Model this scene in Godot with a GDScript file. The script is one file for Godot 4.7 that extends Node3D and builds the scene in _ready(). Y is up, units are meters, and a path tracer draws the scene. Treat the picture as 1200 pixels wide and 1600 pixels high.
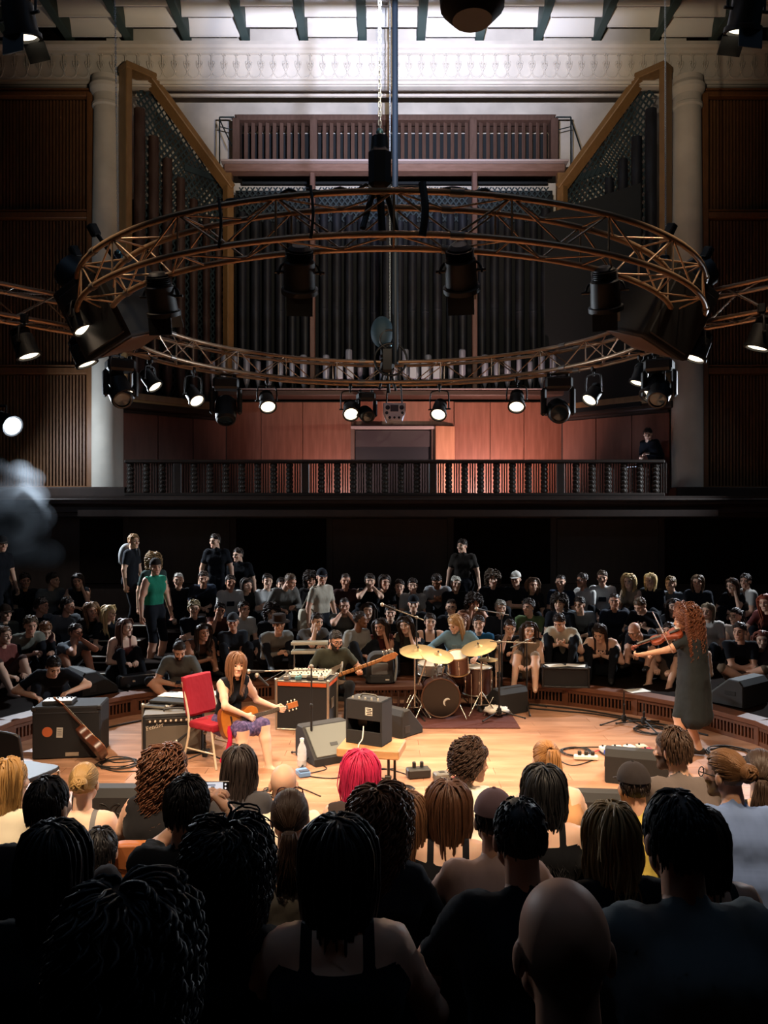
extends Node3D
# A concert in the round in a wood-panelled hall: ring truss with lamps, organ gallery, four musicians, seated audience on all sides.
# x is to the right, y up, the gallery end of the hall lies towards -z; the performance floor is y = 0.

func _ready() -> void:
	setup_camera()
	setup_light()
	build_room()
	build_gallery()
	build_organ()
	build_rig()
	build_people_library()
	build_stage()
	build_musicians()
	build_far_audience()
	build_near_audience()
	build_smoke()

func setup_camera() -> void:
	var cam := Camera3D.new()
	cam.name = "camera"
	cam.position = Vector3(0, 2.7, 0)
	cam.fov = 66.51
	cam.near = 0.05
	cam.far = 100.0
	add_child(cam)
	cam.current = true

func setup_light() -> void:
	var we := WorldEnvironment.new()
	we.name = "world_environment"
	var e := Environment.new()
	e.background_mode = Environment.BG_COLOR
	e.background_color = Color(0.01, 0.015, 0.025)
	e.tonemap_mode = Environment.TONE_MAPPER_LINEAR
	e.tonemap_exposure = 1.0
	e.sdfgi_enabled = true
	e.ssao_enabled = true
	e.ssil_enabled = true
	e.volumetric_fog_enabled = true
	e.volumetric_fog_density = 0.0
	we.environment = e
	add_child(we)
	# dim house light left on under the ceiling
	for k in 2:
		var a := AreaLight3D.new()
		a.name = "house_light"
		a.area_size = Vector2(6, 1.2)
		a.light_color = Color(0.68, 0.83, 1.0)
		a.light_energy = 5.0
		a.shadow_enabled = true
		add_child(a, true)
		a.position = Vector3(-5.5 + 11.0 * k, 11.6, -4.0)
		a.rotation.x = -PI / 2

func spot(called: String, at: Vector3, to: Vector3, color: Color, energy: float, angle: float, size := 0.06, soft := 1.0) -> SpotLight3D:
	var s := SpotLight3D.new()
	s.name = called
	s.light_color = color
	s.light_energy = energy
	s.spot_angle = angle
	s.spot_angle_attenuation = soft
	s.spot_range = 40.0
	s.spot_attenuation = 2.0
	s.light_size = size
	s.shadow_enabled = true
	add_child(s, true)
	s.look_at_from_position(at, to, Vector3.UP if absf((to - at).normalized().y) < 0.98 else Vector3.RIGHT)
	return s

# ---------------------------------------------------------------- shapes

class MB:
	var v := PackedVector3Array()
	var n := PackedVector3Array()
	var ix := PackedInt32Array()
	func tri(a: Vector3, b: Vector3, c: Vector3) -> void:
		var nn := (c - a).cross(b - a).normalized()
		var s := v.size()
		v.append_array([a, b, c])
		n.append_array([nn, nn, nn])
		ix.append_array([s, s + 1, s + 2])
	func quad(a: Vector3, b: Vector3, c: Vector3, d: Vector3) -> void:
		var nn := (c - a).cross(b - d).normalized()
		var s := v.size()
		v.append_array([a, b, c, d])
		n.append_array([nn, nn, nn, nn])
		ix.append_array([s, s + 1, s + 2, s, s + 2, s + 3])
	func box(c: Vector3, size: Vector3, bev := 0.0, b := Basis.IDENTITY) -> MB:
		var h := size / 2
		var e := minf(bev, minf(h.x, minf(h.y, h.z)) * 0.9)
		for ax in 3:
			var u := (ax + 1) % 3
			var w := (ax + 2) % 3
			for s in [-1.0, 1.0]:
				var p := []
				for q in [[-1, -1], [1, -1], [1, 1], [-1, 1]]:
					var t := Vector3()
					t[ax] = h[ax] * s
					t[u] = (h[u] - e) * q[0]
					t[w] = (h[w] - e) * q[1]
					p.append(c + b * t)
				if s > 0:
					quad(p[3], p[2], p[1], p[0])
				else:
					quad(p[0], p[1], p[2], p[3])
		if e > 0.0:
			for ax in 3:
				var u := (ax + 1) % 3
				var w := (ax + 2) % 3
				for su in [-1.0, 1.0]:
					for sw in [-1.0, 1.0]:
						var p := []
						for q in [[-1, 0], [1, 0], [1, 1], [-1, 1]]:
							var t := Vector3()
							t[ax] = (h[ax] - e) * q[0]
							t[u] = (h[u] - (e if q[1] else 0.0)) * su
							t[w] = (h[w] - (0.0 if q[1] else e)) * sw
							p.append(c + b * t)
						if su * sw > 0:
							quad(p[3], p[2], p[1], p[0])
						else:
							quad(p[0], p[1], p[2], p[3])
			for sx in [-1.0, 1.0]:
				for sy in [-1.0, 1.0]:
					for sz in [-1.0, 1.0]:
						var s := Vector3(sx, sy, sz)
						var a := c + b * ((h - Vector3(0, e, e)) * s)
						var bb := c + b * ((h - Vector3(e, 0, e)) * s)
						var d := c + b * ((h - Vector3(e, e, 0)) * s)
						if sx * sy * sz > 0:
							tri(a, d, bb)
						else:
							tri(a, bb, d)
		return self
	func tube(path: Array, rad, sides := 8, caps := true, closed := false) -> MB:
		var m := path.size()
		var up := Vector3.UP
		var base := v.size()
		var prev := Vector3.ZERO
		var side := Vector3.ZERO
		for i in m:
			var t: Vector3
			if closed:
				t = (path[(i + 1) % m] - path[(i + m - 1) % m]).normalized()
			else:
				t = (path[mini(i + 1, m - 1)] - path[maxi(i - 1, 0)]).normalized()
			if i == 0:
				up = Vector3.RIGHT if absf(t.y) > 0.9 else Vector3.UP
				side = t.cross(up).normalized()
			else:
				side = (side - t * side.dot(t)).normalized()
			var bi := t.cross(side)
			var r: float = rad[i] if rad is Array or rad is PackedFloat32Array else rad
			for k in sides:
				var a := TAU * k / sides
				var d := side * cos(a) + bi * sin(a)
				v.append(path[i] + d * r)
				n.append(d)
			prev = t
		var rings := m if closed else m - 1
		for i in rings:
			for k in sides:
				var a := base + i * sides + k
				var b := base + i * sides + (k + 1) % sides
				var c := base + ((i + 1) % m) * sides + (k + 1) % sides
				var d := base + ((i + 1) % m) * sides + k
				ix.append_array([a, b, c, a, c, d])
		if caps and not closed:
			for e in 2:
				var i := 0 if e == 0 else m - 1
				var t: Vector3 = (path[1] - path[0]).normalized() * -1.0 if e == 0 else (path[m - 1] - path[m - 2]).normalized()
				var s := v.size()
				for k in sides:
					v.append(v[base + i * sides + k])
					n.append(t)
				for k in range(1, sides - 1):
					if e == 1:
						ix.append_array([s, s + k + 1, s + k])
					else:
						ix.append_array([s, s + k, s + k + 1])
		return self
	func rod(a: Vector3, b: Vector3, r: float, sides := 8) -> MB:
		return tube([a, b], r, sides)
	func lathe(prof: Array, sides := 24, xf := Transform3D.IDENTITY, smooth := false) -> MB:
		for j in prof.size() - 1:
			var p: Vector2 = prof[j]
			var q: Vector2 = prof[j + 1]
			var d := q - p
			if d.length() < 1e-7:
				continue
			var nr := Vector2(d.y, -d.x).normalized()
			var n0 := nr
			var n1 := nr
			if smooth:
				if j > 0:
					var e: Vector2 = p - prof[j - 1]
					n0 = (nr + Vector2(e.y, -e.x).normalized()).normalized()
				if j < prof.size() - 2:
					var e2: Vector2 = prof[j + 2] - q
					n1 = (nr + Vector2(e2.y, -e2.x).normalized()).normalized()
			var s := v.size()
			for k in sides + 1:
				var a := TAU * k / sides
				var c := cos(a)
				var si := sin(a)
				v.append(xf * Vector3(p.x * c, p.y, p.x * si))
				n.append((xf.basis * Vector3(n0.x * c, n0.y, n0.x * si)).normalized())
				v.append(xf * Vector3(q.x * c, q.y, q.x * si))
				n.append((xf.basis * Vector3(n1.x * c, n1.y, n1.x * si)).normalized())
			for k in sides:
				var i := s + k * 2
				if p.x > 1e-6:
					ix.append_array([i, i + 2, i + 1])
				if q.x > 1e-6:
					ix.append_array([i + 1, i + 2, i + 3])
		return self
	func ball(c: Vector3, r: Vector3, seg := 16, rings := 10, b := Basis.IDENTITY) -> MB:
		var s := v.size()
		for j in rings + 1:
			var ph := PI * j / rings
			for k in seg + 1:
				var th := TAU * k / seg
				var d := Vector3(sin(ph) * cos(th), cos(ph), sin(ph) * sin(th))
				v.append(c + b * (d * r))
				n.append((b * (d / r)).normalized())
		for j in rings:
			for k in seg:
				var a := s + j * (seg + 1) + k
				var d2 := a + seg + 1
				ix.append_array([a, a + 1, d2 + 1, a, d2 + 1, d2])
		return self
	# outline in the xy plane, extruded from z = -depth/2 to depth/2, edges chamfered by bev
	func prism(poly: PackedVector2Array, depth: float, xf := Transform3D.IDENTITY, bev := 0.0, soft := false) -> MB:
		var pl := poly
		if Geometry2D.is_polygon_clockwise(pl):
			pl = poly.duplicate()
			pl.reverse()
		var m := pl.size()
		var ins := PackedVector2Array()
		var vn := PackedVector2Array()
		for i in m:
			var d0 := (pl[i] - pl[(i + m - 1) % m]).normalized()
			var d1 := (pl[(i + 1) % m] - pl[i]).normalized()
			var nn := (Vector2(d0.y, -d0.x) + Vector2(d1.y, -d1.x)).normalized()
			vn.append(nn)
			var cs := maxf(0.4, nn.dot(Vector2(d0.y, -d0.x)))
			ins.append(pl[i] - nn * (bev / cs))
		var tris := Geometry2D.triangulate_polygon(ins)
		if tris.is_empty():   # corners tighter than the chamfer: a fan round the middle does
			var mid := Vector2.ZERO
			for p in pl:
				mid += p / m
			for i in m:
				ins[i] = pl[i] - (pl[i] - mid).normalized() * bev
			ins.append(mid)
			for i in m:
				tris.append_array([i, (i + 1) % m, m])
		var h := depth / 2
		for s in [-1.0, 1.0]:
			var st := v.size()
			for p in ins:
				v.append(xf * Vector3(p.x, p.y, h * s))
				n.append((xf.basis * Vector3(0, 0, s)).normalized())
			for t in range(0, tris.size(), 3):
				ix.append_array([st + tris[t], st + tris[t + 1], st + tris[t + 2]])
		for i in m:
			var j := (i + 1) % m
			var d := (pl[j] - pl[i]).normalized()
			var fl := Vector2(d.y, -d.x)
			var na := vn[i] if soft else fl
			var nb := vn[j] if soft else fl
			var rows := [[ins[i], ins[j], -h, -0.7], [pl[i], pl[j], -h + bev, 0.0], [pl[i], pl[j], h - bev, 0.0], [ins[i], ins[j], h, 0.7]] if bev > 0.0 else [[pl[i], pl[j], -h, 0.0], [pl[i], pl[j], h, 0.0]]
			var st := v.size()
			for r in rows:
				v.append(xf * Vector3(r[0].x, r[0].y, r[2]))
				n.append((xf.basis * Vector3(na.x, na.y, r[3])).normalized())
				v.append(xf * Vector3(r[1].x, r[1].y, r[2]))
				n.append((xf.basis * Vector3(nb.x, nb.y, r[3])).normalized())
			for q in rows.size() - 1:
				var a := st + q * 2
				ix.append_array([a, a + 1, a + 3, a, a + 3, a + 2])
		return self
	func add(o: MB, xf := Transform3D.IDENTITY) -> MB:
		var s := v.size()
		for p in o.v:
			v.append(xf * p)
		for p in o.n:
			n.append((xf.basis * p).normalized())
		for i in o.ix:
			ix.append(i + s)
		return self
	func mesh(fix := true) -> ArrayMesh:
		if fix:
			for t in range(0, ix.size(), 3):
				var a := ix[t]
				var b := ix[t + 1]
				var c := ix[t + 2]
				if (v[b] - v[a]).cross(v[c] - v[a]).dot(n[a] + n[b] + n[c]) > 0.0:
					ix[t + 1] = c
					ix[t + 2] = b
		var ar := []
		ar.resize(Mesh.ARRAY_MAX)
		ar[Mesh.ARRAY_VERTEX] = v
		ar[Mesh.ARRAY_NORMAL] = n
		ar[Mesh.ARRAY_INDEX] = ix
		var m := ArrayMesh.new()
		m.add_surface_from_arrays(Mesh.PRIMITIVE_TRIANGLES, ar)
		return m

func arc(c: Vector3, r: float, a0: float, a1: float, n: int, ux := Vector3.RIGHT, uy := Vector3.UP) -> Array:
	var o := []
	for i in n + 1:
		var a := lerpf(a0, a1, float(i) / n)
		o.append(c + (ux * cos(a) + uy * sin(a)) * r)
	return o

func curve(pts: Array, per := 6) -> Array:
	var o := []
	for i in pts.size() - 1:
		var a: Vector3 = pts[maxi(i - 1, 0)]
		var b: Vector3 = pts[i]
		var c: Vector3 = pts[i + 1]
		var d: Vector3 = pts[mini(i + 2, pts.size() - 1)]
		for k in per:
			o.append(b.cubic_interpolate(c, a, d, float(k) / per))
	o.append(pts[-1])
	return o

func xf_along(a: Vector3, b: Vector3) -> Transform3D:   # a frame at a whose y axis points to b
	var y := (b - a).normalized()
	var x := y.cross(Vector3.FORWARD if absf(y.z) < 0.9 else Vector3.RIGHT).normalized()
	return Transform3D(Basis(x, y, x.cross(y)), a)

# ---------------------------------------------------------------- nodes

var taken := {}
func numbered(called: String) -> String:
	var k: int = taken.get(called, 0)
	taken[called] = k + 1
	return called if k == 0 else "%s_%03d" % [called, k]

func tag(o: Node, label := "", category := "", group := "", kind := "") -> Node:
	if label:
		o.set_meta("label", label)
	if category:
		o.set_meta("category", category)
	if group:
		o.set_meta("group", group)
	if kind:
		o.set_meta("kind", kind)
	return o

func thing(called: String, label: String, category: String, at := Vector3.ZERO, turn := 0.0, group := "") -> Node3D:
	var o := Node3D.new()
	o.name = numbered(called)
	add_child(o)
	o.position = at
	o.rotation.y = turn
	tag(o, label, category, group)
	return o

func inst(called: String, mesh: Mesh, m: Material, parent: Node = self, xf := Transform3D.IDENTITY) -> MeshInstance3D:
	var o := MeshInstance3D.new()
	o.name = numbered(called) if parent == self else called
	o.mesh = mesh
	if m:
		o.material_override = m
	o.transform = xf
	parent.add_child(o, true)
	return o

func obj(called: String, b: MB, m: Material, parent: Node = self) -> MeshInstance3D:
	return inst(called, b.mesh(), m, parent)

func struct(called: String, b: MB, m: Material, parent: Node = self) -> MeshInstance3D:
	var o := obj(called, b, m, parent)
	if parent == self:
		o.set_meta("kind", "structure")
	return o

func part(called: String, c: Vector3, size: Vector3, m: Material, parent: Node, bev := 0.004, b := Basis.IDENTITY) -> MeshInstance3D:
	return obj(called, MB.new().box(c, size, bev, b), m, parent)

# ---------------------------------------------------------------- materials

var mats := {}
var texs := {}
func noise_tex(key: String, freq: float, octaves: int, lo: Color, hi: Color, normal := false, strength := 4.0, size := 256) -> NoiseTexture2D:
	if not texs.has(key):
		var t := NoiseTexture2D.new()
		var f := FastNoiseLite.new()
		f.seed = key.hash() % 1000
		f.frequency = freq
		f.fractal_octaves = octaves
		t.noise = f
		t.width = size
		t.height = size
		t.seamless = true
		t.as_normal_map = normal
		t.bump_strength = strength
		if not normal:
			var g := Gradient.new()
			g.set_color(0, lo)
			g.set_color(1, hi)
			t.color_ramp = g
		texs[key] = t
	return texs[key]

func mat(c: Color, rough := 0.7, metal := 0.0) -> StandardMaterial3D:
	var k := "%s|%.2f|%.2f" % [c.to_html(), rough, metal]
	if not mats.has(k):
		var m := StandardMaterial3D.new()
		m.albedo_color = c
		m.roughness = rough
		m.metallic = metal
		mats[k] = m
	return mats[k]

func hexm(h: String, rough := 0.7, metal := 0.0) -> StandardMaterial3D:
	return mat(Color(h), rough, metal)

func wood(h: String, rough := 0.5, scale := Vector3(1, 1, 1), gloss := 0.0) -> StandardMaterial3D:   # grain: noise stretched along one axis
	var k := "wood%s%.2f%s" % [h, rough, str(scale)]
	if not mats.has(k):
		var m := StandardMaterial3D.new()
		m.albedo_color = Color(h)
		m.albedo_texture = noise_tex("grain", 0.02, 4, Color(0.84, 0.81, 0.78), Color(1, 1, 1))
		m.uv1_triplanar = true
		m.uv1_world_triplanar = true
		m.uv1_scale = scale
		m.roughness = rough
		if gloss > 0.0:
			m.clearcoat_enabled = true
			m.clearcoat = gloss
			m.clearcoat_roughness = 0.25
		mats[k] = m
	return mats[k]

func cloth(h: String) -> StandardMaterial3D:
	var k := "cloth" + h
	if not mats.has(k):
		var m := StandardMaterial3D.new()
		m.albedo_color = Color(h)
		m.roughness = 0.92
		m.rim_enabled = true
		m.rim = 0.35
		m.rim_tint = 0.6
		m.metallic_specular = 0.25
		m.normal_enabled = true
		m.normal_texture = noise_tex("weave", 0.012, 3, Color.BLACK, Color.WHITE, true, 6.0)
		m.normal_scale = 0.7
		m.uv1_triplanar = true
		m.uv1_scale = Vector3(2.2, 1.1, 2.2)
		mats[k] = m
	return mats[k]

func glow(h: String, energy: float) -> StandardMaterial3D:
	var k := "glow%s%.2f" % [h, energy]
	if not mats.has(k):
		var m := StandardMaterial3D.new()
		m.albedo_color = Color(h)
		m.emission_enabled = true
		m.emission = Color(h)
		m.emission_energy_multiplier = energy
		mats[k] = m
	return mats[k]

# ---------------------------------------------------------------- the hall

const SC := Vector3(0, 0, -8.3)      # middle of the oval performance floor
const RX := 4.45
const RZ := 3.15

func oval(a: float, grow := 0.0) -> Vector3:
	return SC + Vector3(cos(a) * (RX + grow), 0, sin(a) * (RZ + grow))

func build_room() -> void:
	var plaster := StandardMaterial3D.new()
	plaster.albedo_color = Color("cfc9bd")
	plaster.roughness = 0.9
	plaster.albedo_texture = noise_tex("plaster", 0.01, 4, Color(0.86, 0.86, 0.86), Color(1, 1, 1))
	plaster.uv1_triplanar = true
	plaster.uv1_world_triplanar = true
	plaster.uv1_scale = Vector3.ONE * 0.4
	var dark_wood := wood("3a2a20", 0.55, Vector3(1.4, 0.25, 1.4))
	var stain := wood("1c1410", 0.9, Vector3(1.2, 0.3, 1.2))
	stain.metallic_specular = 0.12
	# floor: a slab, and boards over the performance area
	var fl := struct("floor", MB.new().box(Vector3(0.25, -0.17, -7.5), Vector3(20, 0.3, 25)), stain)
	var tones := []
	for h in ["d2a488", "cd9e82", "d5a98e"]:
		var m := wood(h, 0.4, Vector3(0.25, 0.5, 1.1), 0.25)
		m.detail_enabled = true
		m.detail_albedo = noise_tex("scuffs", 0.006, 4, Color(0.78, 0.74, 0.7), Color(1.0, 0.98, 0.95))
		m.detail_blend_mode = BaseMaterial3D.BLEND_MODE_MUL
		tones.append(m)
	var rng := RandomNumberGenerator.new()
	rng.seed = 5
	var board := MB.new().box(Vector3.ZERO, Vector3(1.497, 0.02, 0.197), 0.0015).mesh()
	for r in 34:
		for c in 8:
			var x := -5.6 + c * 1.5 + (0.75 if r % 2 else 0.0)
			var z := -4.95 - r * 0.2
			if pow((absf(x) - 0.75) / (RX + 0.2), 2) + pow((z - SC.z) / (RZ + 0.25), 2) > 1.0 and absf(x) > 0.75:
				continue
			inst("floorboard", board, tones[rng.randi() % 3], fl, Transform3D(Basis.IDENTITY, Vector3(x, -0.01, z)))
	# low terrace around the oval
	var terr := MB.new()
	var kerb_h := 0.27
	var nseg := 48
	for i in nseg:
		var a0 := TAU * i / nseg
		var a1 := TAU * (i + 1) / nseg
		var p := []
		for a in [a0, a1]:
			var e := oval(a, 0.02)
			var o := e + Vector3(cos(a), 0, sin(a)) * 12.0
			o.x = clampf(o.x, -9.4, 9.9)
			o.z = clampf(o.z, -14.9, 3.9)
			p.append([e + Vector3.UP * kerb_h, o + Vector3.UP * kerb_h])
		terr.quad(p[0][0], p[0][1], p[1][1], p[1][0])
		terr.quad(p[0][0] + Vector3.DOWN * kerb_h, p[0][0], p[1][0], p[1][0] + Vector3.DOWN * kerb_h)
	struct("floor_terrace", terr, stain)
	# kerb of straight lengths with ventilation grilles
	var kerb := Node3D.new()
	kerb.name = "trim_1"
	add_child(kerb)
	tag(kerb, "brown wooden kerb with slotted vents around the oval stage floor", "", "", "structure")
	var kw := wood("6e3f24", 0.5, Vector3(2, 2, 2), 0.2)
	var black := hexm("0c0a09", 0.9)
	var ks := 26
	for i in ks:
		var a0 := TAU * i / ks
		var a1 := TAU * (i + 1) / ks
		var A := oval(a0)
		var B := oval(a1)
		var mid := (A + B) / 2
		var dir := (B - A).normalized()
		var out := Vector3(-dir.z, 0, dir.x)
		if out.dot(mid - SC) < 0:
			out = -out
		var bs := Basis(dir, Vector3.UP, -out)
		var L := A.distance_to(B)
		part("kerb_board", mid + Vector3(0, 0.25, 0) + out * 0.1, Vector3(L + 0.03, 0.06, 0.26), kw, kerb, 0.008, bs)
		if mid.z < -7.4:
			part("vent_backing", mid + Vector3(0, 0.11, 0) + out * 0.06, Vector3(L - 0.05, 0.2, 0.02), black, kerb, 0.0, bs)
			part("kerb_plinth", mid + Vector3(0, 0.025, 0) + out * 0.02, Vector3(L + 0.02, 0.05, 0.04), kw, kerb, 0.003, bs)
			part("kerb_rail", mid + Vector3(0, 0.198, 0) + out * 0.02, Vector3(L + 0.02, 0.045, 0.04), kw, kerb, 0.003, bs)
			var slats := MB.new()
			for k in int(L / 0.048):
				var t := -L / 2 + 0.06 + k * 0.048
				if t < L / 2 - 0.05:
					slats.box(mid + dir * t + out * 0.025 + Vector3(0, 0.11, 0), Vector3(0.02, 0.14, 0.03), 0.0, bs)
			obj("vent_grille", slats, kw, kerb)
			part("kerb_post", A + Vector3(0, 0.11, 0) + out * 0.015, Vector3(0.09, 0.22, 0.05), kw, kerb, 0.004, bs)
	# audience tiers beyond and before the floor
	for t in [["floor_tier_far_low", -12.05, 1.0, 0.47], ["floor_tier_far_mid", -13.0, 1.0, 0.78], ["floor_tier_far_high", -14.2, 1.45, 0.86]]:
		struct(t[0], MB.new().box(Vector3(0.25, t[3] / 2, t[1]), Vector3(19.2, t[3], t[2]), 0.01), stain)
	for k in 5:
		var h := 0.38 + 0.2 * k
		struct("floor_tier_near", MB.new().box(Vector3(0.25, h / 2, -4.75 + 0.85 * k), Vector3(12.5 + k, h, 0.86), 0.01), stain)
	struct("floor_tier_rear", MB.new().box(Vector3(0.25, 0.7, 1.7), Vector3(19, 1.4, 4.4), 0.01), stain)
	# aisle stairs at the far side
	var st := Node3D.new()
	st.name = "trim_2"
	add_child(st)
	tag(st, "dark aisle stair with pale nosings behind the person in green", "", "", "structure")
	for k in 4:
		var top := 0.36 + k * 0.17
		part("stair_step", Vector3(-4.25, top - 0.085, -11.45 - k * 0.42), Vector3(0.95, 0.17, 0.44), stain, st, 0.006)
		part("stair_nosing", Vector3(-4.25, top + 0.004, -11.26 - k * 0.42), Vector3(0.95, 0.02, 0.06), hexm("8d887c", 0.6), st, 0.003)
	# shell
	struct("wall_left", MB.new().box(Vector3(-9.65, 6.4, -7.5), Vector3(0.3, 13.6, 25)), stain)
	struct("wall_right", MB.new().box(Vector3(10.15, 6.4, -7.5), Vector3(0.3, 13.6, 25)), stain)
	struct("wall_rear", MB.new().box(Vector3(0.25, 6.4, 4.15), Vector3(20, 13.6, 0.3)), stain)
	var ceil := struct("ceiling", MB.new().box(Vector3(0.25, 13.5, -7.5), Vector3(20, 0.3, 25)), hexm("2c3330", 0.9))
	# ceiling: ribs running towards the gallery, curved pale baffles staggered between them
	var rib_m := hexm("3d4f4c", 0.7)
	var baf := StandardMaterial3D.new()
	baf.albedo_color = Color("d6d4cc")
	baf.roughness = 0.8
	baf.backlight_enabled = false
	var strip := MB.new()
	var w := 0.97
	var prev := Vector3()
	var prevn := Vector3()
	for i in 9:
		var t := i / 8.0
		var p := Vector3(0, 0.62 * t + 0.02, 0.1 * t + 0.34 * t * t)
		var nn := Vector3(0, -0.1 - 0.68 * t, 0.62).normalized()
		if i:
			for s in [0.0, -0.025]:
				var q := strip.v.size()
				for pr in [[prev, prevn, -1], [prev, prevn, 1], [p, nn, 1], [p, nn, -1]]:
					strip.v.append(pr[0] + pr[1] * s + Vector3(w / 2 * pr[2], 0, 0))
					strip.n.append(pr[1] * (1.0 if s == 0.0 else -1.0))
				strip.ix.append_array([q, q + 1, q + 2, q, q + 2, q + 3])
		prev = p
		prevn = nn
	strip.box(Vector3(0, 0.012, -0.012), Vector3(w, 0.03, 0.028), 0.004)
	var strip_m := strip.mesh()
	for c in 15:
		var x := 0.15 + (c - 7) * 1.153
		part("rib", Vector3(x - 0.576, 12.44, -11.5), Vector3(0.17, 0.9, 7.9), rib_m, ceil, 0.02)
		for r in 5:
			inst("baffle", strip_m, baf, ceil, Transform3D(Basis.IDENTITY, Vector3(x, 11.99, -15.25 + r * 0.62 + (0.31 if c % 2 else 0.0))))
	# end wall: plain part under the gallery
	var wb := struct("wall_back", MB.new().box(Vector3(0.25, 1.45, -15.15), Vector3(19.6, 2.9, 0.3)), dark_wood)
	var seams := [-5.9, -4.95, -2.9, -1.05, 1.28, 3.25, 5.33, 7.5]
	for i in seams.size() - 1:
		var x0: float = seams[i] + 0.06
		var x1: float = seams[i + 1] - 0.06
		part("wall_panel", Vector3((x0 + x1) / 2, 1.95, -14.985), Vector3(x1 - x0, 1.25, 0.04), dark_wood if i % 2 else stain, wb, 0.012)
	struct("wall_back_end_left", MB.new().box(Vector3(-7.6, 8.1, -15.85), Vector3(4.0, 10.6, 0.3)), stain)
	struct("wall_back_end_right", MB.new().box(Vector3(8.1, 8.1, -15.85), Vector3(4.0, 10.6, 0.3)), stain)
	# niche behind the organ
	struct("wall_niche", MB.new().box(Vector3(0.26, 8.1, -19.35), Vector3(12, 11, 0.3)), plaster)
	struct("wall_niche_left", MB.new().box(Vector3(-5.75, 8.1, -17.6), Vector3(0.3, 11, 3.4)), plaster)
	struct("wall_niche_right", MB.new().box(Vector3(6.27, 8.1, -17.6), Vector3(0.3, 11, 3.4)), plaster)
	struct("ceiling_niche", MB.new().box(Vector3(0.26, 13.4, -17.5), Vector3(12.4, 0.2, 4.2)), plaster)
	struct("trim_3", MB.new().box(Vector3(0.26, 12.2, -17.0), Vector3(11.6, 0.92, 0.1), 0.02), plaster)
	# slatted side panels
	var sw := wood("7a5435", 0.55, Vector3(2, 0.5, 2))
	var fw := wood("7d5330", 0.5, Vector3(2, 0.5, 2))
	for side in 2:
		var x0: float = [-9.3, 6.36][side]
		var x1: float = [-5.82, 9.9][side]
		var wn := Node3D.new()
		wn.name = ["wall_slats_left", "wall_slats_right"][side]
		add_child(wn)
		tag(wn, ["tall slatted wood wall panel beside the left column", "tall slatted wood wall panel beside the right column"][side], "", "", "structure")
		part("panel_backing", Vector3((x0 + x1) / 2, 7.0, -15.66), Vector3(x1 - x0, 8.2, 0.04), hexm("14100d", 0.9), wn, 0.0)
		for y in [3.1, 5.5, 8.58, 10.98]:
			part("panel_rail", Vector3((x0 + x1) / 2, y, -15.52), Vector3(x1 - x0, 0.13 if y < 10.9 else 0.1, 0.16), fw, wn, 0.015)
			part("panel_bead", Vector3((x0 + x1) / 2, y + 0.1, -15.5), Vector3(x1 - x0, 0.035, 0.1), fw, wn, 0.01)
		for x in [x0, x1]:
			part("panel_stile", Vector3(x, 7.0, -15.51), Vector3(0.12, 8.0, 0.18), fw, wn, 0.015)
		for b in [[3.17, 5.43], [5.6, 8.5], [8.7, 10.9]]:
			var sl := MB.new()
			var k := x0 + 0.09
			while k < x1 - 0.07:
				sl.box(Vector3(k, (b[0] + b[1]) / 2, -15.58), Vector3(0.034, b[1] - b[0], 0.06))
				k += 0.066
			tag(obj("slat_field", sl, sw, wn), "", "", "", "stuff")
	# columns
	for x in [-5.47, 6.0]:
		var cn := Node3D.new()
		cn.name = "column_left" if x < 0 else "column_right"
		add_child(cn)
		tag(cn, "cream round column at the left end of the organ" if x < 0 else "cream round column at the right end of the organ", "", "", "structure")
		cn.position = Vector3(x, 2.95, -15.45)
		var stone := plaster
		obj("column_shaft", MB.new().lathe([Vector2(0.33, 0), Vector2(0.33, 0.12), Vector2(0.3, 0.2), Vector2(0.3, 1.0), Vector2(0.29, 5.0), Vector2(0.26, 7.72)], 32, Transform3D.IDENTITY, true), stone, cn)
		obj("column_capital", MB.new().lathe([Vector2(0.26, 7.7), Vector2(0.29, 7.73), Vector2(0.29, 7.78), Vector2(0.265, 7.8), Vector2(0.265, 7.95), Vector2(0.33, 8.05), Vector2(0.34, 8.12), Vector2(0.3, 8.2), Vector2(0.3, 8.3)], 32), stone, cn)
	# cornice across the end wall
	var cor := Node3D.new()
	cor.name = "cornice"
	add_child(cor)
	tag(cor, "cream moulded cornice with a row of palmette ornaments", "", "", "structure")
	var pr := PackedVector2Array([Vector2(0, 11.21), Vector2(0.14, 11.21), Vector2(0.14, 11.23), Vector2(0.19, 11.23), Vector2(0.19, 11.28), Vector2(0.25, 11.29), Vector2(0.25, 11.31), Vector2(0.3, 11.74), Vector2(0.36, 11.75), Vector2(0.36, 11.8), Vector2(0.42, 11.82), Vector2(0.46, 11.86), Vector2(0.46, 11.93), Vector2(0, 11.93)])
	obj("cornice_moulding", MB.new().prism(pr, 19.4, Transform3D(Basis(Vector3(0, 0, 1), Vector3.UP, Vector3(-1, 0, 0)), Vector3(0.25, 0, -15.75))), plaster, cor)
	struct("wall_back_frieze", MB.new().box(Vector3(0.25, 12.4, -15.85), Vector3(19.4, 2.2, 0.2)), plaster)
	var pal := MB.new()
	pal.tube(arc(Vector3(0, 0.2, 0.01), 0.028, -0.6, PI + 0.6, 10), 0.012, 6)
	pal.tube(curve([Vector3(0.0, 0.19, 0.012), Vector3(0.004, 0.1, 0.02), Vector3(0, -0.06, 0.01)], 5), 0.014, 6)
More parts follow.
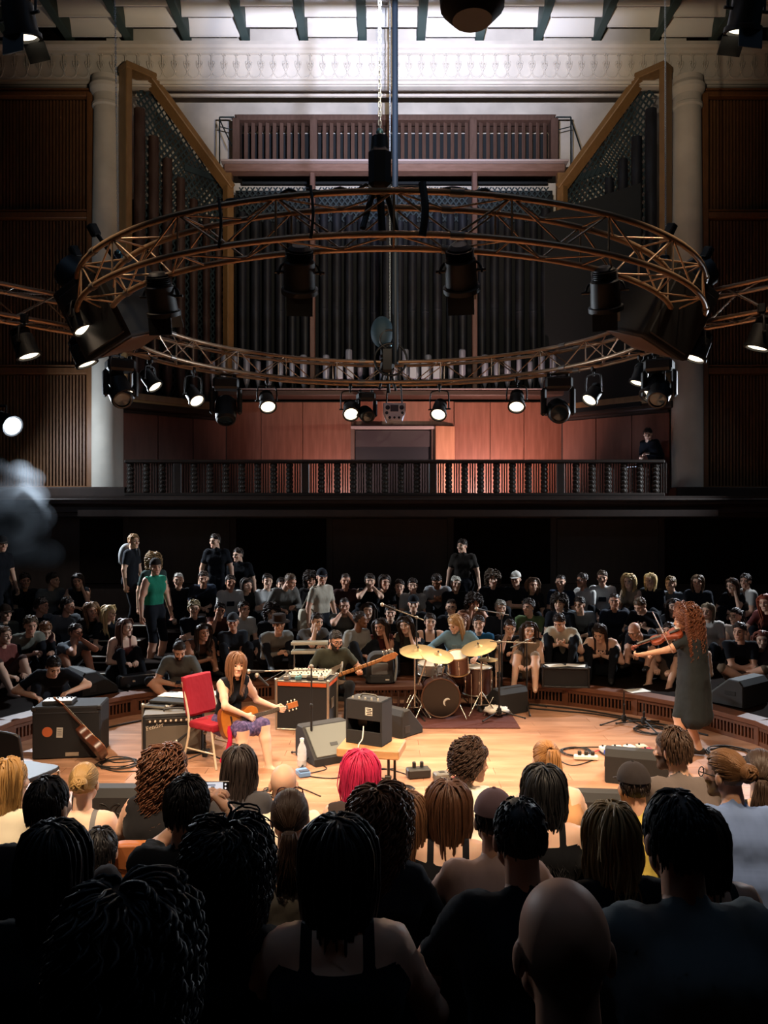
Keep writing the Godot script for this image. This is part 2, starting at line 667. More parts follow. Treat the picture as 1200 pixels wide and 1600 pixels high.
	for s in [-1.0, 1.0]:
		pal.tube(curve([Vector3(0, -0.05, 0.01), Vector3(0.035 * s, 0.0, 0.02), Vector3(0.055 * s, 0.06, 0.02), Vector3(0.04 * s, 0.085, 0.02), Vector3(0.03 * s, 0.05, 0.02)], 4), 0.013, 6)
		pal.tube(curve([Vector3(0, -0.06, 0.01), Vector3(0.03 * s, -0.12, 0.008), Vector3(0.08 * s, -0.145, 0.004), Vector3(0.122 * s, -0.148, 0.002)], 4), 0.011, 6)
	pal.ball(Vector3(0, -0.06, 0.012), Vector3(0.016, 0.02, 0.014), 8, 6)
	var pal_m := pal.mesh()
	for i in 64:
		inst("palmette", pal_m, plaster, cor, Transform3D(Basis(Vector3.RIGHT, 0.11).scaled(Vector3(1.0, 1.2, 1.6)), Vector3(-7.55 + i * 0.2437, 11.5, -15.475)))

func build_gallery() -> void:
	var rail_w := wood("2e2119", 0.5, Vector3(1, 1, 1), 0.2)
	var carved := wood("32281f", 0.65, Vector3(3, 3, 3))
	var pink := wood("8d5a48", 0.5, Vector3(2.0, 0.22, 2.0), 0.15)
	var dark := wood("33231b", 0.55, Vector3(1.5, 0.3, 1.5))
	struct("floor_gallery", MB.new().box(Vector3(0.26, 2.68, -16.0), Vector3(11.9, 0.12, 3.0)), dark)
	var led := struct("trim_4", MB.new().prism(PackedVector2Array([Vector2(0, 2.62), Vector2(0.22, 2.62), Vector2(0.22, 2.68), Vector2(0.3, 2.7), Vector2(0.3, 2.8), Vector2(0.4, 2.86), Vector2(0.4, 3.0), Vector2(0, 3.0)]), 18.8, Transform3D(Basis(Vector3(0, 0, 1), Vector3.UP, Vector3(-1, 0, 0)), Vector3(0.25, 0, -14.95))), dark)
	part("ledge_strip", Vector3(0.25, 2.93, -14.54), Vector3(18.8, 0.03, 0.03), rail_w, led, 0.008)
	for x in [-7.1, 7.75]:
		struct("wall_gallery_end", MB.new().box(Vector3(x, 2.9, -15.2), Vector3(4.3, 0.56, 0.5), 0.02), dark)
	# balustrade
	var bal := Node3D.new()
	bal.name = "balustrade"
	add_child(bal)
	tag(bal, "dark carved wooden balustrade along the organ gallery", "", "", "structure")
	part("handrail", Vector3(0.2, 3.65, -14.72), Vector3(10.15, 0.07, 0.16), rail_w, bal, 0.02)
	part("bottom_rail", Vector3(0.2, 3.03, -14.72), Vector3(10.15, 0.06, 0.13), rail_w, bal, 0.01)
	var out := PackedVector2Array()
	var lobes := 7
	for s in [1.0, -1.0]:
		for i in lobes * 4 + 1:
			var t := float(i) / (lobes * 4)
			var y := lerpf(-0.28, 0.28, t if s > 0 else 1.0 - t)
			out.append(Vector2(s * (0.05 + 0.018 * absf(sin((y + 0.28) / 0.56 * PI * lobes))), y))
	var cm := MB.new().prism(out, 0.06, Transform3D.IDENTITY, 0.012)
	for i in lobes:
		cm.ball(Vector3(0, -0.24 + 0.08 * i, 0.03), Vector3(0.035, 0.034, 0.02), 8, 6)
	var carved_m := cm.mesh()
	var post_m := MB.new().box(Vector3.ZERO, Vector3(0.15, 0.58, 0.12), 0.01).mesh()
	var rod_m := MB.new().box(Vector3.ZERO, Vector3(0.022, 0.58, 0.03), 0.004).mesh()
	var x := -4.78
	var k := 0
	while x < 5.2:
		var xf := Transform3D(Basis.IDENTITY, Vector3(x, 3.34, -14.72))
		if k % 8 == 3:
			inst("baluster_post", post_m, rail_w, bal, xf)
		else:
			inst("carved_baluster", carved_m, carved, bal, xf)
		for j in 3:
			inst("baluster_rod", rod_m, rail_w, bal, xf.translated(Vector3(0.105 + j * 0.045, 0, 0)))
		x += 0.3
		k += 1
	# gallery wall: veneer panels with a doorway
	var wg := struct("wall_gallery", MB.new().box(Vector3(0.26, 3.9, -17.42), Vector3(8.0, 2.5, 0.2)), dark)
	var xs := [-3.55, -2.72, -1.8, -0.72]
	for i in xs.size() - 1:
		part("veneer_panel", Vector3((xs[i] + xs[i + 1]) / 2, 3.93, -17.3), Vector3(xs[i + 1] - xs[i] - 0.012, 2.4, 0.05), pink, wg, 0.006)
	xs = [1.55, 2.35, 3.1, 3.96]
	for i in xs.size() - 1:
		part("veneer_panel", Vector3((xs[i] + xs[i + 1]) / 2, 3.93, -17.3), Vector3(xs[i + 1] - xs[i] - 0.012, 2.4, 0.05), pink, wg, 0.006)
	part("veneer_panel", Vector3(0.41, 4.87, -17.3), Vector3(2.26, 0.56, 0.05), pink, wg, 0.006)
	var dr := Node3D.new()
	dr.name = "door_1"
	add_child(dr)
	tag(dr, "dark doorway with pale lintel and a wooden door leaf folded open", "", "", "structure")
	part("door_recess", Vector3(0.2, 3.6, -17.3), Vector3(1.7, 1.9, 0.04), hexm("171a22", 0.6), dr)
	part("recess_band", Vector3(0.2, 4.32, -17.26), Vector3(1.66, 0.36, 0.03), hexm("3a3336", 0.5), dr)
	part("door_lintel", Vector3(0.2, 4.56, -17.22), Vector3(1.86, 0.07, 0.16), hexm("a89a98", 0.5), dr, 0.01)
	for sx in [-0.69, 1.09]:
		part("door_jamb", Vector3(sx, 3.6, -17.24), Vector3(0.09, 1.9, 0.12), wood("6f5a52", 0.5, Vector3(2, 0.3, 2)), dr, 0.01)
	part("door_leaf", Vector3(1.34, 3.64, -17.16), Vector3(0.44, 1.9, 0.05), wood("b98566", 0.5, Vector3(2, 0.2, 2)), dr, 0.006, Basis(Vector3.UP, 0.25))
	# slanted walls below the organ wings
	for side in 2:
		var A: Vector3 = [Vector3(-5.3, 0, -15.75), Vector3(5.75, 0, -15.75)][side]
		var B: Vector3 = [Vector3(-3.5, 0, -17.3), Vector3(3.95, 0, -17.3)][side]
		var u := (B - A).normalized()
		var nrm := Vector3(u.z, 0, -u.x) * (-1.0 if side == 0 else 1.0)
		var bs := Basis(u, Vector3.UP, u.cross(Vector3.UP))
		var ww := struct(["wall_gallery_left", "wall_gallery_right"][side], MB.new().box((A + B) / 2 + Vector3(0, 3.8, 0) , Vector3(A.distance_to(B), 2.2, 0.08), 0.0, bs), dark)
		for i in 3:
			var c := A.lerp(B, (i + 0.5) / 3.0) + Vector3(0, 3.75, 0.06)
			part("veneer_panel", c, Vector3(A.distance_to(B) / 3 - 0.015, 1.9, 0.05), pink, ww, 0.006, bs)
		part("wing_ledge", (A + B) / 2 + Vector3(0, 4.83, 0.1), Vector3(A.distance_to(B) + 0.25, 0.14, 0.5), dark, ww, 0.02, bs)

func pipe_mesh(r: float, h: float, capped := false) -> Mesh:
	var prof := [Vector2(0.0, 0.0), Vector2(r * 0.35, 0.0), Vector2(r, 0.3), Vector2(r, h * 0.45), Vector2(r * 1.05, h * 0.45 + 0.01), Vector2(r * 1.05, h * 0.45 + 0.04), Vector2(r, h * 0.45 + 0.05), Vector2(r, h), Vector2(r * 0.86, h), Vector2(r * 0.86, h - 0.25)]
	if capped:
		prof = [Vector2(0.0, 0.0), Vector2(r * 0.3, 0.0), Vector2(r, 0.16), Vector2(r, h - r * 0.6), Vector2(r * 0.9, h - r * 0.25), Vector2(r * 0.6, h - r * 0.06), Vector2(0, h)]
	return MB.new().lathe(prof, 16, Transform3D.IDENTITY, capped).mesh()

func lattice(poly: PackedVector2Array, pitch: float, width: float, xf: Transform3D) -> MB:
	var b := MB.new()
	var lo := Vector2(1e9, 1e9)
	var hi := -lo
	for p in poly:
		lo = lo.min(p)
		hi = hi.max(p)
	var span := hi - lo
	for s in [1.0, -1.0]:
		var dir := Vector2(0.62, 0.785 * s)
		var k := -int((span.x + span.y) / pitch) - 2
		while k < int((span.x + span.y) / pitch) + 2:
			var o := (lo + hi) / 2 + Vector2(k * pitch, 0)
			for seg in Geometry2D.intersect_polyline_with_polygon(PackedVector2Array([o - dir * 20.0, o + dir * 20.0]), poly):
				var p0: Vector2 = seg[0]
				var p1: Vector2 = seg[seg.size() - 1]
				var c := (p0 + p1) / 2
				var y := (p1 - p0).normalized()
				b.box(xf * Vector3(c.x, c.y, 0.01 * s), Vector3(width, p0.distance_to(p1), 0.012), 0.0, xf.basis * Basis(Vector3(y.y, -y.x, 0), Vector3(y.x, y.y, 0), Vector3(0, 0, 1)))
			k += 1
	return b

func build_organ() -> void:
	var frame_m := wood("86673f", 0.5, Vector3(2, 0.4, 2), 0.15)
	var lat_m := hexm("22333a", 0.6)
	var tarnish := StandardMaterial3D.new()
	tarnish.albedo_color = Color("54423b")
	tarnish.albedo_texture = noise_tex("tarnish", 0.012, 4, Color(0.6, 0.5, 0.45), Color(1, 1, 1))
	tarnish.uv1_triplanar = true
	tarnish.uv1_scale = Vector3(1.5, 0.5, 1.5)
	tarnish.metallic = 0.3
	tarnish.roughness = 0.5
	var zinc := tarnish.duplicate()
	zinc.albedo_color = Color("272f3d")
	var tin := hexm("9aa0b0", 0.4, 0.4)
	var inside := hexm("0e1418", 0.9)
	for side in 2:
		var o := thing("organ_wing", ["slanted organ wing with brown frame and lattice beside the left column", "slanted organ wing with brown frame and lattice beside the right column"][side], "organ case")
		var A: Vector3 = [Vector3(-5.03, 0, -15.2), Vector3(5.48, 0, -15.2)][side]
		var B: Vector3 = [Vector3(-3.37, 0, -16.9), Vector3(3.86, 0, -16.9)][side]
		var u := (B - A).normalized()
		var L := A.distance_to(B)
		var xf := Transform3D(Basis(u, Vector3.UP, u.cross(Vector3.UP)), A)
		var back := Vector3(0, 0, -1)
		var inner := PackedVector2Array([Vector2(0.05, 4.95), Vector2(0.05, 11.28), Vector2(0.45, 11.28), Vector2(L - 0.05, 9.7), Vector2(L - 0.05, 4.95)])
		part("frame_post", xf * Vector3(0, 8.1, 0), Vector3(0.13, 6.45, 0.3), frame_m, o, 0.015, xf.basis)
		part("frame_post", xf * Vector3(L, 7.3, 0), Vector3(0.16, 4.95, 0.2), frame_m, o, 0.015, xf.basis)
		part("frame_top", xf * Vector3(0.26, 11.35, 0), Vector3(0.66, 0.13, 0.34), frame_m, o, 0.015, xf.basis)
		var sl := Vector2(L - 0.5, 9.75 - 11.35)
		part("frame_slope", xf * Vector3((L + 0.5) / 2, 10.55, 0), Vector3(sl.length() + 0.12, 0.13, 0.3), frame_m, o, 0.015, xf.basis * Basis(Vector3(0, 0, 1), sl.angle()))
		part("frame_sill", xf * Vector3(L / 2, 4.95, 0), Vector3(L, 0.14, 0.3), frame_m, o, 0.015, xf.basis)
		var lxf := Transform3D(xf.basis, xf.origin + Vector3(0, 0, -0.55))
		obj("lattice", lattice(inner, 0.13, 0.035, lxf), lat_m, o)
		part("lattice_rail", lxf * Vector3(L * 0.72, 10.0, 0.03), Vector3(L * 0.5, 0.13, 0.05), lat_m, o, 0.004, xf.basis)
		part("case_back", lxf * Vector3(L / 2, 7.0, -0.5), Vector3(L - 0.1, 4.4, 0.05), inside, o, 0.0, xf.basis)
		var tops := [10.75, 10.3, 9.95, 9.65, 9.3, 9.05, 8.9]
		for i in 7:
			var r := 0.112 - 0.007 * i
			inst("organ_pipe", pipe_mesh(r, tops[i] - 5.05), tarnish if side == 0 or i > 3 else zinc, o, Transform3D(Basis.IDENTITY, xf * Vector3(0.2 + i * 0.31, 5.05, 0) + Vector3(0, 0, -0.28)))
	# main case between the wings
	var oc := thing("organ_case", "main organ case with rows of dark pipes above the gallery doorway", "organ")
	for p in [[-3.4, 0.16], [-1.56, 0.11], [1.98, 0.11], [3.86, 0.16]]:
		part("case_post", Vector3(p[0], 7.7, -17.1), Vector3(p[1], 5.0, 0.2), frame_m if absf(p[0]) > 2.5 else wood("6a5049", 0.5, Vector3(2, 0.4, 2)), oc, 0.015)
	part("case_beam", Vector3(0.23, 10.17, -17.05), Vector3(7.4, 0.16, 0.3), wood("7b6055", 0.5, Vector3(0.4, 2, 2)), oc, 0.02)
	part("beam_cap", Vector3(0.23, 10.27, -17.0), Vector3(7.5, 0.04, 0.44), hexm("a79a97", 0.6), oc, 0.008)
	part("case_sill", Vector3(0.23, 5.25, -17.0), Vector3(7.6, 0.12, 0.6), wood("4a352c", 0.5, Vector3(0.4, 2, 2)), oc, 0.02)
	part("sill_cap", Vector3(0.23, 5.33, -16.9), Vector3(7.6, 0.025, 0.5), hexm("8d7f80", 0.5), oc, 0.006)
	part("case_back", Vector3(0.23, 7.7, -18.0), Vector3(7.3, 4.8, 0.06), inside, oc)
	for b in [[-3.3, -1.63], [-1.48, 1.91], [2.05, 3.77]]:
		obj("lattice", lattice(PackedVector2Array([Vector2(b[0], 9.3), Vector2(b[1], 9.3), Vector2(b[1], 10.08), Vector2(b[0], 10.08)]), 0.13, 0.03, Transform3D(Basis.IDENTITY, Vector3(0, 0, -17.75))), lat_m, oc)
		var n := int((b[1] - b[0]) / 0.27)
		for i in n:
			var t := (i + 0.5) / n
			var h := 3.75 + 0.28 * absf(t - 0.5) * 2.0 + (0.12 if i % 2 else 0.0)
			inst("organ_pipe", pipe_mesh(0.105 if i % 2 else 0.09, h), zinc, oc, Transform3D(Basis.IDENTITY, Vector3(lerpf(b[0], b[1], t), 5.4, -17.45 - (0.1 if i % 2 else 0.0))))
	var short_m := pipe_mesh(0.072, 0.72, true)
	var shorter_m := pipe_mesh(0.055, 0.58, true)
	for i in 34:
		var x := -3.7 + i * 0.245
		if absf(x + 1.56) < 0.1 or absf(x - 1.98) < 0.1:
			continue
		var big := i % 7 in [1, 2, 3, 5]
		inst("small_pipe", short_m if big else shorter_m, tin, oc, Transform3D(Basis.IDENTITY, Vector3(x, 5.38 + (0.12 if i % 5 == 2 else 0.0), -16.86)))
	var box_m := MB.new().box(Vector3.ZERO, Vector3(0.15, 0.4, 0.1), 0.01).mesh()
	for x in [-0.95, -0.72, 0.62, 0.87, 1.12]:
		inst("square_pipe", box_m, tin, oc, Transform3D(Basis.IDENTITY, Vector3(x, 5.75, -16.7)))
	# louvred box above
	var sb := thing("swell_box", "long brown louvred box on top of the organ case", "organ box")
	var sw := wood("5a443a", 0.6, Vector3(2, 0.4, 2))
	var x0 := -3.4
	var x1 := 3.92
	part("box_rail", Vector3((x0 + x1) / 2, 11.78, -18.1), Vector3(x1 - x0, 0.12, 0.3), sw, sb, 0.01)
	part("box_rail", Vector3((x0 + x1) / 2, 10.55, -18.1), Vector3(x1 - x0, 0.14, 0.3), sw, sb, 0.01)
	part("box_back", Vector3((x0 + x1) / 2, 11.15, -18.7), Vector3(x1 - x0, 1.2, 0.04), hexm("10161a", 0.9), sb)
	part("box_roof", Vector3((x0 + x1) / 2, 11.86, -18.4), Vector3(x1 - x0 + 0.1, 0.04, 0.75), sw, sb)
	for x in [x0, -1.62, 2.05, x1]:
		part("box_stile", Vector3(x, 11.16, -18.08), Vector3(0.17, 1.2, 0.3), sw, sb, 0.01)
	var lv := MB.new().box(Vector3.ZERO, Vector3(0.09, 1.12, 0.03), 0.006).mesh()
	var k := x0 + 0.2
	while k < x1 - 0.12:
		if absf(k + 1.62) > 0.13 and absf(k - 2.05) > 0.13:
			inst("louvre", lv, sw, sb, Transform3D(Basis(Vector3.UP, 0.5), Vector3(k, 11.16, -18.1)))
		k += 0.165
	var iron := hexm("2d3a3c", 0.5, 0.6)
	for s in [-1.0, 1.0]:
		var fx := x0 - 0.05 if s < 0 else x1 + 0.05
		var f := MB.new()
		f.rod(Vector3(fx + 0.34 * s, 10.3, -18.0), Vector3(fx + 0.34 * s, 11.8, -18.0), 0.018, 6)
		f.rod(Vector3(fx, 11.8, -18.0), Vector3(fx + 0.34 * s, 11.8, -18.0), 0.018, 6)
		f.rod(Vector3(fx, 11.5, -18.0), Vector3(fx + 0.32 * s, 11.58, -18.0), 0.012, 6)
		f.rod(Vector3(fx + 0.34 * s, 11.75, -18.0), Vector3(fx + 0.6 * s if s > 0 else fx, 10.6 if s > 0 else 11.0, -17.7), 0.014, 6)
		obj("ladder_frame", f, iron, sb)
# ---------------------------------------------------------------- the rig

const RC := Vector3(0.07, 0, -8.7)   # middle of the ring truss
const RR := 3.1
const TOP := 4.94
const BOT := 4.64
const WARM := Color(1.0, 0.87, 0.72)
const COOL := Color(0.84, 0.87, 1.0)

var black_metal: StandardMaterial3D
var lens_on: StandardMaterial3D

func brace(b: MB, p: Vector3, q: Vector3) -> void:
	b.tube([p, q], 0.0085, 5, false)

func straight_truss(called: String, label: String, a: Vector3, c: Vector3, m: Material) -> Node3D:
	var o := thing(called, label, "truss", Vector3.ZERO, 0.0, "straight trusses")
	var d := (c - a).normalized()
	var s := Vector3.UP.cross(d).normalized() * 0.15
	var u := Vector3.UP * 0.15
	for k in [s + u, s - u, -s + u, -s - u]:
		obj("chord", MB.new().tube([a + k, c + k], 0.024, 8), m, o)
	var L := a.distance_to(c)
	var n := int(L / 0.38)
	for i in n:
		var p := a.lerp(c, float(i) / n)
		var q := a.lerp(c, (i + 1.0) / n)
		var b := MB.new()
		var e := 1.0 if i % 2 else -1.0
		for f in [[s, u], [-s, u], [u, s], [-u, s]]:
			brace(b, p + f[0] + f[1] * e, q + f[0] - f[1] * e)
		brace(b, p + s + u, p - s + u)
		brace(b, p + s - u, p - s - u)
		obj("bracing", b, m, o)
	return o

func build_rig() -> void:
	black_metal = hexm("0b0c0d", 0.55, 0.1)
	lens_on = glow("fff0d2", 2.6)
	var alu := StandardMaterial3D.new()
	alu.albedo_color = Color("94795f")
	alu.metallic = 0.55
	alu.roughness = 0.38
	var o := thing("ring_truss", "large round metal lighting truss hanging over the stage", "truss")
	for ch in [[RR - 0.15, TOP], [RR + 0.15, TOP], [RR - 0.15, BOT], [RR + 0.15, BOT]]:
		var pts := []
		for i in 120:
			var a := TAU * i / 120
			pts.append(RC + Vector3(cos(a) * ch[0], ch[1], sin(a) * ch[0]))
		obj("chord", MB.new().tube(pts, 0.025, 8, false, true), alu, o)
	var bays := 48
	for i in bays:
		var a0 := TAU * i / bays
		var a1 := TAU * (i + 1) / bays
		var e := i % 2 == 0
		var f := func(a, r, y): return RC + Vector3(cos(a) * (RR + r * 0.15), TOP if y > 0 else BOT, sin(a) * (RR + r * 0.15))
		var b := MB.new()
		for s in [1, -1]:
			brace(b, f.call(a0, s, 1 if e else -1), f.call(a1, s, -1 if e else 1))
			brace(b, f.call(a0, 1 if e else -1, s), f.call(a1, -1 if e else 1, s))
		if e:
			brace(b, f.call(a0, 1, 1), f.call(a0, -1, 1))
			brace(b, f.call(a0, 1, -1), f.call(a0, -1, -1))
			brace(b, f.call(a0, 1, 1), f.call(a0, 1, -1))
			brace(b, f.call(a0, -1, 1), f.call(a0, -1, -1))
		obj("bracing", b, alu, o)
	for i in 6:
		var a := TAU * (i + 0.37) / 6
		for r in [-0.15, 0.15]:
			for y in [TOP, BOT]:
				var c := RC + Vector3(cos(a) * (RR + r), y, sin(a) * (RR + r))
				obj("coupler", MB.new().rod(c - Vector3(-sin(a), 0, cos(a)) * 0.05, c + Vector3(-sin(a), 0, cos(a)) * 0.05, 0.033, 8), hexm("7d756d", 0.4, 0.7), o)
	straight_truss("lighting_truss", "metal lighting truss running off to the left from the ring", Vector3(-3.2, 4.79, -8.45), Vector3(-6.3, 4.79, -5.2), alu)
	straight_truss("lighting_truss", "metal lighting truss running off to the right from the ring", Vector3(3.25, 4.79, -8.2), Vector3(6.4, 4.79, -4.6), alu)
	straight_truss("lighting_truss", "metal lighting truss crossing above the ring near the ceiling", Vector3(-5.5, 7.1, -6.0), Vector3(5.5, 7.1, -6.0), alu)
	build_lamps()
	build_chains()
	build_flown()

var lamp_parts := {}
func lamp(called: String, label: String, hang: Vector3, drop: float, to: Vector3, size: float, energy: float, angle := 30.0, group := "lamps under the ring truss", hood := false) -> void:
	if lamp_parts.is_empty():
		var p := [Vector2(0, -0.17), Vector2(0.05, -0.17), Vector2(0.075, -0.15), Vector2(0.08, -0.09), Vector2(0.1, -0.07), Vector2(0.105, 0.1), Vector2(0.122, 0.105), Vector2(0.122, 0.135), Vector2(0.1, 0.137), Vector2(0.098, 0.115)]
		var b := MB.new().lathe(p, 20)
		for k in 5:
			b.lathe([Vector2(0.08, -0.14 + k * 0.013), Vector2(0.092, -0.138 + k * 0.013), Vector2(0.08, -0.134 + k * 0.013)], 16)
		lamp_parts.body = b.mesh()
		lamp_parts.lens = MB.new().lathe([Vector2(0.099, 0.112), Vector2(0.085, 0.122), Vector2(0.05, 0.13), Vector2(0, 0.133)], 20, Transform3D.IDENTITY, true).mesh()
		var d := MB.new()
		for k in 2:
			var s := 1.0 if k else -1.0
			d.box(Vector3(0, 0.19, 0.112 * s), Vector3(0.17, 0.12, 0.006), 0.0, Basis(Vector3.RIGHT, 0.28 * s))
			lamp_parts["door%d" % k] = d.mesh()
			d = MB.new()
		lamp_parts.clamp = MB.new().box(Vector3(0, 0.0, 0), Vector3(0.05, 0.09, 0.07), 0.012).rod(Vector3(0, -0.1, 0), Vector3(0, 0, 0), 0.014).mesh()
	var o := thing(called, label, "stage lamp", hang, 0.0, group)
	var c := Vector3(0, -drop, 0)
	var dir := (to - hang - c).normalized()
	var fl := Vector3(dir.x, 0, dir.z).normalized() if Vector2(dir.x, dir.z).length() > 0.01 else Vector3.FORWARD
	var sd := fl.cross(Vector3.UP)
	inst("clamp", lamp_parts.clamp, black_metal, o, Transform3D(Basis(sd, Vector3.UP, -fl), Vector3.ZERO))
	var w := 0.135 * size
	var y := MB.new().tube(curve([c + sd * w, c + sd * w + Vector3.UP * (drop - 0.16), c + sd * w * 0.7 + Vector3.UP * (drop - 0.085), c - sd * w * 0.7 + Vector3.UP * (drop - 0.085), c - sd * w + Vector3.UP * (drop - 0.16), c - sd * w], 4), 0.011, 6)
	y.rod(c + sd * (w + 0.03), c - sd * (w + 0.03), 0.012, 8)
	obj("yoke", y, black_metal, o)
	var bs := Basis(sd, dir, sd.cross(dir)).scaled(Vector3.ONE * size)
	var xf := Transform3D(bs, c)
	var hs := inst("housing", lamp_parts.body, black_metal, o, xf)
	inst("lamp_lens", lamp_parts.lens, lens_on, hs)
	if hood:
		inst("barn_door", lamp_parts.door0, black_metal, hs)
		inst("barn_door", lamp_parts.door1, black_metal, hs)
	if energy > 0.0:
		spot("lamp_beam", hang + c + dir * 0.15 * size, to, WARM, energy, angle, 0.09 * size)

func build_lamps() -> void:
	var on_ring := func(a, r := 0.0, y := BOT - 0.05): return RC + Vector3(sin(a) * (RR + r), y, -cos(a) * (RR + r))   # a = 0 at the gallery side
	# [angle round the ring, drop, size, label, target]
	var far := [
		[-0.955, 0.34, 0.95, "black lamp under ring truss, first left of the moving head", Vector3(0.6, 0, -7.6)],
		[-0.58, 0.3, 1.05, "black lamp under ring truss left of the projector by two", Vector3(-0.4, 0, -7.4)],
		[-0.18, 0.36, 1.05, "black lamp under ring truss just left of the white projector", Vector3(0.2, 0, -6.6)],
		[0.24, 0.36, 1.05, "black lamp under ring truss just right of the white projector", Vector3(-0.3, 0, -7.6)],
		[0.61, 0.3, 1.05, "black lamp under ring truss left of the right moving head", Vector3(1.2, 0, -7.8)],
		[1.0, 0.34, 0.95, "black lamp under ring truss right of the right moving head", Vector3(-0.5, 0, -8.2)],
		[1.36, 0.42, 1.1, "black lamp tilted left under the right side of the ring truss", Vector3(0.8, 0, -8.0)],
		[-1.2, 0.25, 0.9, "small black lamp under the left side of ring truss beside the column", Vector3(0.5, 0, -9.0)],
		[-1.4, 0.42, 1.1, "black lamp tilted right under the left side of the ring truss", Vector3(-1.0, 0, -8.2)],
		[1.27, 0.22, 0.9, "small black lamp high under the right side of ring truss", Vector3(1.5, 0, -9.2)],
	]
	for l in far:
		lamp("stage_lamp", l[3], on_ring.call(l[0], 0.15, BOT - 0.02), l[1], l[4], l[2], 10.0, 34.0)
	var near := [
		[PI + 0.24, 0.15, 1.15, "big black lamp seen from behind on the near left of ring truss", Vector3(-0.9, 0, -8.8)],
		[PI - 0.17, 0.15, 1.15, "big black lamp seen from behind on the near right of ring truss", Vector3(1.2, 0, -9.2)],
		[PI + 0.705, 0.16, 1.15, "black lamp inside the ring truss beside the left flown loudspeaker", Vector3(-1.6, 0, -8.6)],
		[PI - 0.62, 0.16, 1.15, "black lamp inside the ring truss beside the right flown loudspeaker", Vector3(2.6, 0, -8.4)],
	]
	for l in near:
		lamp("stage_lamp", l[3], on_ring.call(l[0], -0.15, BOT), l[1], l[4], l[2], 10.0, 34.0, "lamps under the ring truss", true)
	for l in [
		[Vector3(-3.455, 4.557, -7.5), "black lamp hanging under the truss at the left edge", Vector3(-1.8, 0, -7.6)],
		[Vector3(-3.134, 4.592, -8.1), "black lamp below the joint of ring and left truss", Vector3(-1.2, 0, -8.4)],
		[Vector3(-2.965, 4.818, -7.6), "black lamp above the joint of ring and left truss", Vector3(-0.6, 0, -7.0)],
		[Vector3(3.186, 4.61, -7.9), "black lamp below the joint of ring and right truss", Vector3(1.4, 0, -7.8)],
		[Vector3(3.482, 4.577, -7.2), "black lamp hanging under the truss at the right edge", Vector3(2.2, 0, -7.6)]]:
		lamp("stage_lamp", l[1], l[0], 0.24, l[2], 1.0, 3.5, 34.0, "lamps under the straight trusses")
	lamp("stage_lamp", "large glowing lamp high at the top left below the ceiling", Vector3(-2.803, 6.93, -6) , 0.42, Vector3(-2.2, 0, -7.8), 1.15, 6.0, 34.0, "lamps near the ceiling", true)
	lamp("stage_lamp", "large glowing lamp high at the top right below the ceiling", Vector3(2.784, 6.979, -6), 0.42, Vector3(2.4, 0, -8.2), 1.15, 6.0, 34.0, "lamps near the ceiling", true)
	# side lamps behind the far rows, one at each side of the hall
	for s in [-1.0, 1.0]:
		var at := Vector3(-6.87, 4.33, -14.2) if s < 0 else Vector3(8.0, 4.6, -14.2)
		var o := thing("flood_lamp", "bright white flood lamp on a pole at the left edge above the smoke" if s < 0 else "white flood lamp on a pole beyond the right edge of the rows", "stage lamp", at)
		var to := Vector3(0.8, 0.6, -9.6) if s < 0 else Vector3(-0.6, 0.6, -10.2)
		var dir := (to - at).normalized()
		var sd := dir.cross(Vector3.UP).normalized()
		var bs := Basis(sd, dir, sd.cross(dir))
		inst("housing", lamp_parts.body, black_metal, o, Transform3D(bs.scaled(Vector3.ONE * 1.6), Vector3.ZERO))
		inst("lamp_lens", lamp_parts.lens, glow("f4f8ff", 14.0), o, Transform3D(bs.scaled(Vector3.ONE * 1.6), Vector3.ZERO))
		obj("arm", MB.new().rod(Vector3(1.2 * s, 0.3, 0), Vector3(0, 0.3, 0), 0.022).rod(Vector3(0, 0.3, 0), Vector3(0, 0.05, 0), 0.016), black_metal, o)
		obj("pole", MB.new().rod(Vector3(1.2 * s, -at.y + 0.86, 0), Vector3(1.2 * s, 0.35, 0), 0.025), black_metal, o)
		part("pole_foot", Vector3(1.2 * s, -at.y + 0.88, 0), Vector3(0.5, 0.03, 0.5), black_metal, o)
		spot("flood_beam", at + dir * 0.26, to, Color(0.92, 0.96, 1.0), 75.0 if s < 0 else 85.0, 42.0, 0.1)
		if s < 0:
			var om := OmniLight3D.new()
			om.name = "flood_spill"
			om.light_color = Color(0.9, 0.95, 1.0)
			om.light_energy = 3.2
			om.omni_range = 30.0
			om.omni_attenuation = 2.0
			om.light_size = 0.08
			om.shadow_enabled = true
			add_child(om)
			om.position = at + dir * 0.3
	# two floods hung above and before the near side of the ring, turned up to the organ and the cornice
	var fs := thing("flood_pair", "pair of black floods turned up to the cornice", "stage lamp", Vector3(0.4, 5.4, -3.65))
	obj("bar", MB.new().rod(Vector3(-0.3, 0.2, 0), Vector3(0.3, 0.2, 0), 0.024).rod(Vector3(0, 0.2, 0), Vector3(0, 7.9, 0), 0.02), black_metal, fs)
	for k in 2:
		var c := Vector3(-0.17 + 0.34 * k, 0, 0)
		var to: Vector3 = Vector3(0.3, 12.3, -15.3) if k == 0 else Vector3(0.3, 10.6, -15.5)
		var dir: Vector3 = (to - fs.position - c).normalized()
		var sd := dir.cross(Vector3.UP).normalized()
		var xf := Transform3D(Basis(sd, dir, sd.cross(dir)), c)
		inst("housing", lamp_parts.body, black_metal, fs, xf)
		inst("lamp_lens", lamp_parts.lens, lens_on, fs, xf)
		obj("yoke", MB.new().rod(c + Vector3(0, 0.2, 0), c + Vector3(0, 0.08, 0), 0.014), black_metal, fs)
		spot("cornice_beam" if k == 0 else "wall_wash", fs.position + c + dir * 0.16, to, COOL if k == 0 else Color(1.0, 0.9, 0.78), 430.0 if k == 0 else 90.0, 20.0 if k == 0 else 32.0, 0.03)
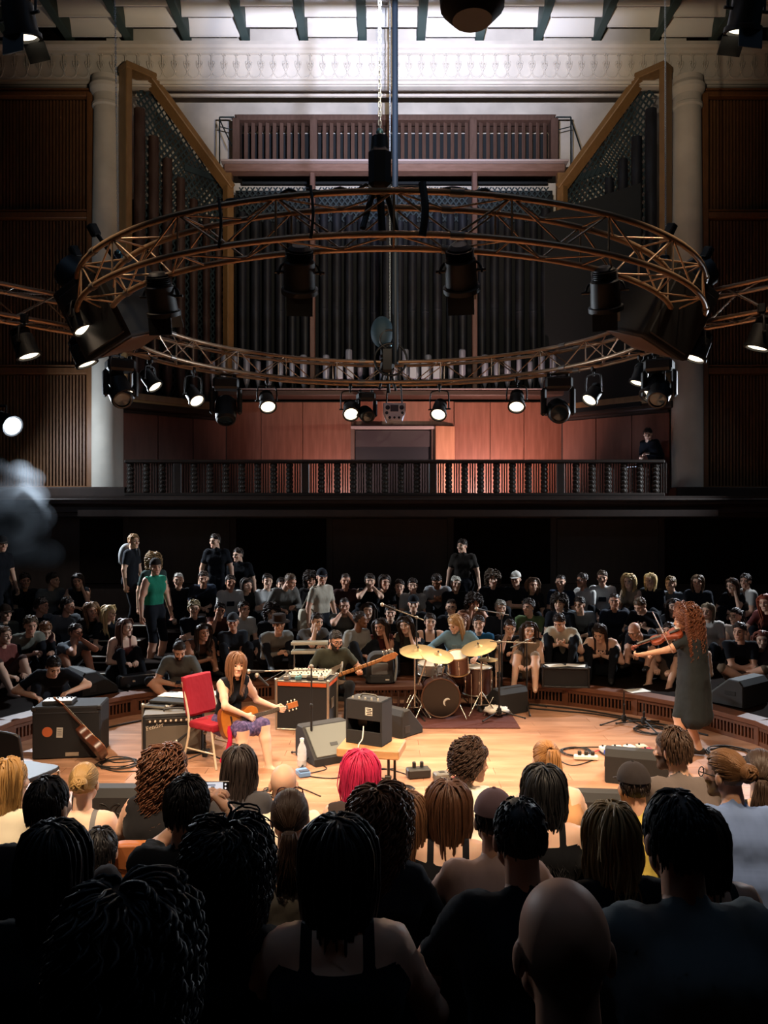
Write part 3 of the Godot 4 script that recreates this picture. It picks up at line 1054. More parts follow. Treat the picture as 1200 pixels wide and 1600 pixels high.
	# front bar above the rows nearest to us
	for k in 4:
		var at := Vector3(-3.0 + 2.1 * k, 7.7, -2.1)
		lamp("stage_lamp", "black front lamp hung high above the near rows, number %s from the left" % ["one", "two", "three", "four"][k], at, 0.3, Vector3(at.x * 0.75, 0.6, -6.0), 1.1, 66.0, 22.0, "front lamps above the near rows")
	var bar := thing("lamp_bar", "black bar high above the near rows carrying the front lamps", "lamp bar")
	obj("tube", MB.new().rod(Vector3(-3.6, 7.75, -2.1), Vector3(4.0, 7.75, -2.1), 0.025), black_metal, bar)
	for x in [-3.2, 3.6]:
		obj("wire", MB.new().rod(Vector3(x, 7.75, -2.1), Vector3(x, 13.3, -2.1), 0.006, 5), black_metal, bar)
	# lamp behind the balustrade, washing the right half of the gallery wall
	for g in [[Vector3(2.3, 3.05, -15.3), Vector3(2.2, 4.4, -17.3), 13.0], [Vector3(-0.95, 3.05, -15.3), Vector3(-0.9, 4.5, -17.3), 4.5]]:
		var gl := thing("gallery_lamp", "small floor lamp behind the balustrade near the doorway" if g[0].x < 0 else "small floor lamp behind the right part of the balustrade", "lamp", g[0])
		part("lamp_base", Vector3(0, -0.27, 0), Vector3(0.3, 0.06, 0.16), black_metal, gl)
		obj("housing", MB.new().lathe([Vector2(0, -0.1), Vector2(0.07, -0.09), Vector2(0.09, 0.0), Vector2(0.08, 0.005)], 16, Transform3D(Basis(Vector3.RIGHT, -0.9), Vector3(0, -0.15, 0))), black_metal, gl)
		obj("lamp_lens", MB.new().lathe([Vector2(0.08, 0.0), Vector2(0, 0.012)], 16, Transform3D(Basis(Vector3.RIGHT, -0.9), Vector3(0, -0.15, 0))), glow("ffdccc", 3.0), gl)
		spot("gallery_beam", g[0] + Vector3(0, -0.08, -0.08), g[1], Color(1.0, 0.8, 0.76), g[2], 62.0, 0.08)

func build_chains() -> void:
	var steel := hexm("aeb8bd", 0.3, 0.7)
	var link := MB.new()
	var pts := []
	for i in 14:
		var a := TAU * i / 14
		pts.append(Vector3(cos(a) * 0.42, sin(a) * 0.42 + (0.36 if sin(a) > 0.01 else -0.36 if sin(a) < -0.01 else 0.0), 0))
	link.tube(pts, 0.15, 6, false, true)
	var link_m := link.mesh()
	for c in [
		["thick bright chain hanging from the ceiling over the near ring truss", Vector3(-0.03, 5.4, -5.55), 0.026, 0.0],
		["thin chain hanging down the middle to the far ring truss", Vector3(0.09, 5.2, -11.72), 0.022, 0.0],
		["thin chain hanging to the left side of the ring truss", Vector3(-2.96, 5.6, -8.7), 0.02, -0.1],
		["thin chain hanging to the right side of the ring truss", Vector3(3.14, 5.5, -8.7), 0.02, -0.02]]:
		var at: Vector3 = c[1]
		var s: float = c[2]
		var o := thing("chain", c[0], "chain", at, 0.0, "hoist chains")
		var mm := MultiMesh.new()
		mm.transform_format = MultiMesh.TRANSFORM_3D
		mm.mesh = link_m
		var pitch := s * 1.26
		var n := int((12.9 - at.y) / pitch)
		mm.instance_count = n
		for i in n:
			mm.set_instance_transform(i, Transform3D(Basis(Vector3.UP, PI / 2 * (i % 2) + 0.4).scaled(Vector3.ONE * s), Vector3(c[3] * i / n, i * pitch, 0)))
		var mi := MultiMeshInstance3D.new()
		mi.name = "chain_links"
		mi.multimesh = mm
		mi.material_override = steel
		o.add_child(mi)
		mi.set_meta("kind", "stuff")
		obj("hook", MB.new().tube(arc(Vector3(0, -0.05, 0), 0.035, -2.2, PI / 2, 10), 0.009, 6).lathe([Vector2(0, 0.0), Vector2(0.02, 0), Vector2(0.028, 0.03), Vector2(0.02, 0.05), Vector2(0, 0.05)], 10, Transform3D(Basis.IDENTITY, Vector3(0, -0.03, 0))), hexm("5f8a94", 0.4, 0.6), o)
	# hoists
	for h in [[Vector3(-0.03, 5.0, -5.55), "black chain hoist on the near ring truss", 1.0], [Vector3(0.05, 4.85, -11.72), "black chain hoist with bag on the far ring truss", 1.3], [Vector3(-2.96, 5.25, -8.75), "black chain hoist on the left side of ring truss", 1.0], [Vector3(3.14, 5.2, -8.75), "black chain hoist on the right side of ring truss", 1.0]]:
		var o := thing("chain_hoist", h[1], "hoist", h[0], 0.0, "chain hoists")
		var s: float = h[2]
		obj("motor_body", MB.new().box(Vector3(0, 0.12, 0), Vector3(0.16, 0.3, 0.2) * s, 0.04).lathe([Vector2(0, -0.02), Vector2(0.06, -0.02), Vector2(0.08, 0.05), Vector2(0.06, 0.36), Vector2(0.03, 0.38), Vector2(0, 0.38)], 14), black_metal, o)
		obj("sling", MB.new().tube([Vector3(-0.04, 0, 0), Vector3(-0.12, -0.32, 0.1)], 0.022, 6).tube([Vector3(0.04, 0, 0), Vector3(0.13, -0.32, -0.08)], 0.022, 6).tube([Vector3(0.0, 0, 0), Vector3(0.02, -0.36, -0.02)], 0.03, 6), black_metal, o)
		if s > 1.0:
			var bag := MB.new().ball(Vector3(-0.08, 0.55, 0), Vector3(0.17, 0.24, 0.12), 14, 10)
			obj("chain_bag", bag, hexm("16303d", 0.7), o)
			for k in 2:
				obj("cable_loop", MB.new().tube(arc(Vector3(0.05 - 0.02 * k, 0.12 + 0.3 * k, 0.1), 0.24 - 0.1 * k, 0, TAU * 0.94, 22), 0.018, 6), black_metal, o)
	var cab := MB.new().tube([Vector3(0.17, 4.9, -11.6), Vector3(0.165, 8, -11.6), Vector3(0.16, 13.2, -11.6)], 0.045, 8)
	tag(obj("cable_bundle", cab, hexm("0d1b26", 0.6)), "thick dark cable bundle hanging beside the middle chain", "cable")
	# cables lying along the near part of the ring
	var rng := RandomNumberGenerator.new()
	rng.seed = 3
	var pts2 := []
	for i in 26:
		var a := PI + lerpf(0.5, -0.28, i / 25.0)
		pts2.append(RC + Vector3(sin(a) * (RR + rng.randf_range(-0.05, 0.05)), TOP + 0.04 + 0.06 * absf(sin(i * 1.7)), -cos(a) * (RR + rng.randf_range(-0.05, 0.05))))
	tag(obj("truss_cable", MB.new().tube(curve(pts2, 3), 0.014, 6), black_metal), "black cables looping along the top of the near ring truss", "cable")
	for k in 3:
		var a: float = [PI + 0.4, PI + 0.18, PI - 0.06][k]
		var b := MB.new()
		var c := RC + Vector3(sin(a) * (RR + 0.17), 0, -cos(a) * (RR + 0.17))
		b.tube(curve([c + Vector3(0, TOP + 0.05, 0), c + Vector3(0.02, (TOP + BOT) / 2, 0.02), c + Vector3(0, BOT - 0.02, 0)], 4), 0.012 if k < 2 else 0.03, 6)
		tag(obj("cable_drop", b, black_metal), ["black cable wrapped over the ring truss above the left organ post", "black cable wrapped over the ring truss left of the bright chain", "wide black strap down the ring truss right of the bright chain"][k], "cable")

func moving_head(label: String, hang: Vector3, turn: float, tilt: float, s: float) -> void:
	var o := thing("moving_head", label, "stage lamp", hang, turn, "moving head lights")
	obj("base", MB.new().box(Vector3(0, -0.1, 0) * s, Vector3(0.36, 0.16, 0.3) * s, 0.03).box(Vector3(-0.12, 0, 0) * s, Vector3(0.05, 0.08, 0.06) * s, 0.01).box(Vector3(0.12, 0, 0) * s, Vector3(0.05, 0.08, 0.06) * s, 0.01), black_metal, o)
	for k in [-1.0, 1.0]:
		obj("yoke_arm", MB.new().box(Vector3(0.19 * k, -0.34, 0) * s, Vector3(0.07, 0.36, 0.15) * s, 0.025), black_metal, o)
	var bs := Basis(Vector3.RIGHT, tilt)
	var b := MB.new().lathe([Vector2(0, -0.2) * s, Vector2(0.09, -0.2) * s, Vector2(0.145, -0.14) * s, Vector2(0.155, 0.0) * s, Vector2(0.14, 0.17) * s, Vector2(0.12, 0.2) * s, Vector2(0.1, 0.2) * s, Vector2(0.1, 0.18) * s], 20, Transform3D(bs, Vector3(0, -0.46, 0) * s))
	var hd := obj("head", b, black_metal, o)
	obj("lamp_glass", MB.new().lathe([Vector2(0.1, 0.18) * s, Vector2(0, 0.19) * s], 20, Transform3D(bs, Vector3(0, -0.46, 0) * s)), hexm("23343f", 0.1, 0.3), hd)

func build_flown() -> void:
	moving_head("black moving head light under ring truss left of the lamps' middle", RC + Vector3(sin(-0.785) * 3.25, BOT - 0.04, -cos(-0.785) * 3.25), 0.2, 2.6, 1.0)
	moving_head("black moving head light under ring truss at the right, arms open", RC + Vector3(sin(0.815) * 3.25, BOT - 0.04, -cos(0.815) * 3.25), -0.1, 1.9, 1.05)
	moving_head("black dome of a moving head light cut by the top edge", Vector3(0.339, 5.149, -3), 0.0, 0.0, 0.85)
	moving_head("black moving head light with bluish lens under the left of ring truss", Vector3(-3.141, 4.53, -9.3), 0.5, 2.2, 0.9)
	moving_head("black moving head light with bluish lens under the right of ring truss", Vector3(3.278, 4.53, -9.3), -0.5, 2.2, 0.9)
	moving_head("black moving head light behind the lamp left of the projector", Vector3(-0.273, 4.534, -11.9), 0.3, 2.0, 0.75)
	for s in [-1.0, 1.0]:
		var at: Vector3 = Vector3(-2.66, 4.733, -7.8) if s < 0 else Vector3(2.711, 4.733, -7.8)
		var o := thing("flown_loudspeaker", "big black loudspeaker flown from the left side of ring truss" if s < 0 else "big black loudspeaker flown from the right side of ring truss", "loudspeaker", at)
		o.rotation = Vector3(0.35, 0.5 * s, 0.3 * -s)
		o.scale = Vector3.ONE * 1.18
		obj("cabinet", MB.new().prism(PackedVector2Array([Vector2(-0.26, -0.3), Vector2(0.26, -0.3), Vector2(0.3, 0.3), Vector2(-0.3, 0.3)]), 0.62, Transform3D(Basis(Vector3.RIGHT, PI / 2), Vector3.ZERO), 0.02), hexm("060607", 0.9), o)
		part("grille", Vector3(0, -0.01, 0.305), Vector3(0.5, 0.52, 0.02), hexm("15171a", 0.7, 0.3), o, 0.008)
		part("cabinet_underside", Vector3(0, -0.315, 0.0), Vector3(0.42, 0.012, 0.44), hexm("4a3a30", 0.6), o)
		for k in [-1.0, 1.0]:
			obj("bracket", MB.new().rod(Vector3(0.24 * k, 0.25, 0), Vector3(0.2 * k, 0.62, 0.05 * k), 0.018).box(Vector3(0.2 * k, 0.6, 0.05 * k), Vector3(0.06, 0.1, 0.08), 0.01), black_metal, o)
		obj("rear_horn", MB.new().lathe([Vector2(0, 0), Vector2(0.12, 0), Vector2(0.16, 0.12), Vector2(0.15, 0.3), Vector2(0, 0.32)], 16, Transform3D(Basis(Vector3.FORWARD, 0.6 * s), Vector3(0.15 * s, 0.25, 0))), black_metal, o)
	# projector
	var o := thing("projector", "white projector with dark lenses hanging under the ring truss middle", "projector", Vector3(0.156, 4.212, -11.9))
	var body := PackedVector2Array([Vector2(-0.12, -0.14), Vector2(0.12, -0.14), Vector2(0.17, 0.0), Vector2(0.17, 0.13), Vector2(-0.17, 0.13), Vector2(-0.17, 0.0)])
	obj("housing", MB.new().prism(body, 0.3, Transform3D.IDENTITY, 0.015), hexm("cfd0e2", 0.4), o)
	obj("bracket", MB.new().rod(Vector3(-0.12, 0.13, 0), Vector3(-0.1, 0.44, 0), 0.012).rod(Vector3(0.12, 0.13, 0), Vector3(0.1, 0.44, 0), 0.012), black_metal, o)
	for h in [[-0.1, 0.06, 0.035], [0.11, 0.06, 0.035], [-0.115, -0.02, 0.025], [0.12, -0.02, 0.02], [-0.07, -0.09, 0.022], [0.0, -0.09, 0.018], [0.07, -0.09, 0.018]]:
		obj("lens", MB.new().lathe([Vector2(h[2], 0), Vector2(h[2], 0.012), Vector2(h[2] * 0.7, 0.012), Vector2(0, 0.004)], 12, Transform3D(Basis(Vector3.RIGHT, PI / 2), Vector3(h[0], h[1], 0.15))), hexm("2a2a3c", 0.2), o)
	part("lens_window", Vector3(0, 0.05, 0.152), Vector3(0.12, 0.1, 0.01), hexm("3a3a50", 0.2), o)
# ---------------------------------------------------------------- people

# A distance field on a grid, meshed as surface nets.
class Field:
	var cell: float
	var org: Vector3
	var nx: int
	var ny: int
	var nz: int
	var g := PackedFloat32Array()
	func _init(lo: Vector3, hi: Vector3, c: float) -> void:
		cell = c
		org = lo - Vector3.ONE * c * 2
		var s := (hi - lo) / c
		nx = int(s.x) + 5
		ny = int(s.y) + 5
		nz = int(s.z) + 5
		g.resize(nx * ny * nz)
		g.fill(1.0)
	func span(lo: Vector3, hi: Vector3) -> Array:
		var a := (lo - org) / cell
		var b := (hi - org) / cell
		return [maxi(0, int(a.x)), mini(nx - 1, int(b.x) + 1), maxi(0, int(a.y)), mini(ny - 1, int(b.y) + 1), maxi(0, int(a.z)), mini(nz - 1, int(b.z) + 1)]
	func cap(a: Vector3, b: Vector3, ra: float, rb: float, k: float) -> void:
		var m := Vector3.ONE * (maxf(ra, rb) + k + cell * 2.0)
		var r := span(a.min(b) - m, a.max(b) + m)
		var ba := b - a
		var bb := 1.0 / maxf(ba.length_squared(), 1e-9)
		var dr := rb - ra
		var ik := 1.0 / k
		var kq := k * 0.25
		for z in range(r[4], r[5] + 1):
			for y in range(r[2], r[3] + 1):
				var i: int = (z * ny + y) * nx + r[0]
				var p := org + Vector3(r[0], y, z) * cell - a
				for x in range(r[0], r[1] + 1):
					var h := clampf(p.dot(ba) * bb, 0.0, 1.0)
					var d := (p - ba * h).length() - ra - dr * h
					var o := g[i]
					var q := k - absf(o - d)
					g[i] = minf(o, d) - (q * q * ik * 0.25 if q > 0.0 else 0.0)
					p.x += cell
					i += 1
	func ell(c: Vector3, rr: Vector3, k: float, cut := false) -> void:
		var m := rr + Vector3.ONE * (k + cell * 2.0)
		var r := span(c - m, c + m)
		for z in range(r[4], r[5] + 1):
			for y in range(r[2], r[3] + 1):
				var i: int = (z * ny + y) * nx + r[0]
				var p := org + Vector3(r[0], y, z) * cell - c
				for x in range(r[0], r[1] + 1):
					var e := p / rr
					var k0 := e.length()
					var k1 := (e / rr).length()
					var d := k0 * (k0 - 1.0) / maxf(k1, 1e-6)
					var o := g[i]
					if cut:
						d = -d
						var q2 := k - absf(o - d)
						g[i] = maxf(o, d) + (q2 * q2 / k * 0.25 if q2 > 0.0 else 0.0)
					else:
						var q := k - absf(o - d)
						g[i] = minf(o, d) - (q * q / k * 0.25 if q > 0.0 else 0.0)
					p.x += cell
					i += 1
	func net() -> MB:
		var o := MB.new()
		var vid := PackedInt32Array()
		vid.resize(g.size())
		vid.fill(-1)
		var sx := 1
		var sy := nx
		var sz := nx * ny
		var lim := cell * 2.0
		var cells := PackedInt32Array()
		for z in nz - 1:
			for y in ny - 1:
				var i := (z * ny + y) * nx
				for x in nx - 1:
					var d0 := g[i]
					if absf(d0) < lim:
						var d1 := g[i + 1]
						var d2 := g[i + sy]
						var d3 := g[i + sy + 1]
						var d4 := g[i + sz]
						var d5 := g[i + sz + 1]
						var d6 := g[i + sz + sy]
						var d7 := g[i + sz + sy + 1]
						var s := int(d0 < 0) + int(d1 < 0) + int(d2 < 0) + int(d3 < 0) + int(d4 < 0) + int(d5 < 0) + int(d6 < 0) + int(d7 < 0)
						if s > 0 and s < 8:
							var p := Vector3.ZERO
							var n := 0
							if (d0 < 0) != (d1 < 0):
								p += Vector3(d0 / (d0 - d1), 0, 0); n += 1
							if (d2 < 0) != (d3 < 0):
								p += Vector3(d2 / (d2 - d3), 1, 0); n += 1
							if (d4 < 0) != (d5 < 0):
								p += Vector3(d4 / (d4 - d5), 0, 1); n += 1
							if (d6 < 0) != (d7 < 0):
								p += Vector3(d6 / (d6 - d7), 1, 1); n += 1
							if (d0 < 0) != (d2 < 0):
								p += Vector3(0, d0 / (d0 - d2), 0); n += 1
							if (d1 < 0) != (d3 < 0):
								p += Vector3(1, d1 / (d1 - d3), 0); n += 1
							if (d4 < 0) != (d6 < 0):
								p += Vector3(0, d4 / (d4 - d6), 1); n += 1
							if (d5 < 0) != (d7 < 0):
								p += Vector3(1, d5 / (d5 - d7), 1); n += 1
							if (d0 < 0) != (d4 < 0):
								p += Vector3(0, 0, d0 / (d0 - d4)); n += 1
							if (d1 < 0) != (d5 < 0):
								p += Vector3(1, 0, d1 / (d1 - d5)); n += 1
							if (d2 < 0) != (d6 < 0):
								p += Vector3(0, 1, d2 / (d2 - d6)); n += 1
							if (d3 < 0) != (d7 < 0):
								p += Vector3(1, 1, d3 / (d3 - d7)); n += 1
							vid[i] = o.v.size()
							cells.append(i)
							o.v.append(org + (Vector3(x, y, z) + p / n) * cell)
							o.n.append(Vector3(d1 + d3 + d5 + d7 - d0 - d2 - d4 - d6, d2 + d3 + d6 + d7 - d0 - d1 - d4 - d5, d4 + d5 + d6 + d7 - d0 - d1 - d2 - d3).normalized())
					i += 1
		for i in cells:
			var a := g[i] < 0
			if i >= sz + sy + 1:
				if a != (g[i + sx] < 0):
					quad4(o, vid, i, i - sy, i - sy - sz, i - sz, a)
				if a != (g[i + sy] < 0):
					quad4(o, vid, i, i - sz, i - sz - sx, i - sx, a)
				if a != (g[i + sz] < 0):
					quad4(o, vid, i, i - sx, i - sx - sy, i - sy, a)
		return o
	func quad4(o: MB, vid: PackedInt32Array, a: int, b: int, c: int, d: int, flip: bool) -> void:
		var p := vid[a]
		var q := vid[b]
		var r := vid[c]
		var s := vid[d]
		if p < 0 or q < 0 or r < 0 or s < 0:
			return
		if flip:
			o.ix.append_array([p, r, q, p, s, r])
		else:
			o.ix.append_array([p, q, r, p, r, s])

# regions of a body: each becomes one surface of its mesh
const SKIN := 0
const TORSO := 1
const SLEEVE := 2
const FORE := 3
const HIP := 4
const SHIN := 5
const FOOT := 6
const YOKE := 7
const EYE := 8
const LIP := 9
const BROW := 10
const BEARD := 11
const NREG := 12

# cuts the triangles of b along the borders of its regions; w holds NREG values per vertex, the least one wins
func split_regions(b: MB, w: PackedFloat32Array, out: Array) -> void:
	var n := b.v.size()
	var win := PackedInt32Array()
	win.resize(n)
	for i in n:
		var best := 0
		var bd := 1e9
		for r in NREG:
			var d := w[i * NREG + r]
			if d < bd:
				bd = d
				best = r
		win[i] = best
	var maps := []
	for r in NREG:
		maps.append({})
	for t in range(0, b.ix.size(), 3):
		var tri := [b.ix[t], b.ix[t + 1], b.ix[t + 2]]
		var ra := win[tri[0]]
		var rb := win[tri[1]]
		var rc := win[tri[2]]
		if ra == rb and rb == rc:
			for q in tri:
				emit(b, q, out[ra], maps[ra])
			continue
		if ra != rb and rb != rc and ra != rc:
			for q in tri:
				emit(b, q, out[ra], maps[ra])
			continue
		var odd := 0
		if ra == rc:
			odd = 1
		elif ra == rb:
			odd = 2
		var A: int = tri[odd]
		var B: int = tri[(odd + 1) % 3]
		var C: int = tri[(odd + 2) % 3]
		var r0 := win[A]
		var r1 := win[B]
		var fa := w[A * NREG + r0] - w[A * NREG + r1]
		var fb := w[B * NREG + r0] - w[B * NREG + r1]
		var fc := w[C * NREG + r0] - w[C * NREG + r1]
		var tb := clampf(fa / (fa - fb) if absf(fa - fb) > 1e-9 else 0.5, 0.02, 0.98)
		var tc := clampf(fa / (fa - fc) if absf(fa - fc) > 1e-9 else 0.5, 0.02, 0.98)
		var mv := [b.v[A].lerp(b.v[B], tb), b.v[A].lerp(b.v[C], tc)]
		var mn := [b.n[A].lerp(b.n[B], tb), b.n[A].lerp(b.n[C], tc)]
		var o: MB = out[r0]
		var s := o.v.size()
		o.v.append_array([b.v[A], mv[0], mv[1]])
		o.n.append_array([b.n[A], mn[0], mn[1]])
		o.ix.append_array([s, s + 1, s + 2])
		o = out[r1]
		s = o.v.size()
		o.v.append_array([mv[0], b.v[B], b.v[C], mv[1]])
		o.n.append_array([mn[0], b.n[B], b.n[C], mn[1]])
		o.ix.append_array([s, s + 1, s + 2, s, s + 2, s + 3])

func emit(b: MB, q: int, o: MB, m: Dictionary) -> void:
	if not m.has(q):
		m[q] = o.v.size()
		o.v.append(b.v[q])
		o.n.append(b.n[q])
	o.ix.append(m[q])

func seg_d(p: Vector3, a: Vector3, b: Vector3, ra: float, rb: float) -> float:
	var ba := b - a
	var h := clampf((p - a).dot(ba) / maxf(ba.length_squared(), 1e-9), 0.0, 1.0)
	return (p - a - ba * h).length() - lerpf(ra, rb, h)

# head: origin between the ears at eye height, +z is the face
var heads := {}
func head_parts(cell: float, beard := 0.0) -> Array:
	var key := "%.4f|%.2f" % [cell, beard]
	if heads.has(key):
		return heads[key]
	var f := Field.new(Vector3(-0.1, -0.17, -0.13), Vector3(0.1, 0.14, 0.14), cell)
	f.ell(Vector3(0, 0.03, -0.012), Vector3(0.075, 0.09, 0.094), 0.01)
	f.ell(Vector3(0, -0.03, 0.03), Vector3(0.058, 0.083, 0.06), 0.03)
	f.cap(Vector3(0, -0.06, -0.03), Vector3(0, -0.16, -0.045), 0.052, 0.056, 0.02)
	for s in [-1.0, 1.0]:
		f.cap(Vector3(0.05 * s, -0.055, 0.01), Vector3(0.016 * s, -0.1, 0.066), 0.017, 0.016, 0.025)
		f.ell(Vector3(0.038 * s, -0.026, 0.064), Vector3(0.024, 0.022, 0.022), 0.02)
		f.ell(Vector3(0.077 * s, -0.008, -0.012), Vector3(0.011, 0.031, 0.019), 0.008)
		f.cap(Vector3(0.012 * s, 0.026, 0.083), Vector3(0.046 * s, 0.024, 0.068), 0.011, 0.01, 0.015)
	for s in [-1.0, 1.0]:
		f.ell(Vector3(0.032 * s, 0.002, 0.102), Vector3(0.02, 0.013, 0.02), 0.012, true)
		f.ell(Vector3(0.032 * s, 0.0, 0.073), Vector3(0.0145, 0.013, 0.0145), 0.004)
		f.ell(Vector3(0.011 * s, -0.036, 0.092), Vector3(0.009, 0.008, 0.01), 0.008)
	f.cap(Vector3(0, 0.014, 0.086), Vector3(0, -0.032, 0.108), 0.008, 0.0105, 0.012)
	f.cap(Vector3(-0.018, -0.064, 0.083), Vector3(0.018, -0.064, 0.083), 0.0075, 0.0075, 0.01)
	f.cap(Vector3(-0.014, -0.074, 0.083), Vector3(0.014, -0.074, 0.083), 0.008, 0.008, 0.01)
	f.ell(Vector3(0, -0.1, 0.068), Vector3(0.022, 0.018, 0.02), 0.02)
	var b := f.net()
	var out := []
	for r in NREG:
		out.append(MB.new())
	var w := PackedFloat32Array()
	w.resize(b.v.size() * NREG)
	w.fill(1.0)
	for i in b.v.size():
		var p := b.v[i]
		var q := Vector3(absf(p.x), p.y, p.z)
		w[i * NREG + SKIN] = 0.0
		w[i * NREG + EYE] = (q - Vector3(0.032, 0.0, 0.085)).length() - 0.0105
		w[i * NREG + LIP] = seg_d(q, Vector3(0, -0.069, 0.094), Vector3(0.016, -0.067, 0.088), 0.0105, 0.006)
		w[i * NREG + BROW] = seg_d(q, Vector3(0.016, 0.025, 0.094), Vector3(0.05, 0.024, 0.078), 0.0065, 0.005)
		if beard > 0.0:
			var bd := maxf(p.y + 0.05 - 0.9 * maxf(q.x - 0.035, 0.0), -p.z)
			bd = maxf(bd, 0.014 - (q - Vector3(0, -0.069, 0.092)).length() * 0.9)
			w[i * NREG + BEARD] = bd
	split_regions(b, w, out)
	heads[key] = out
	return out

# hand: origin at the wrist, fingers along -y, palm facing -z, thumb at +x (right hand seen from the back)
var hands := {}
func hand_part(curl: float) -> MB:
	var key := "%.2f" % curl
	if hands.has(key):
		return hands[key]
	var f := Field.new(Vector3(-0.06, -0.2, -0.1), Vector3(0.08, 0.03, 0.03), 0.0058)
	f.cap(Vector3(0, 0.02, 0), Vector3(0, -0.02, 0), 0.026, 0.026, 0.01)
	for x in [-0.026, -0.009, 0.009, 0.026]:
		f.cap(Vector3(x * 0.5, -0.015, 0), Vector3(x, -0.09, 0), 0.015, 0.0125, 0.012)
	var lens := [0.06, 0.075, 0.082, 0.072]
	for i in 4:
		var x: float = -0.031 + i * 0.0207
		var p := Vector3(x, -0.088, 0)
		var a := curl * 0.5
		var L: float = lens[i]
		for s in 3:
			var q: Vector3 = p + Vector3(0.0, -cos(a), -sin(a)) * L * [0.45, 0.32, 0.25][s]
			f.cap(p, q, 0.0095 - 0.0008 * s, 0.009 - 0.0008 * s, 0.002)
			p = q
			a += curl * 0.75
	f.cap(Vector3(0.02, -0.025, -0.005), Vector3(0.048, -0.055, -0.018), 0.014, 0.012, 0.01)
	f.cap(Vector3(0.048, -0.055, -0.018), Vector3(0.052 - 0.02 * curl, -0.092, -0.03 - 0.01 * curl), 0.0115, 0.009, 0.004)
	hands[key] = f.net()
	return hands[key]

func ik(a: Vector3, t: Vector3, l1: float, l2: float, pole: Vector3) -> Array:   # middle joint and reached end
	var d := t - a
	var L := clampf(d.length(), 0.05, l1 + l2 - 0.005)
	d = d.normalized()
	var c := (l1 * l1 - l2 * l2 + L * L) / (2.0 * L)
	var h := sqrt(maxf(l1 * l1 - c * c, 0.0))
	var pv := (pole - d * pole.dot(d)).normalized()
	return [a + d * c + pv * h, a + d * L]

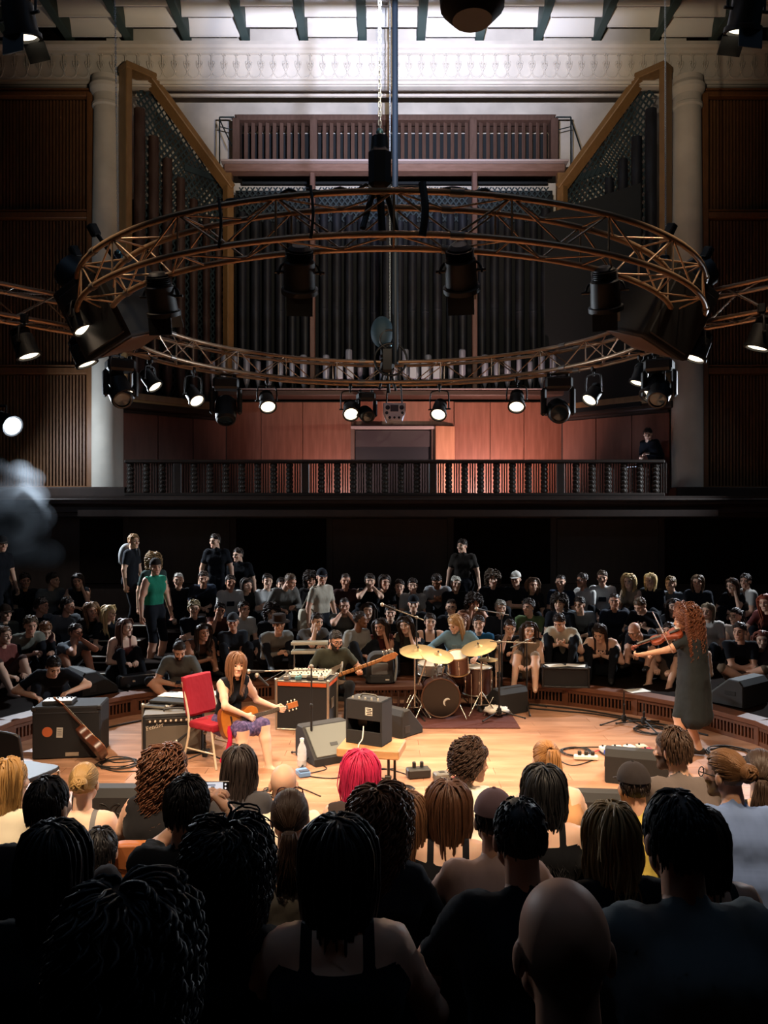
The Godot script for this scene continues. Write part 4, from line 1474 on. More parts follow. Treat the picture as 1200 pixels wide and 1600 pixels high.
# A figure in its own axes: origin on the seat (or the floor when standing) below the pelvis, +z forward.
# p: lean, side, twist, head [yaw, pitch, roll], hands [L, R] targets, poles, feet [L, R], knees, build, female, curl, hip
func figure(p: Dictionary, cell: float) -> Dictionary:
	var fem: float = p.get("female", 0.0)
	var fat: float = p.get("fat", 1.0)
	var hip: float = p.get("hip", 0.1)
	var lean: float = p.get("lean", 0.05)
	var P0 := Vector3(0, hip, 0)
	var sp := Basis(Vector3.UP, p.get("twist", 0.0)) * Basis(Vector3.RIGHT, lean) * Basis(Vector3.FORWARD, p.get("side", 0.0))
	var sp2 := sp * Basis(Vector3.RIGHT, p.get("hunch", 0.12))
	var waist := P0 + sp * Vector3(0, 0.19, 0.0)
	var chest := waist + sp2 * Vector3(0, 0.18, 0.0)
	var neck := chest + sp2 * Vector3(0, 0.155, -0.015)
	var hd: Array = p.get("head", [0.0, 0.0, 0.0])
	var hb := Basis(Vector3.UP, p.get("twist", 0.0)) * Basis(Vector3.UP, hd[0]) * Basis(Vector3.RIGHT, hd[1]) * Basis(Vector3.FORWARD, hd[2])
	var nb := sp2.slerp(hb, 0.5)
	var hc := neck + nb * Vector3(0, 0.1, 0.01) + hb * Vector3(0, 0.065, 0.035)
	var sw := 0.172 - 0.02 * fem
	var sh := []
	for s in [1.0, -1.0]:
		sh.append(chest + sp2 * Vector3(sw * s, 0.115, -0.005) + Vector3(0, p.get("shrug", 0.0), 0))
	var hp := []
	for s in [1.0, -1.0]:
		hp.append(P0 + Vector3(0.088 * s, -0.005, 0.02))
	# left is +x when the figure faces +z
	var th: Array = p.hands
	var poles: Array = p.get("poles", [Vector3(0.6, -1, -0.5), Vector3(-0.6, -1, -0.5)])
	var arms := []
	for i in 2:
		arms.append(ik(sh[i], th[i], 0.285, 0.255, poles[i]))
	var legs := []
	var ft: Array = p.feet
	var kn: Array = p.get("knees", [Vector3(0.15, 1, 0.6), Vector3(-0.15, 1, 0.6)])
	for i in 2:
		legs.append(ik(hp[i], ft[i], 0.44, 0.43, kn[i]))
	var bones := []   # a, b, ra, rb, k, region
	var tw := 0.098 * fat
	bones.append([P0 + Vector3(-0.085, 0.01, 0), P0 + Vector3(0.085, 0.01, 0), 0.115 * fat, 0.115 * fat, 0.05, HIP])
	bones.append([waist - sp.x * (0.075 - 0.015 * fem), waist + sp.x * (0.075 - 0.015 * fem), tw - 0.008 * fem, tw - 0.008 * fem, 0.09, TORSO])
	bones.append([chest - sp2.x * 0.088, chest + sp2.x * 0.088, 0.108 * fat - 0.01 * fem, 0.108 * fat - 0.01 * fem, 0.09, TORSO])
	var up := chest + sp2 * Vector3(0, 0.105, -0.01)
	bones.append([up - sp2.x * (sw - 0.055), up + sp2.x * (sw - 0.055), 0.068, 0.068, 0.06, YOKE])
	if fem > 0.0:
		for s in [1.0, -1.0]:
			bones.append([chest + sp2 * Vector3(0.07 * s, -0.02, 0.07), chest + sp2 * Vector3(0.072 * s, -0.025, 0.085), 0.055, 0.05, 0.04, TORSO])
	for i in 2:
		var e: Vector3 = arms[i][0]
		var h: Vector3 = arms[i][1]
		var m: Vector3 = sh[i].lerp(e, 0.62)
		var tn := 1.0 - 0.14 * fem
		bones.append([sh[i], m, 0.06 * tn * lerpf(1.0, fat, 0.5), 0.051 * tn, 0.05, SLEEVE])
		bones.append([m, e, 0.047 * tn, 0.041 * tn, 0.02, FORE])
		bones.append([e, h, 0.042 * tn, 0.027 * tn, 0.02, FORE])
		var k: Vector3 = legs[i][0]
		var f: Vector3 = legs[i][1]
		bones.append([hp[i], k, 0.092 * fat, 0.06, 0.05, HIP])
		bones.append([k, k.lerp(f, 0.35), 0.058, 0.059, 0.03, SHIN])
		bones.append([k.lerp(f, 0.35), f, 0.059, 0.038, 0.02, SHIN])
		var fd: Vector3 = p.get("toes", [Vector3(0.1, 0, 1), Vector3(-0.1, 0, 1)])[i]
		var heel := f + Vector3(0, -0.035, 0) - fd.normalized() * 0.04
		bones.append([heel, f + Vector3(0, -0.045, 0) + fd.normalized() * 0.15, 0.04, 0.03, 0.03, FOOT])
	bones.append([neck - nb * Vector3(0, 0.02, 0), hc + hb * Vector3(0, -0.1, -0.03), 0.056 - 0.006 * fem, 0.05 - 0.006 * fem, 0.04, SKIN])
	if p.get("skirt", false):   # cloth spanning the thighs
		for t in [0.3, 0.6, 0.9]:
			bones.append([hp[0].lerp(legs[0][0], t) + Vector3(0, -0.03, 0), hp[1].lerp(legs[1][0], t) + Vector3(0, -0.03, 0), 0.075, 0.075, 0.06, HIP])
	if p.has("gown"):          # loose dress hanging from the shoulders: extra bones
		for q in p.gown:
			bones.append([q[0], q[1], q[2], q[3], 0.08, TORSO])
	var lo := Vector3.ONE * 9.0
	var hi := -lo
	for q in bones:
		var r := Vector3.ONE * maxf(q[2], q[3])
		lo = lo.min(q[0] - r).min(q[1] - r)
		hi = hi.max(q[0] + r).max(q[1] + r)
	var fl := Field.new(lo, hi, cell)
	for q in bones:
		fl.cap(q[0], q[1], q[2], q[3], q[4])
	var b := fl.net()
	var out := []
	for r in NREG:
		out.append(MB.new())
	var w := PackedFloat32Array()
	w.resize(b.v.size() * NREG)
	w.fill(1.0)
	var crease := FastNoiseLite.new()
	crease.frequency = 9.0
	crease.seed = int(p.get("seed", 1))
	for i in b.v.size():
		var v := b.v[i]
		for q in bones:
			var d := seg_d(v, q[0], q[1], q[2], q[3])
			var at: int = i * NREG + q[5]
			if d < w[at]:
				w[at] = d
		# yoke: the part of chest and back above the neckline of a strap top
		var l := (v - up) * sp2
		if absf(l.x) < sw + 0.02:
			var yk := maxf(-0.055 + 1.2 * l.x * l.x - l.y, 0.016 - absf(absf(l.x) - 0.085))
			w[i * NREG + TORSO] = minf(w[i * NREG + TORSO], w[i * NREG + YOKE])
			w[i * NREG + YOKE] = w[i * NREG + TORSO] + yk
	for i in b.v.size():   # slack folds in the cloth
		if w[i * NREG + TORSO] < 0.03 or w[i * NREG + HIP] < 0.03 or w[i * NREG + YOKE] < 0.02 or w[i * NREG + SLEEVE] < 0.02:
			var v := b.v[i]
			b.v[i] += b.n[i] * (crease.get_noise_3d(v.x * 1.4, v.y * 0.7, v.z * 1.4) * 0.014 + crease.get_noise_3d(v.x * 3.0 + 5.0, v.y * 1.4, v.z * 3.0) * 0.006)
	split_regions(b, w, out)
	var hs: float = p.get("head_size", 1.0)
	var hx := Transform3D(hb.scaled(Vector3.ONE * hs), hc)
	var hp2 := head_parts(p.get("head_cell", 0.006), p.get("beard", 0.0))
	for r in NREG:
		out[r].add(hp2[r], hx)
	# hands
	var wrists := []
	for i in 2:
		var e: Vector3 = arms[i][0]
		var h: Vector3 = arms[i][1]
		var y := (e - h).normalized()
		var palm: Vector3 = p.get("palms", [Vector3(-0.3, -1, 0.2), Vector3(0.3, -1, 0.2)])[i]
		var z := -(palm - y * palm.dot(y)).normalized()
		var x := y.cross(z)
		# thumb side: the hand mesh has its thumb at +x with the palm at -z
		var want: Vector3 = p.get("thumbs", [Vector3(-1, 0.3, 0.5), Vector3(1, 0.3, 0.5)])[i]
		var mir := 1.0 if x.dot(want) > 0 else -1.0
		var bs := Basis(x * mir, y, z) * (0.96 - 0.06 * fem)
		var hm := hand_part(p.get("curl", [0.9, 0.9])[i])
		var xf := Transform3D(bs, h)
		if mir < 0:
			var cp := MB.new().add(hm, xf)
			for t in range(0, cp.ix.size(), 3):
				var q := cp.ix[t + 1]
				cp.ix[t + 1] = cp.ix[t + 2]
				cp.ix[t + 2] = q
			out[SKIN].add(cp)
		else:
			out[SKIN].add(hm, xf)
		wrists.append(xf)
	var mesh := ArrayMesh.new()
	var regs := []
	for r in NREG:
		if out[r].ix.size():
			var ar := []
			ar.resize(Mesh.ARRAY_MAX)
			ar[Mesh.ARRAY_VERTEX] = out[r].v
			ar[Mesh.ARRAY_NORMAL] = out[r].n
			ar[Mesh.ARRAY_INDEX] = out[r].ix
			mesh.add_surface_from_arrays(Mesh.PRIMITIVE_TRIANGLES, ar)
			regs.append(r)
	return {"mesh": mesh, "regions": regs, "head": hx, "top": hc + hb * Vector3(0, 0.128 * hs, -0.01), "neck": neck, "chest": chest, "spine": sp2, "wrists": wrists, "knees": [legs[0][0], legs[1][0]], "feet": [legs[0][1], legs[1][1]]}

# hair in head axes: a cap close to the skull, and locks that run down over it and hang
# s: locks, length, thick, wave, curl, fringe, volume, tie ("bun", "tail", ""), sides
var hairs := {}
func hair(key: String, s: Dictionary) -> ArrayMesh:
	if hairs.has(key):
		return hairs[key]
	var rng := RandomNumberGenerator.new()
	rng.seed = key.hash()
	var b := MB.new()
	var C := Vector3(0, 0.032, -0.014)
	var vol: float = s.get("volume", 1.0)
	var R := Vector3(0.08, 0.096, 0.1) * vol
	var rough: float = s.get("rough", 1.0)
	var line: float = s.get("line", 0.06)       # height of the hairline at the forehead
	var low: float = s.get("low", -0.06)        # lower border at the nape
	# cap
	var seg := 28
	var rings := 18
	var ok := PackedByteArray()
	var base := b.v.size()
	for j in rings + 1:
		for k in seg + 1:
			var ph := PI * j / rings
			var thh := TAU * k / seg
			var d := Vector3(sin(ph) * sin(thh), cos(ph), sin(ph) * cos(thh))
			var wob := 1.0 + 0.018 * sin(9.0 * thh + 5.0 * ph) * rough * sin(ph)
			var q := C + d * R * 0.985 * wob
			b.v.append(q)
			b.n.append((d / R).normalized())
			ok.append(1 if hairy(q, line, low) else 0)
	for j in rings:
		for k in seg:
			var a := base + j * (seg + 1) + k
			var d2 := a + seg + 1
			if ok[a - base] + ok[a + 1 - base] + ok[d2 - base] + ok[d2 + 1 - base] >= 3:
				b.ix.append_array([a, a + 1, d2 + 1, a, d2 + 1, d2])
	# locks
	var n: int = s.locks
	var L: float = s.length
	var steps: int = s.get("steps", 9)
	var wave: float = s.get("wave", 0.0)
	var curl: float = s.get("curl", 0.0)
	var th: float = s.get("thick", 0.009)
	var tie: String = s.get("tie", "")
	var knot: Vector3 = s.get("knot", Vector3(0, 0.06, -0.115))
	for i in n:
		var d := Vector3.ZERO
		var p := Vector3.ZERO
		for tries in 30:
			var y := rng.randf_range(-0.5, 1.0)
			var a := rng.randf() * TAU
			var r := sqrt(1.0 - y * y)
			d = Vector3(r * sin(a), y, r * cos(a))
			p = C + d * R
			if hairy(p, line + 0.004, low + 0.01):
				break
		var pts := [p - d * 0.008]
		var ln := L * rng.randf_range(0.8, 1.08)
		var ph := rng.randf() * TAU
		var st := ln / steps
		var whorl := Vector2(rng.randf_range(-0.035, 0.035), rng.randf_range(-0.035, 0.035))
		var q := p
		var fr: float = s.get("fringe", 0.0)
		for k in steps:
			var v := Vector3(0, -1.0, 0)
			if tie:
				v = (knot - q).normalized() + d * 0.25 * (1.0 - float(k) / steps)
			else:
				var away := Vector3(q.x - 0.01 + whorl.x, 0, q.z + 0.03 + whorl.y)
				var sn := ((q - C) / (R * R)).normalized()
				if sn.y > 0.0 and (q - C).length() < 0.2:
					v = v - sn * v.dot(sn)
					if v.length() < 0.5:
						v += away.normalized() * 0.5
				if q.z > 0.02 and fr <= 0.0 and q.y > -0.05:
					v += Vector3(signf(q.x + 0.0001) * 0.7, 0.0, -1.2)
				if q.y < -0.06:
					v.x -= q.x * s.get("gather", 1.0) * 1.5
				v += d * s.get("puff", 0.0) * maxf(0.0, 1.0 - 2.5 * k / steps)
			q += v.normalized() * st
			# stay outside the head, the neck and the shoulders
			var e := (q - C) / (R * 1.02)
			if e.length() < 1.0:
				q = C + e.normalized() * R * 1.02
			var e2 := (q - Vector3(0, -0.13, -0.05)) / Vector3(0.075, 0.13, 0.075)
			if e2.length() < 1.0 and not tie:
				q = Vector3(0, -0.13, -0.05) + e2.normalized() * Vector3(0.075, 0.13, 0.075)
			var e3 := (q - Vector3(0, -0.47, -0.055)) / Vector3(0.235, 0.27, 0.155)
			if e3.length() < 1.0 and not tie:
				q = Vector3(0, -0.47, -0.055) + e3.normalized() * Vector3(0.235, 0.27, 0.155)
			if fr > 0.0 and q.z > 0.07 and absf(q.x) < 0.05 and q.y < line - fr:
				break
			if tie and q.distance_to(knot) < 0.02:
				break
			var off := Vector3.ZERO
			var t := (k + 1.0) / steps
			if wave > 0.0:
				off += Vector3(sin(ph + t * ln * 22.0), 0, cos(ph * 1.7 + t * ln * 19.0)) * wave * t
			if curl > 0.0:
				off += Vector3(cos(ph + t * ln * 95.0), 0.3 * sin(ph + t * 9.0), sin(ph + t * ln * 95.0)) * curl * minf(1.0, t * 3.0)
			pts.append(q + off)
		if pts.size() < 3:
			continue
		var rad := []
		for k in pts.size():
			var t := float(k) / (pts.size() - 1)
			rad.append(th * (1.0 - 0.75 * t * t) * (0.6 if k == 0 else 1.0))
		b.tube(pts, rad, s.get("sides", 4), false)
	if tie == "bun":
		b.ball(knot, Vector3(0.045, 0.042, 0.04) * s.get("knot_size", 1.0), 14, 10)
		for i in 26:
			var ax := Vector3(rng.randf() - 0.5, rng.randf() - 0.5, rng.randf() - 0.5).normalized()
			var bs := Basis(ax, rng.randf() * TAU)
			b.tube(arc(knot, 0.044 * s.get("knot_size", 1.0), 0, PI * rng.randf_range(0.7, 1.4), 8, bs.x, bs.y), 0.007, 4, false)
	elif tie == "tail":
		var tl: float = s.get("tail", 0.3)
		for i in s.get("tail_locks", 40):
			var a := rng.randf() * TAU
			var r := rng.randf() * 0.028
			var o := Vector3(cos(a) * r, 0, sin(a) * r)
			var pts := [knot + o * 0.3, knot + Vector3(0, 0.01, -0.04) + o]
			var q: Vector3 = pts[1]
			var ln := tl * rng.randf_range(0.75, 1.05)
			for k in 8:
				q += Vector3(o.x * 0.25, -ln / 8, 0.012 if k > 3 else -0.008)
				var e3 := (q - Vector3(0, -0.47, -0.055)) / Vector3(0.235, 0.27, 0.155)
				if e3.length() < 1.0:
					q = Vector3(0, -0.47, -0.055) + e3.normalized() * Vector3(0.235, 0.27, 0.155)
				pts.append(q + Vector3(sin(a * 3.0 + k * 0.9), 0, cos(a + k)) * 0.007)
			var rad := []
			for k in pts.size():
				rad.append(lerpf(th, th * 0.3, float(k) / pts.size()))
			b.tube(pts, rad, 4, false)
	hairs[key] = b.mesh()
	return hairs[key]

func hairy(q: Vector3, line: float, low: float) -> bool:
	if q.z > 0.03:
		return q.y > line + 0.5 * maxf(0.0, 0.07 - q.z) * -1.0
	if q.z > -0.02:
		return q.y > lerpf(0.0, line - 0.015, (q.z + 0.02) / 0.05)
	return q.y > low

var styles := {}
func hairstyle(nm: String, near := false) -> ArrayMesh:
	var s: Dictionary = styles[nm].duplicate()
	if near:
		s.locks = int(s.locks * 5.5)
		s.thick = s.get("thick", 0.009) * 0.45
		s.steps = s.get("near_steps", 12)
		s.tail_locks = 190
	return hair(nm + ("_near" if near else ""), s)

func cap_mesh(back: bool) -> Array:   # crown and peak, in head axes
	var crown := MB.new()
	var prof := []
	for i in 9:
		var t := i / 8.0 * PI / 2
		prof.append(Vector2(cos(t) * 1.0, sin(t) * 1.0))
	crown.lathe(prof, 24, Transform3D(Basis.from_scale(Vector3(0.088, 0.1, 0.108)), Vector3(0, 0.045, -0.012)), true)
	crown.ball(Vector3(0, 0.146, -0.012), Vector3(0.009, 0.005, 0.009), 8, 6)
	var peak := MB.new()
	var s := -1.0 if back else 1.0
	var pts := PackedVector2Array()
	for i in 13:
		var a := lerpf(0.25, PI - 0.25, i / 12.0)
		pts.append(Vector2(cos(a) * 0.083, 0.05 + sin(a) * 0.12))
	peak.prism(pts, 0.006, Transform3D(Basis(Vector3.RIGHT, PI / 2 + 0.16) if s > 0 else Basis(Vector3.UP, PI) * Basis(Vector3.RIGHT, PI / 2 + 0.2), Vector3(0, 0.05, 0.0)), 0.002)
	return [crown.mesh(), peak.mesh()]

var poses := {}
var pose_defs := {}
# low: sitting on the ground with the knees drawn up; near: finer, seen from close by
func pose(nm: String, low := false, near := false) -> Dictionary:
	var key := nm + ("_low" if low else "") + ("_near" if near else "")
	if not poses.has(key):
		var q: Dictionary = pose_defs[nm].duplicate()
		if low and q.get("hip", 0.1) < 0.2 and nm != "legs_crossed":
			q.feet = [Vector3(0.15, 0.07, 0.52), Vector3(-0.15, 0.07, 0.5)]
			q.hands = q.hands.map(func(v): return v + (Vector3(0, 0.1, 0.02) if v.y < 0.3 else Vector3.ZERO))
		poses[key] = figure(q, 0.0125 if near else 0.016)
	return poses[key]

var skins := []
func build_people_library() -> void:
	for h in ["c99a80", "d3a88e", "b98468", "a87456", "dcb49c", "7a5138"]:
		var m := StandardMaterial3D.new()
		m.albedo_color = Color(h)
		m.roughness = 0.55
		m.subsurf_scatter_enabled = true
		m.subsurf_scatter_strength = 0.08
		m.metallic_specular = 0.4
		skins.append(m)
	styles = {
		"short": {"locks": 70, "length": 0.05, "thick": 0.012, "steps": 4, "near_steps": 5, "low": -0.055},
		"crop": {"locks": 40, "length": 0.025, "thick": 0.01, "steps": 3, "near_steps": 3, "low": -0.05, "line": 0.068},
		"quiff": {"locks": 90, "length": 0.055, "thick": 0.012, "steps": 5, "near_steps": 6, "puff": 0.9, "low": -0.05},
		"bob": {"locks": 80, "length": 0.26, "thick": 0.013, "steps": 7, "wave": 0.006},
		"long": {"locks": 90, "length": 0.58, "thick": 0.014, "steps": 9, "wave": 0.006, "near_steps": 15},
		"wavy": {"locks": 90, "length": 0.5, "thick": 0.013, "steps": 10, "wave": 0.02, "near_steps": 18, "volume": 1.05},
		"curly": {"locks": 190, "length": 0.15, "thick": 0.01, "steps": 14, "curl": 0.015, "puff": 1.4, "volume": 1.14, "near_steps": 16, "gather": 0.0},
		"curly_long": {"locks": 110, "length": 0.46, "thick": 0.011, "steps": 26, "curl": 0.014, "puff": 0.35, "volume": 1.12, "near_steps": 40},
		"bun": {"locks": 70, "length": 0.22, "thick": 0.011, "steps": 7, "tie": "bun"},
		"tail": {"locks": 70, "length": 0.22, "thick": 0.011, "steps": 7, "tie": "tail"},
		"fringe": {"locks": 120, "length": 0.34, "thick": 0.012, "steps": 10, "fringe": 0.035, "wave": 0.004},
	}
	var feet := [Vector3(0.13, -0.14, 0.46), Vector3(-0.13, -0.14, 0.46)]
	var kn := [Vector3(0.3, 1, 0.8), Vector3(-0.3, 1, 0.8)]
	var base := {"feet": feet, "knees": kn, "lean": 0.1, "hunch": 0.2}
	var set_pose := func(nm: String, d: Dictionary):
		var q := base.duplicate()
		q.merge(d, true)
		pose_defs[nm] = q
	# hands: left is +x
	set_pose.call("lap", {"hands": [Vector3(0.14, 0.16, 0.34), Vector3(-0.1, 0.16, 0.36)], "seed": 1})
	set_pose.call("lap_f", {"female": 1.0, "hands": [Vector3(0.08, 0.2, 0.36), Vector3(-0.1, 0.2, 0.34)], "feet": [Vector3(0.08, -0.14, 0.46), Vector3(-0.08, -0.14, 0.46)], "knees": [Vector3(0.1, 1, 0.8), Vector3(-0.1, 1, 0.8)], "head": [0.35, 0.05, 0.0], "seed": 2})
	set_pose.call("forward", {"lean": 0.55, "hunch": 0.3, "hands": [Vector3(0.05, 0.16, 0.5), Vector3(-0.05, 0.14, 0.5)], "head": [-0.2, 0.1, 0.0], "seed": 3})
	set_pose.call("forward_down", {"lean": 0.62, "hunch": 0.4, "hands": [Vector3(0.08, 0.1, 0.5), Vector3(-0.06, 0.08, 0.5)], "head": [-0.3, 0.55, 0.0], "seed": 4})
	set_pose.call("crossed", {"lean": 0.08, "hands": [Vector3(-0.13, 0.33, 0.2), Vector3(0.13, 0.31, 0.22)], "poles": [Vector3(1, -0.4, 0.2), Vector3(-1, -0.4, 0.2)], "head": [-0.35, 0.0, 0.0], "palms": [Vector3(0, 0, -1), Vector3(0, 0, -1)], "seed": 5})
	set_pose.call("chin", {"lean": 0.42, "hunch": 0.3, "hands": [Vector3(0.1, 0.22, 0.42), Vector3(-0.03, 0.6, 0.44)], "poles": [Vector3(0.6, -1, 0.2), Vector3(-0.3, -1, 0.4)], "palms": [Vector3(-0.3, -1, 0), Vector3(0, 0.3, -1)], "head": [0.1, 0.12, 0.1], "seed": 6})
	set_pose.call("chin_f", {"female": 1.0, "lean": 0.38, "hunch": 0.3, "hands": [Vector3(0.03, 0.58, 0.4), Vector3(-0.05, 0.24, 0.36)], "poles": [Vector3(0.3, -1, 0.4), Vector3(-0.6, -1, 0.2)], "palms": [Vector3(0, 0.3, -1), Vector3(0.3, -1, 0)], "head": [-0.3, 0.1, -0.12], "seed": 7})
	set_pose.call("mouth", {"lean": 0.35, "hunch": 0.3, "hands": [Vector3(0.04, 0.62, 0.38), Vector3(-0.04, 0.62, 0.38)], "poles": [Vector3(1, -1, 0.3), Vector3(-1, -1, 0.3)], "palms": [Vector3(-1, 0, -0.3), Vector3(1, 0, -0.3)], "head": [0.0, 0.02, 0.0], "seed": 8})
	set_pose.call("legs_crossed", {"lean": 0.2, "hunch": 0.3, "hip": 0.11, "hands": [Vector3(-0.1, 0.24, 0.28), Vector3(0.12, 0.22, 0.3)], "poles": [Vector3(1, -0.6, 0.2), Vector3(-1, -0.6, 0.2)], "feet": [Vector3(-0.12, 0.07, 0.33), Vector3(0.12, 0.07, 0.36)], "knees": [Vector3(1, 0.55, 0.3), Vector3(-1, 0.55, 0.3)], "toes": [Vector3(-1, 0, 0.2), Vector3(1, 0, 0.2)], "head": [-0.5, 0.0, 0.0], "seed": 9})
	set_pose.call("look_side", {"lean": 0.12, "hands": [Vector3(0.16, 0.15, 0.36), Vector3(-0.14, 0.2, 0.33)], "head": [0.75, 0.02, 0.0], "seed": 10})
	set_pose.call("phone", {"lean": 0.3, "hunch": 0.35, "hands": [Vector3(0.05, 0.34, 0.34), Vector3(-0.05, 0.34, 0.34)], "poles": [Vector3(1, -1, 0), Vector3(-1, -1, 0)], "palms": [Vector3(-0.4, 1, -0.4), Vector3(0.4, 1, -0.4)], "head": [-0.2, 0.5, 0.0], "seed": 11})
	var stand := {"hip": 0.93, "lean": 0.02, "hunch": 0.08, "feet": [Vector3(0.12, 0.08, 0.0), Vector3(-0.12, 0.08, 0.02)], "knees": [Vector3(0.1, 0, 1), Vector3(-0.1, 0, 1)]}
	var set_stand := func(nm: String, d: Dictionary):
		var q := stand.duplicate()
		q.merge(d, true)
		pose_defs[nm] = q
	set_stand.call("stand", {"hands": [Vector3(0.3, 0.86, 0.08), Vector3(-0.3, 0.86, 0.06)], "head": [-0.5, 0.05, 0.0], "seed": 12})
	set_stand.call("stand_drink", {"lean": 0.3, "hunch": 0.3, "hands": [Vector3(0.1, 1.12, 0.36), Vector3(-0.12, 1.08, 0.34)], "head": [0.6, 0.4, 0.0], "seed": 13})

	set_pose.call("back", {"lean": 0.18, "hunch": 0.3, "hands": [Vector3(0.12, 0.26, 0.4), Vector3(-0.12, 0.26, 0.4)], "poles": [Vector3(1, -0.8, 0), Vector3(-1, -0.8, 0)], "head": [0.0, 0.1, 0.0], "seed": 31, "feet": [Vector3(0.15, 0.0, 0.5), Vector3(-0.15, 0.0, 0.5)]})
	set_pose.call("back_f", {"female": 1.0, "lean": 0.15, "hunch": 0.25, "hands": [Vector3(0.1, 0.26, 0.38), Vector3(-0.1, 0.26, 0.38)], "poles": [Vector3(1, -1, 0), Vector3(-1, -1, 0)], "head": [0.0, 0.06, 0.0], "seed": 32, "feet": [Vector3(0.12, 0.0, 0.5), Vector3(-0.12, 0.0, 0.5)]})
	set_pose.call("back_turn", {"lean": 0.15, "hunch": 0.25, "beard": 0.4, "hands": [Vector3(0.14, 0.24, 0.4), Vector3(-0.12, 0.26, 0.4)], "poles": [Vector3(1, -0.8, 0), Vector3(-1, -0.8, 0)], "head": [0.75, 0.05, 0.0], "seed": 33, "feet": [Vector3(0.15, 0.0, 0.5), Vector3(-0.15, 0.0, 0.5)]})
	set_pose.call("back_turn_f", {"female": 1.0, "lean": 0.15, "hunch": 0.25, "hands": [Vector3(0.1, 0.26, 0.38), Vector3(-0.1, 0.26, 0.38)], "poles": [Vector3(1, -1, 0), Vector3(-1, -1, 0)], "head": [-0.8, 0.05, 0.0], "seed": 34, "feet": [Vector3(0.12, 0.0, 0.5), Vector3(-0.12, 0.0, 0.5)]})
	set_pose.call("back_profile_f", {"female": 1.0, "lean": 0.12, "hunch": 0.2, "hands": [Vector3(0.1, 0.26, 0.38), Vector3(-0.1, 0.26, 0.38)], "poles": [Vector3(1, -1, 0), Vector3(-1, -1, 0)], "head": [-1.25, 0.1, 0.0], "seed": 38, "feet": [Vector3(0.12, 0.0, 0.5), Vector3(-0.12, 0.0, 0.5)]})
	set_pose.call("back_big", {"fat": 1.16, "lean": 0.14, "hunch": 0.22, "hands": [Vector3(0.16, 0.24, 0.38), Vector3(-0.16, 0.24, 0.38)], "poles": [Vector3(1, -0.8, 0), Vector3(-1, -0.8, 0)], "head": [0.0, 0.06, 0.0], "seed": 35, "feet": [Vector3(0.17, 0.0, 0.5), Vector3(-0.17, 0.0, 0.5)]})
	set_pose.call("back_photo", {"lean": 0.1, "hunch": 0.2, "hands": [Vector3(0.0, 0.69, 0.4), Vector3(-0.13, 0.69, 0.38)], "poles": [Vector3(1, -1, 0.3), Vector3(-1, -1, 0.3)], "palms": [Vector3(-1, 0, 0.2), Vector3(1, 0, 0.2)], "head": [-0.2, 0.0, 0.0], "seed": 36, "feet": [Vector3(0.15, 0.0, 0.5), Vector3(-0.15, 0.0, 0.5)]})
	set_pose.call("back_ear", {"lean": 0.12, "hunch": 0.22, "hands": [Vector3(0.14, 0.24, 0.38), Vector3(-0.13, 0.62, 0.12)], "poles": [Vector3(1, -1, 0), Vector3(-0.5, -1, 0.4)], "palms": [Vector3(0, -1, 0), Vector3(1, 0, -0.2)], "head": [-0.1, 0.0, 0.0], "seed": 37, "feet": [Vector3(0.15, 0.0, 0.5), Vector3(-0.15, 0.0, 0.5)]})

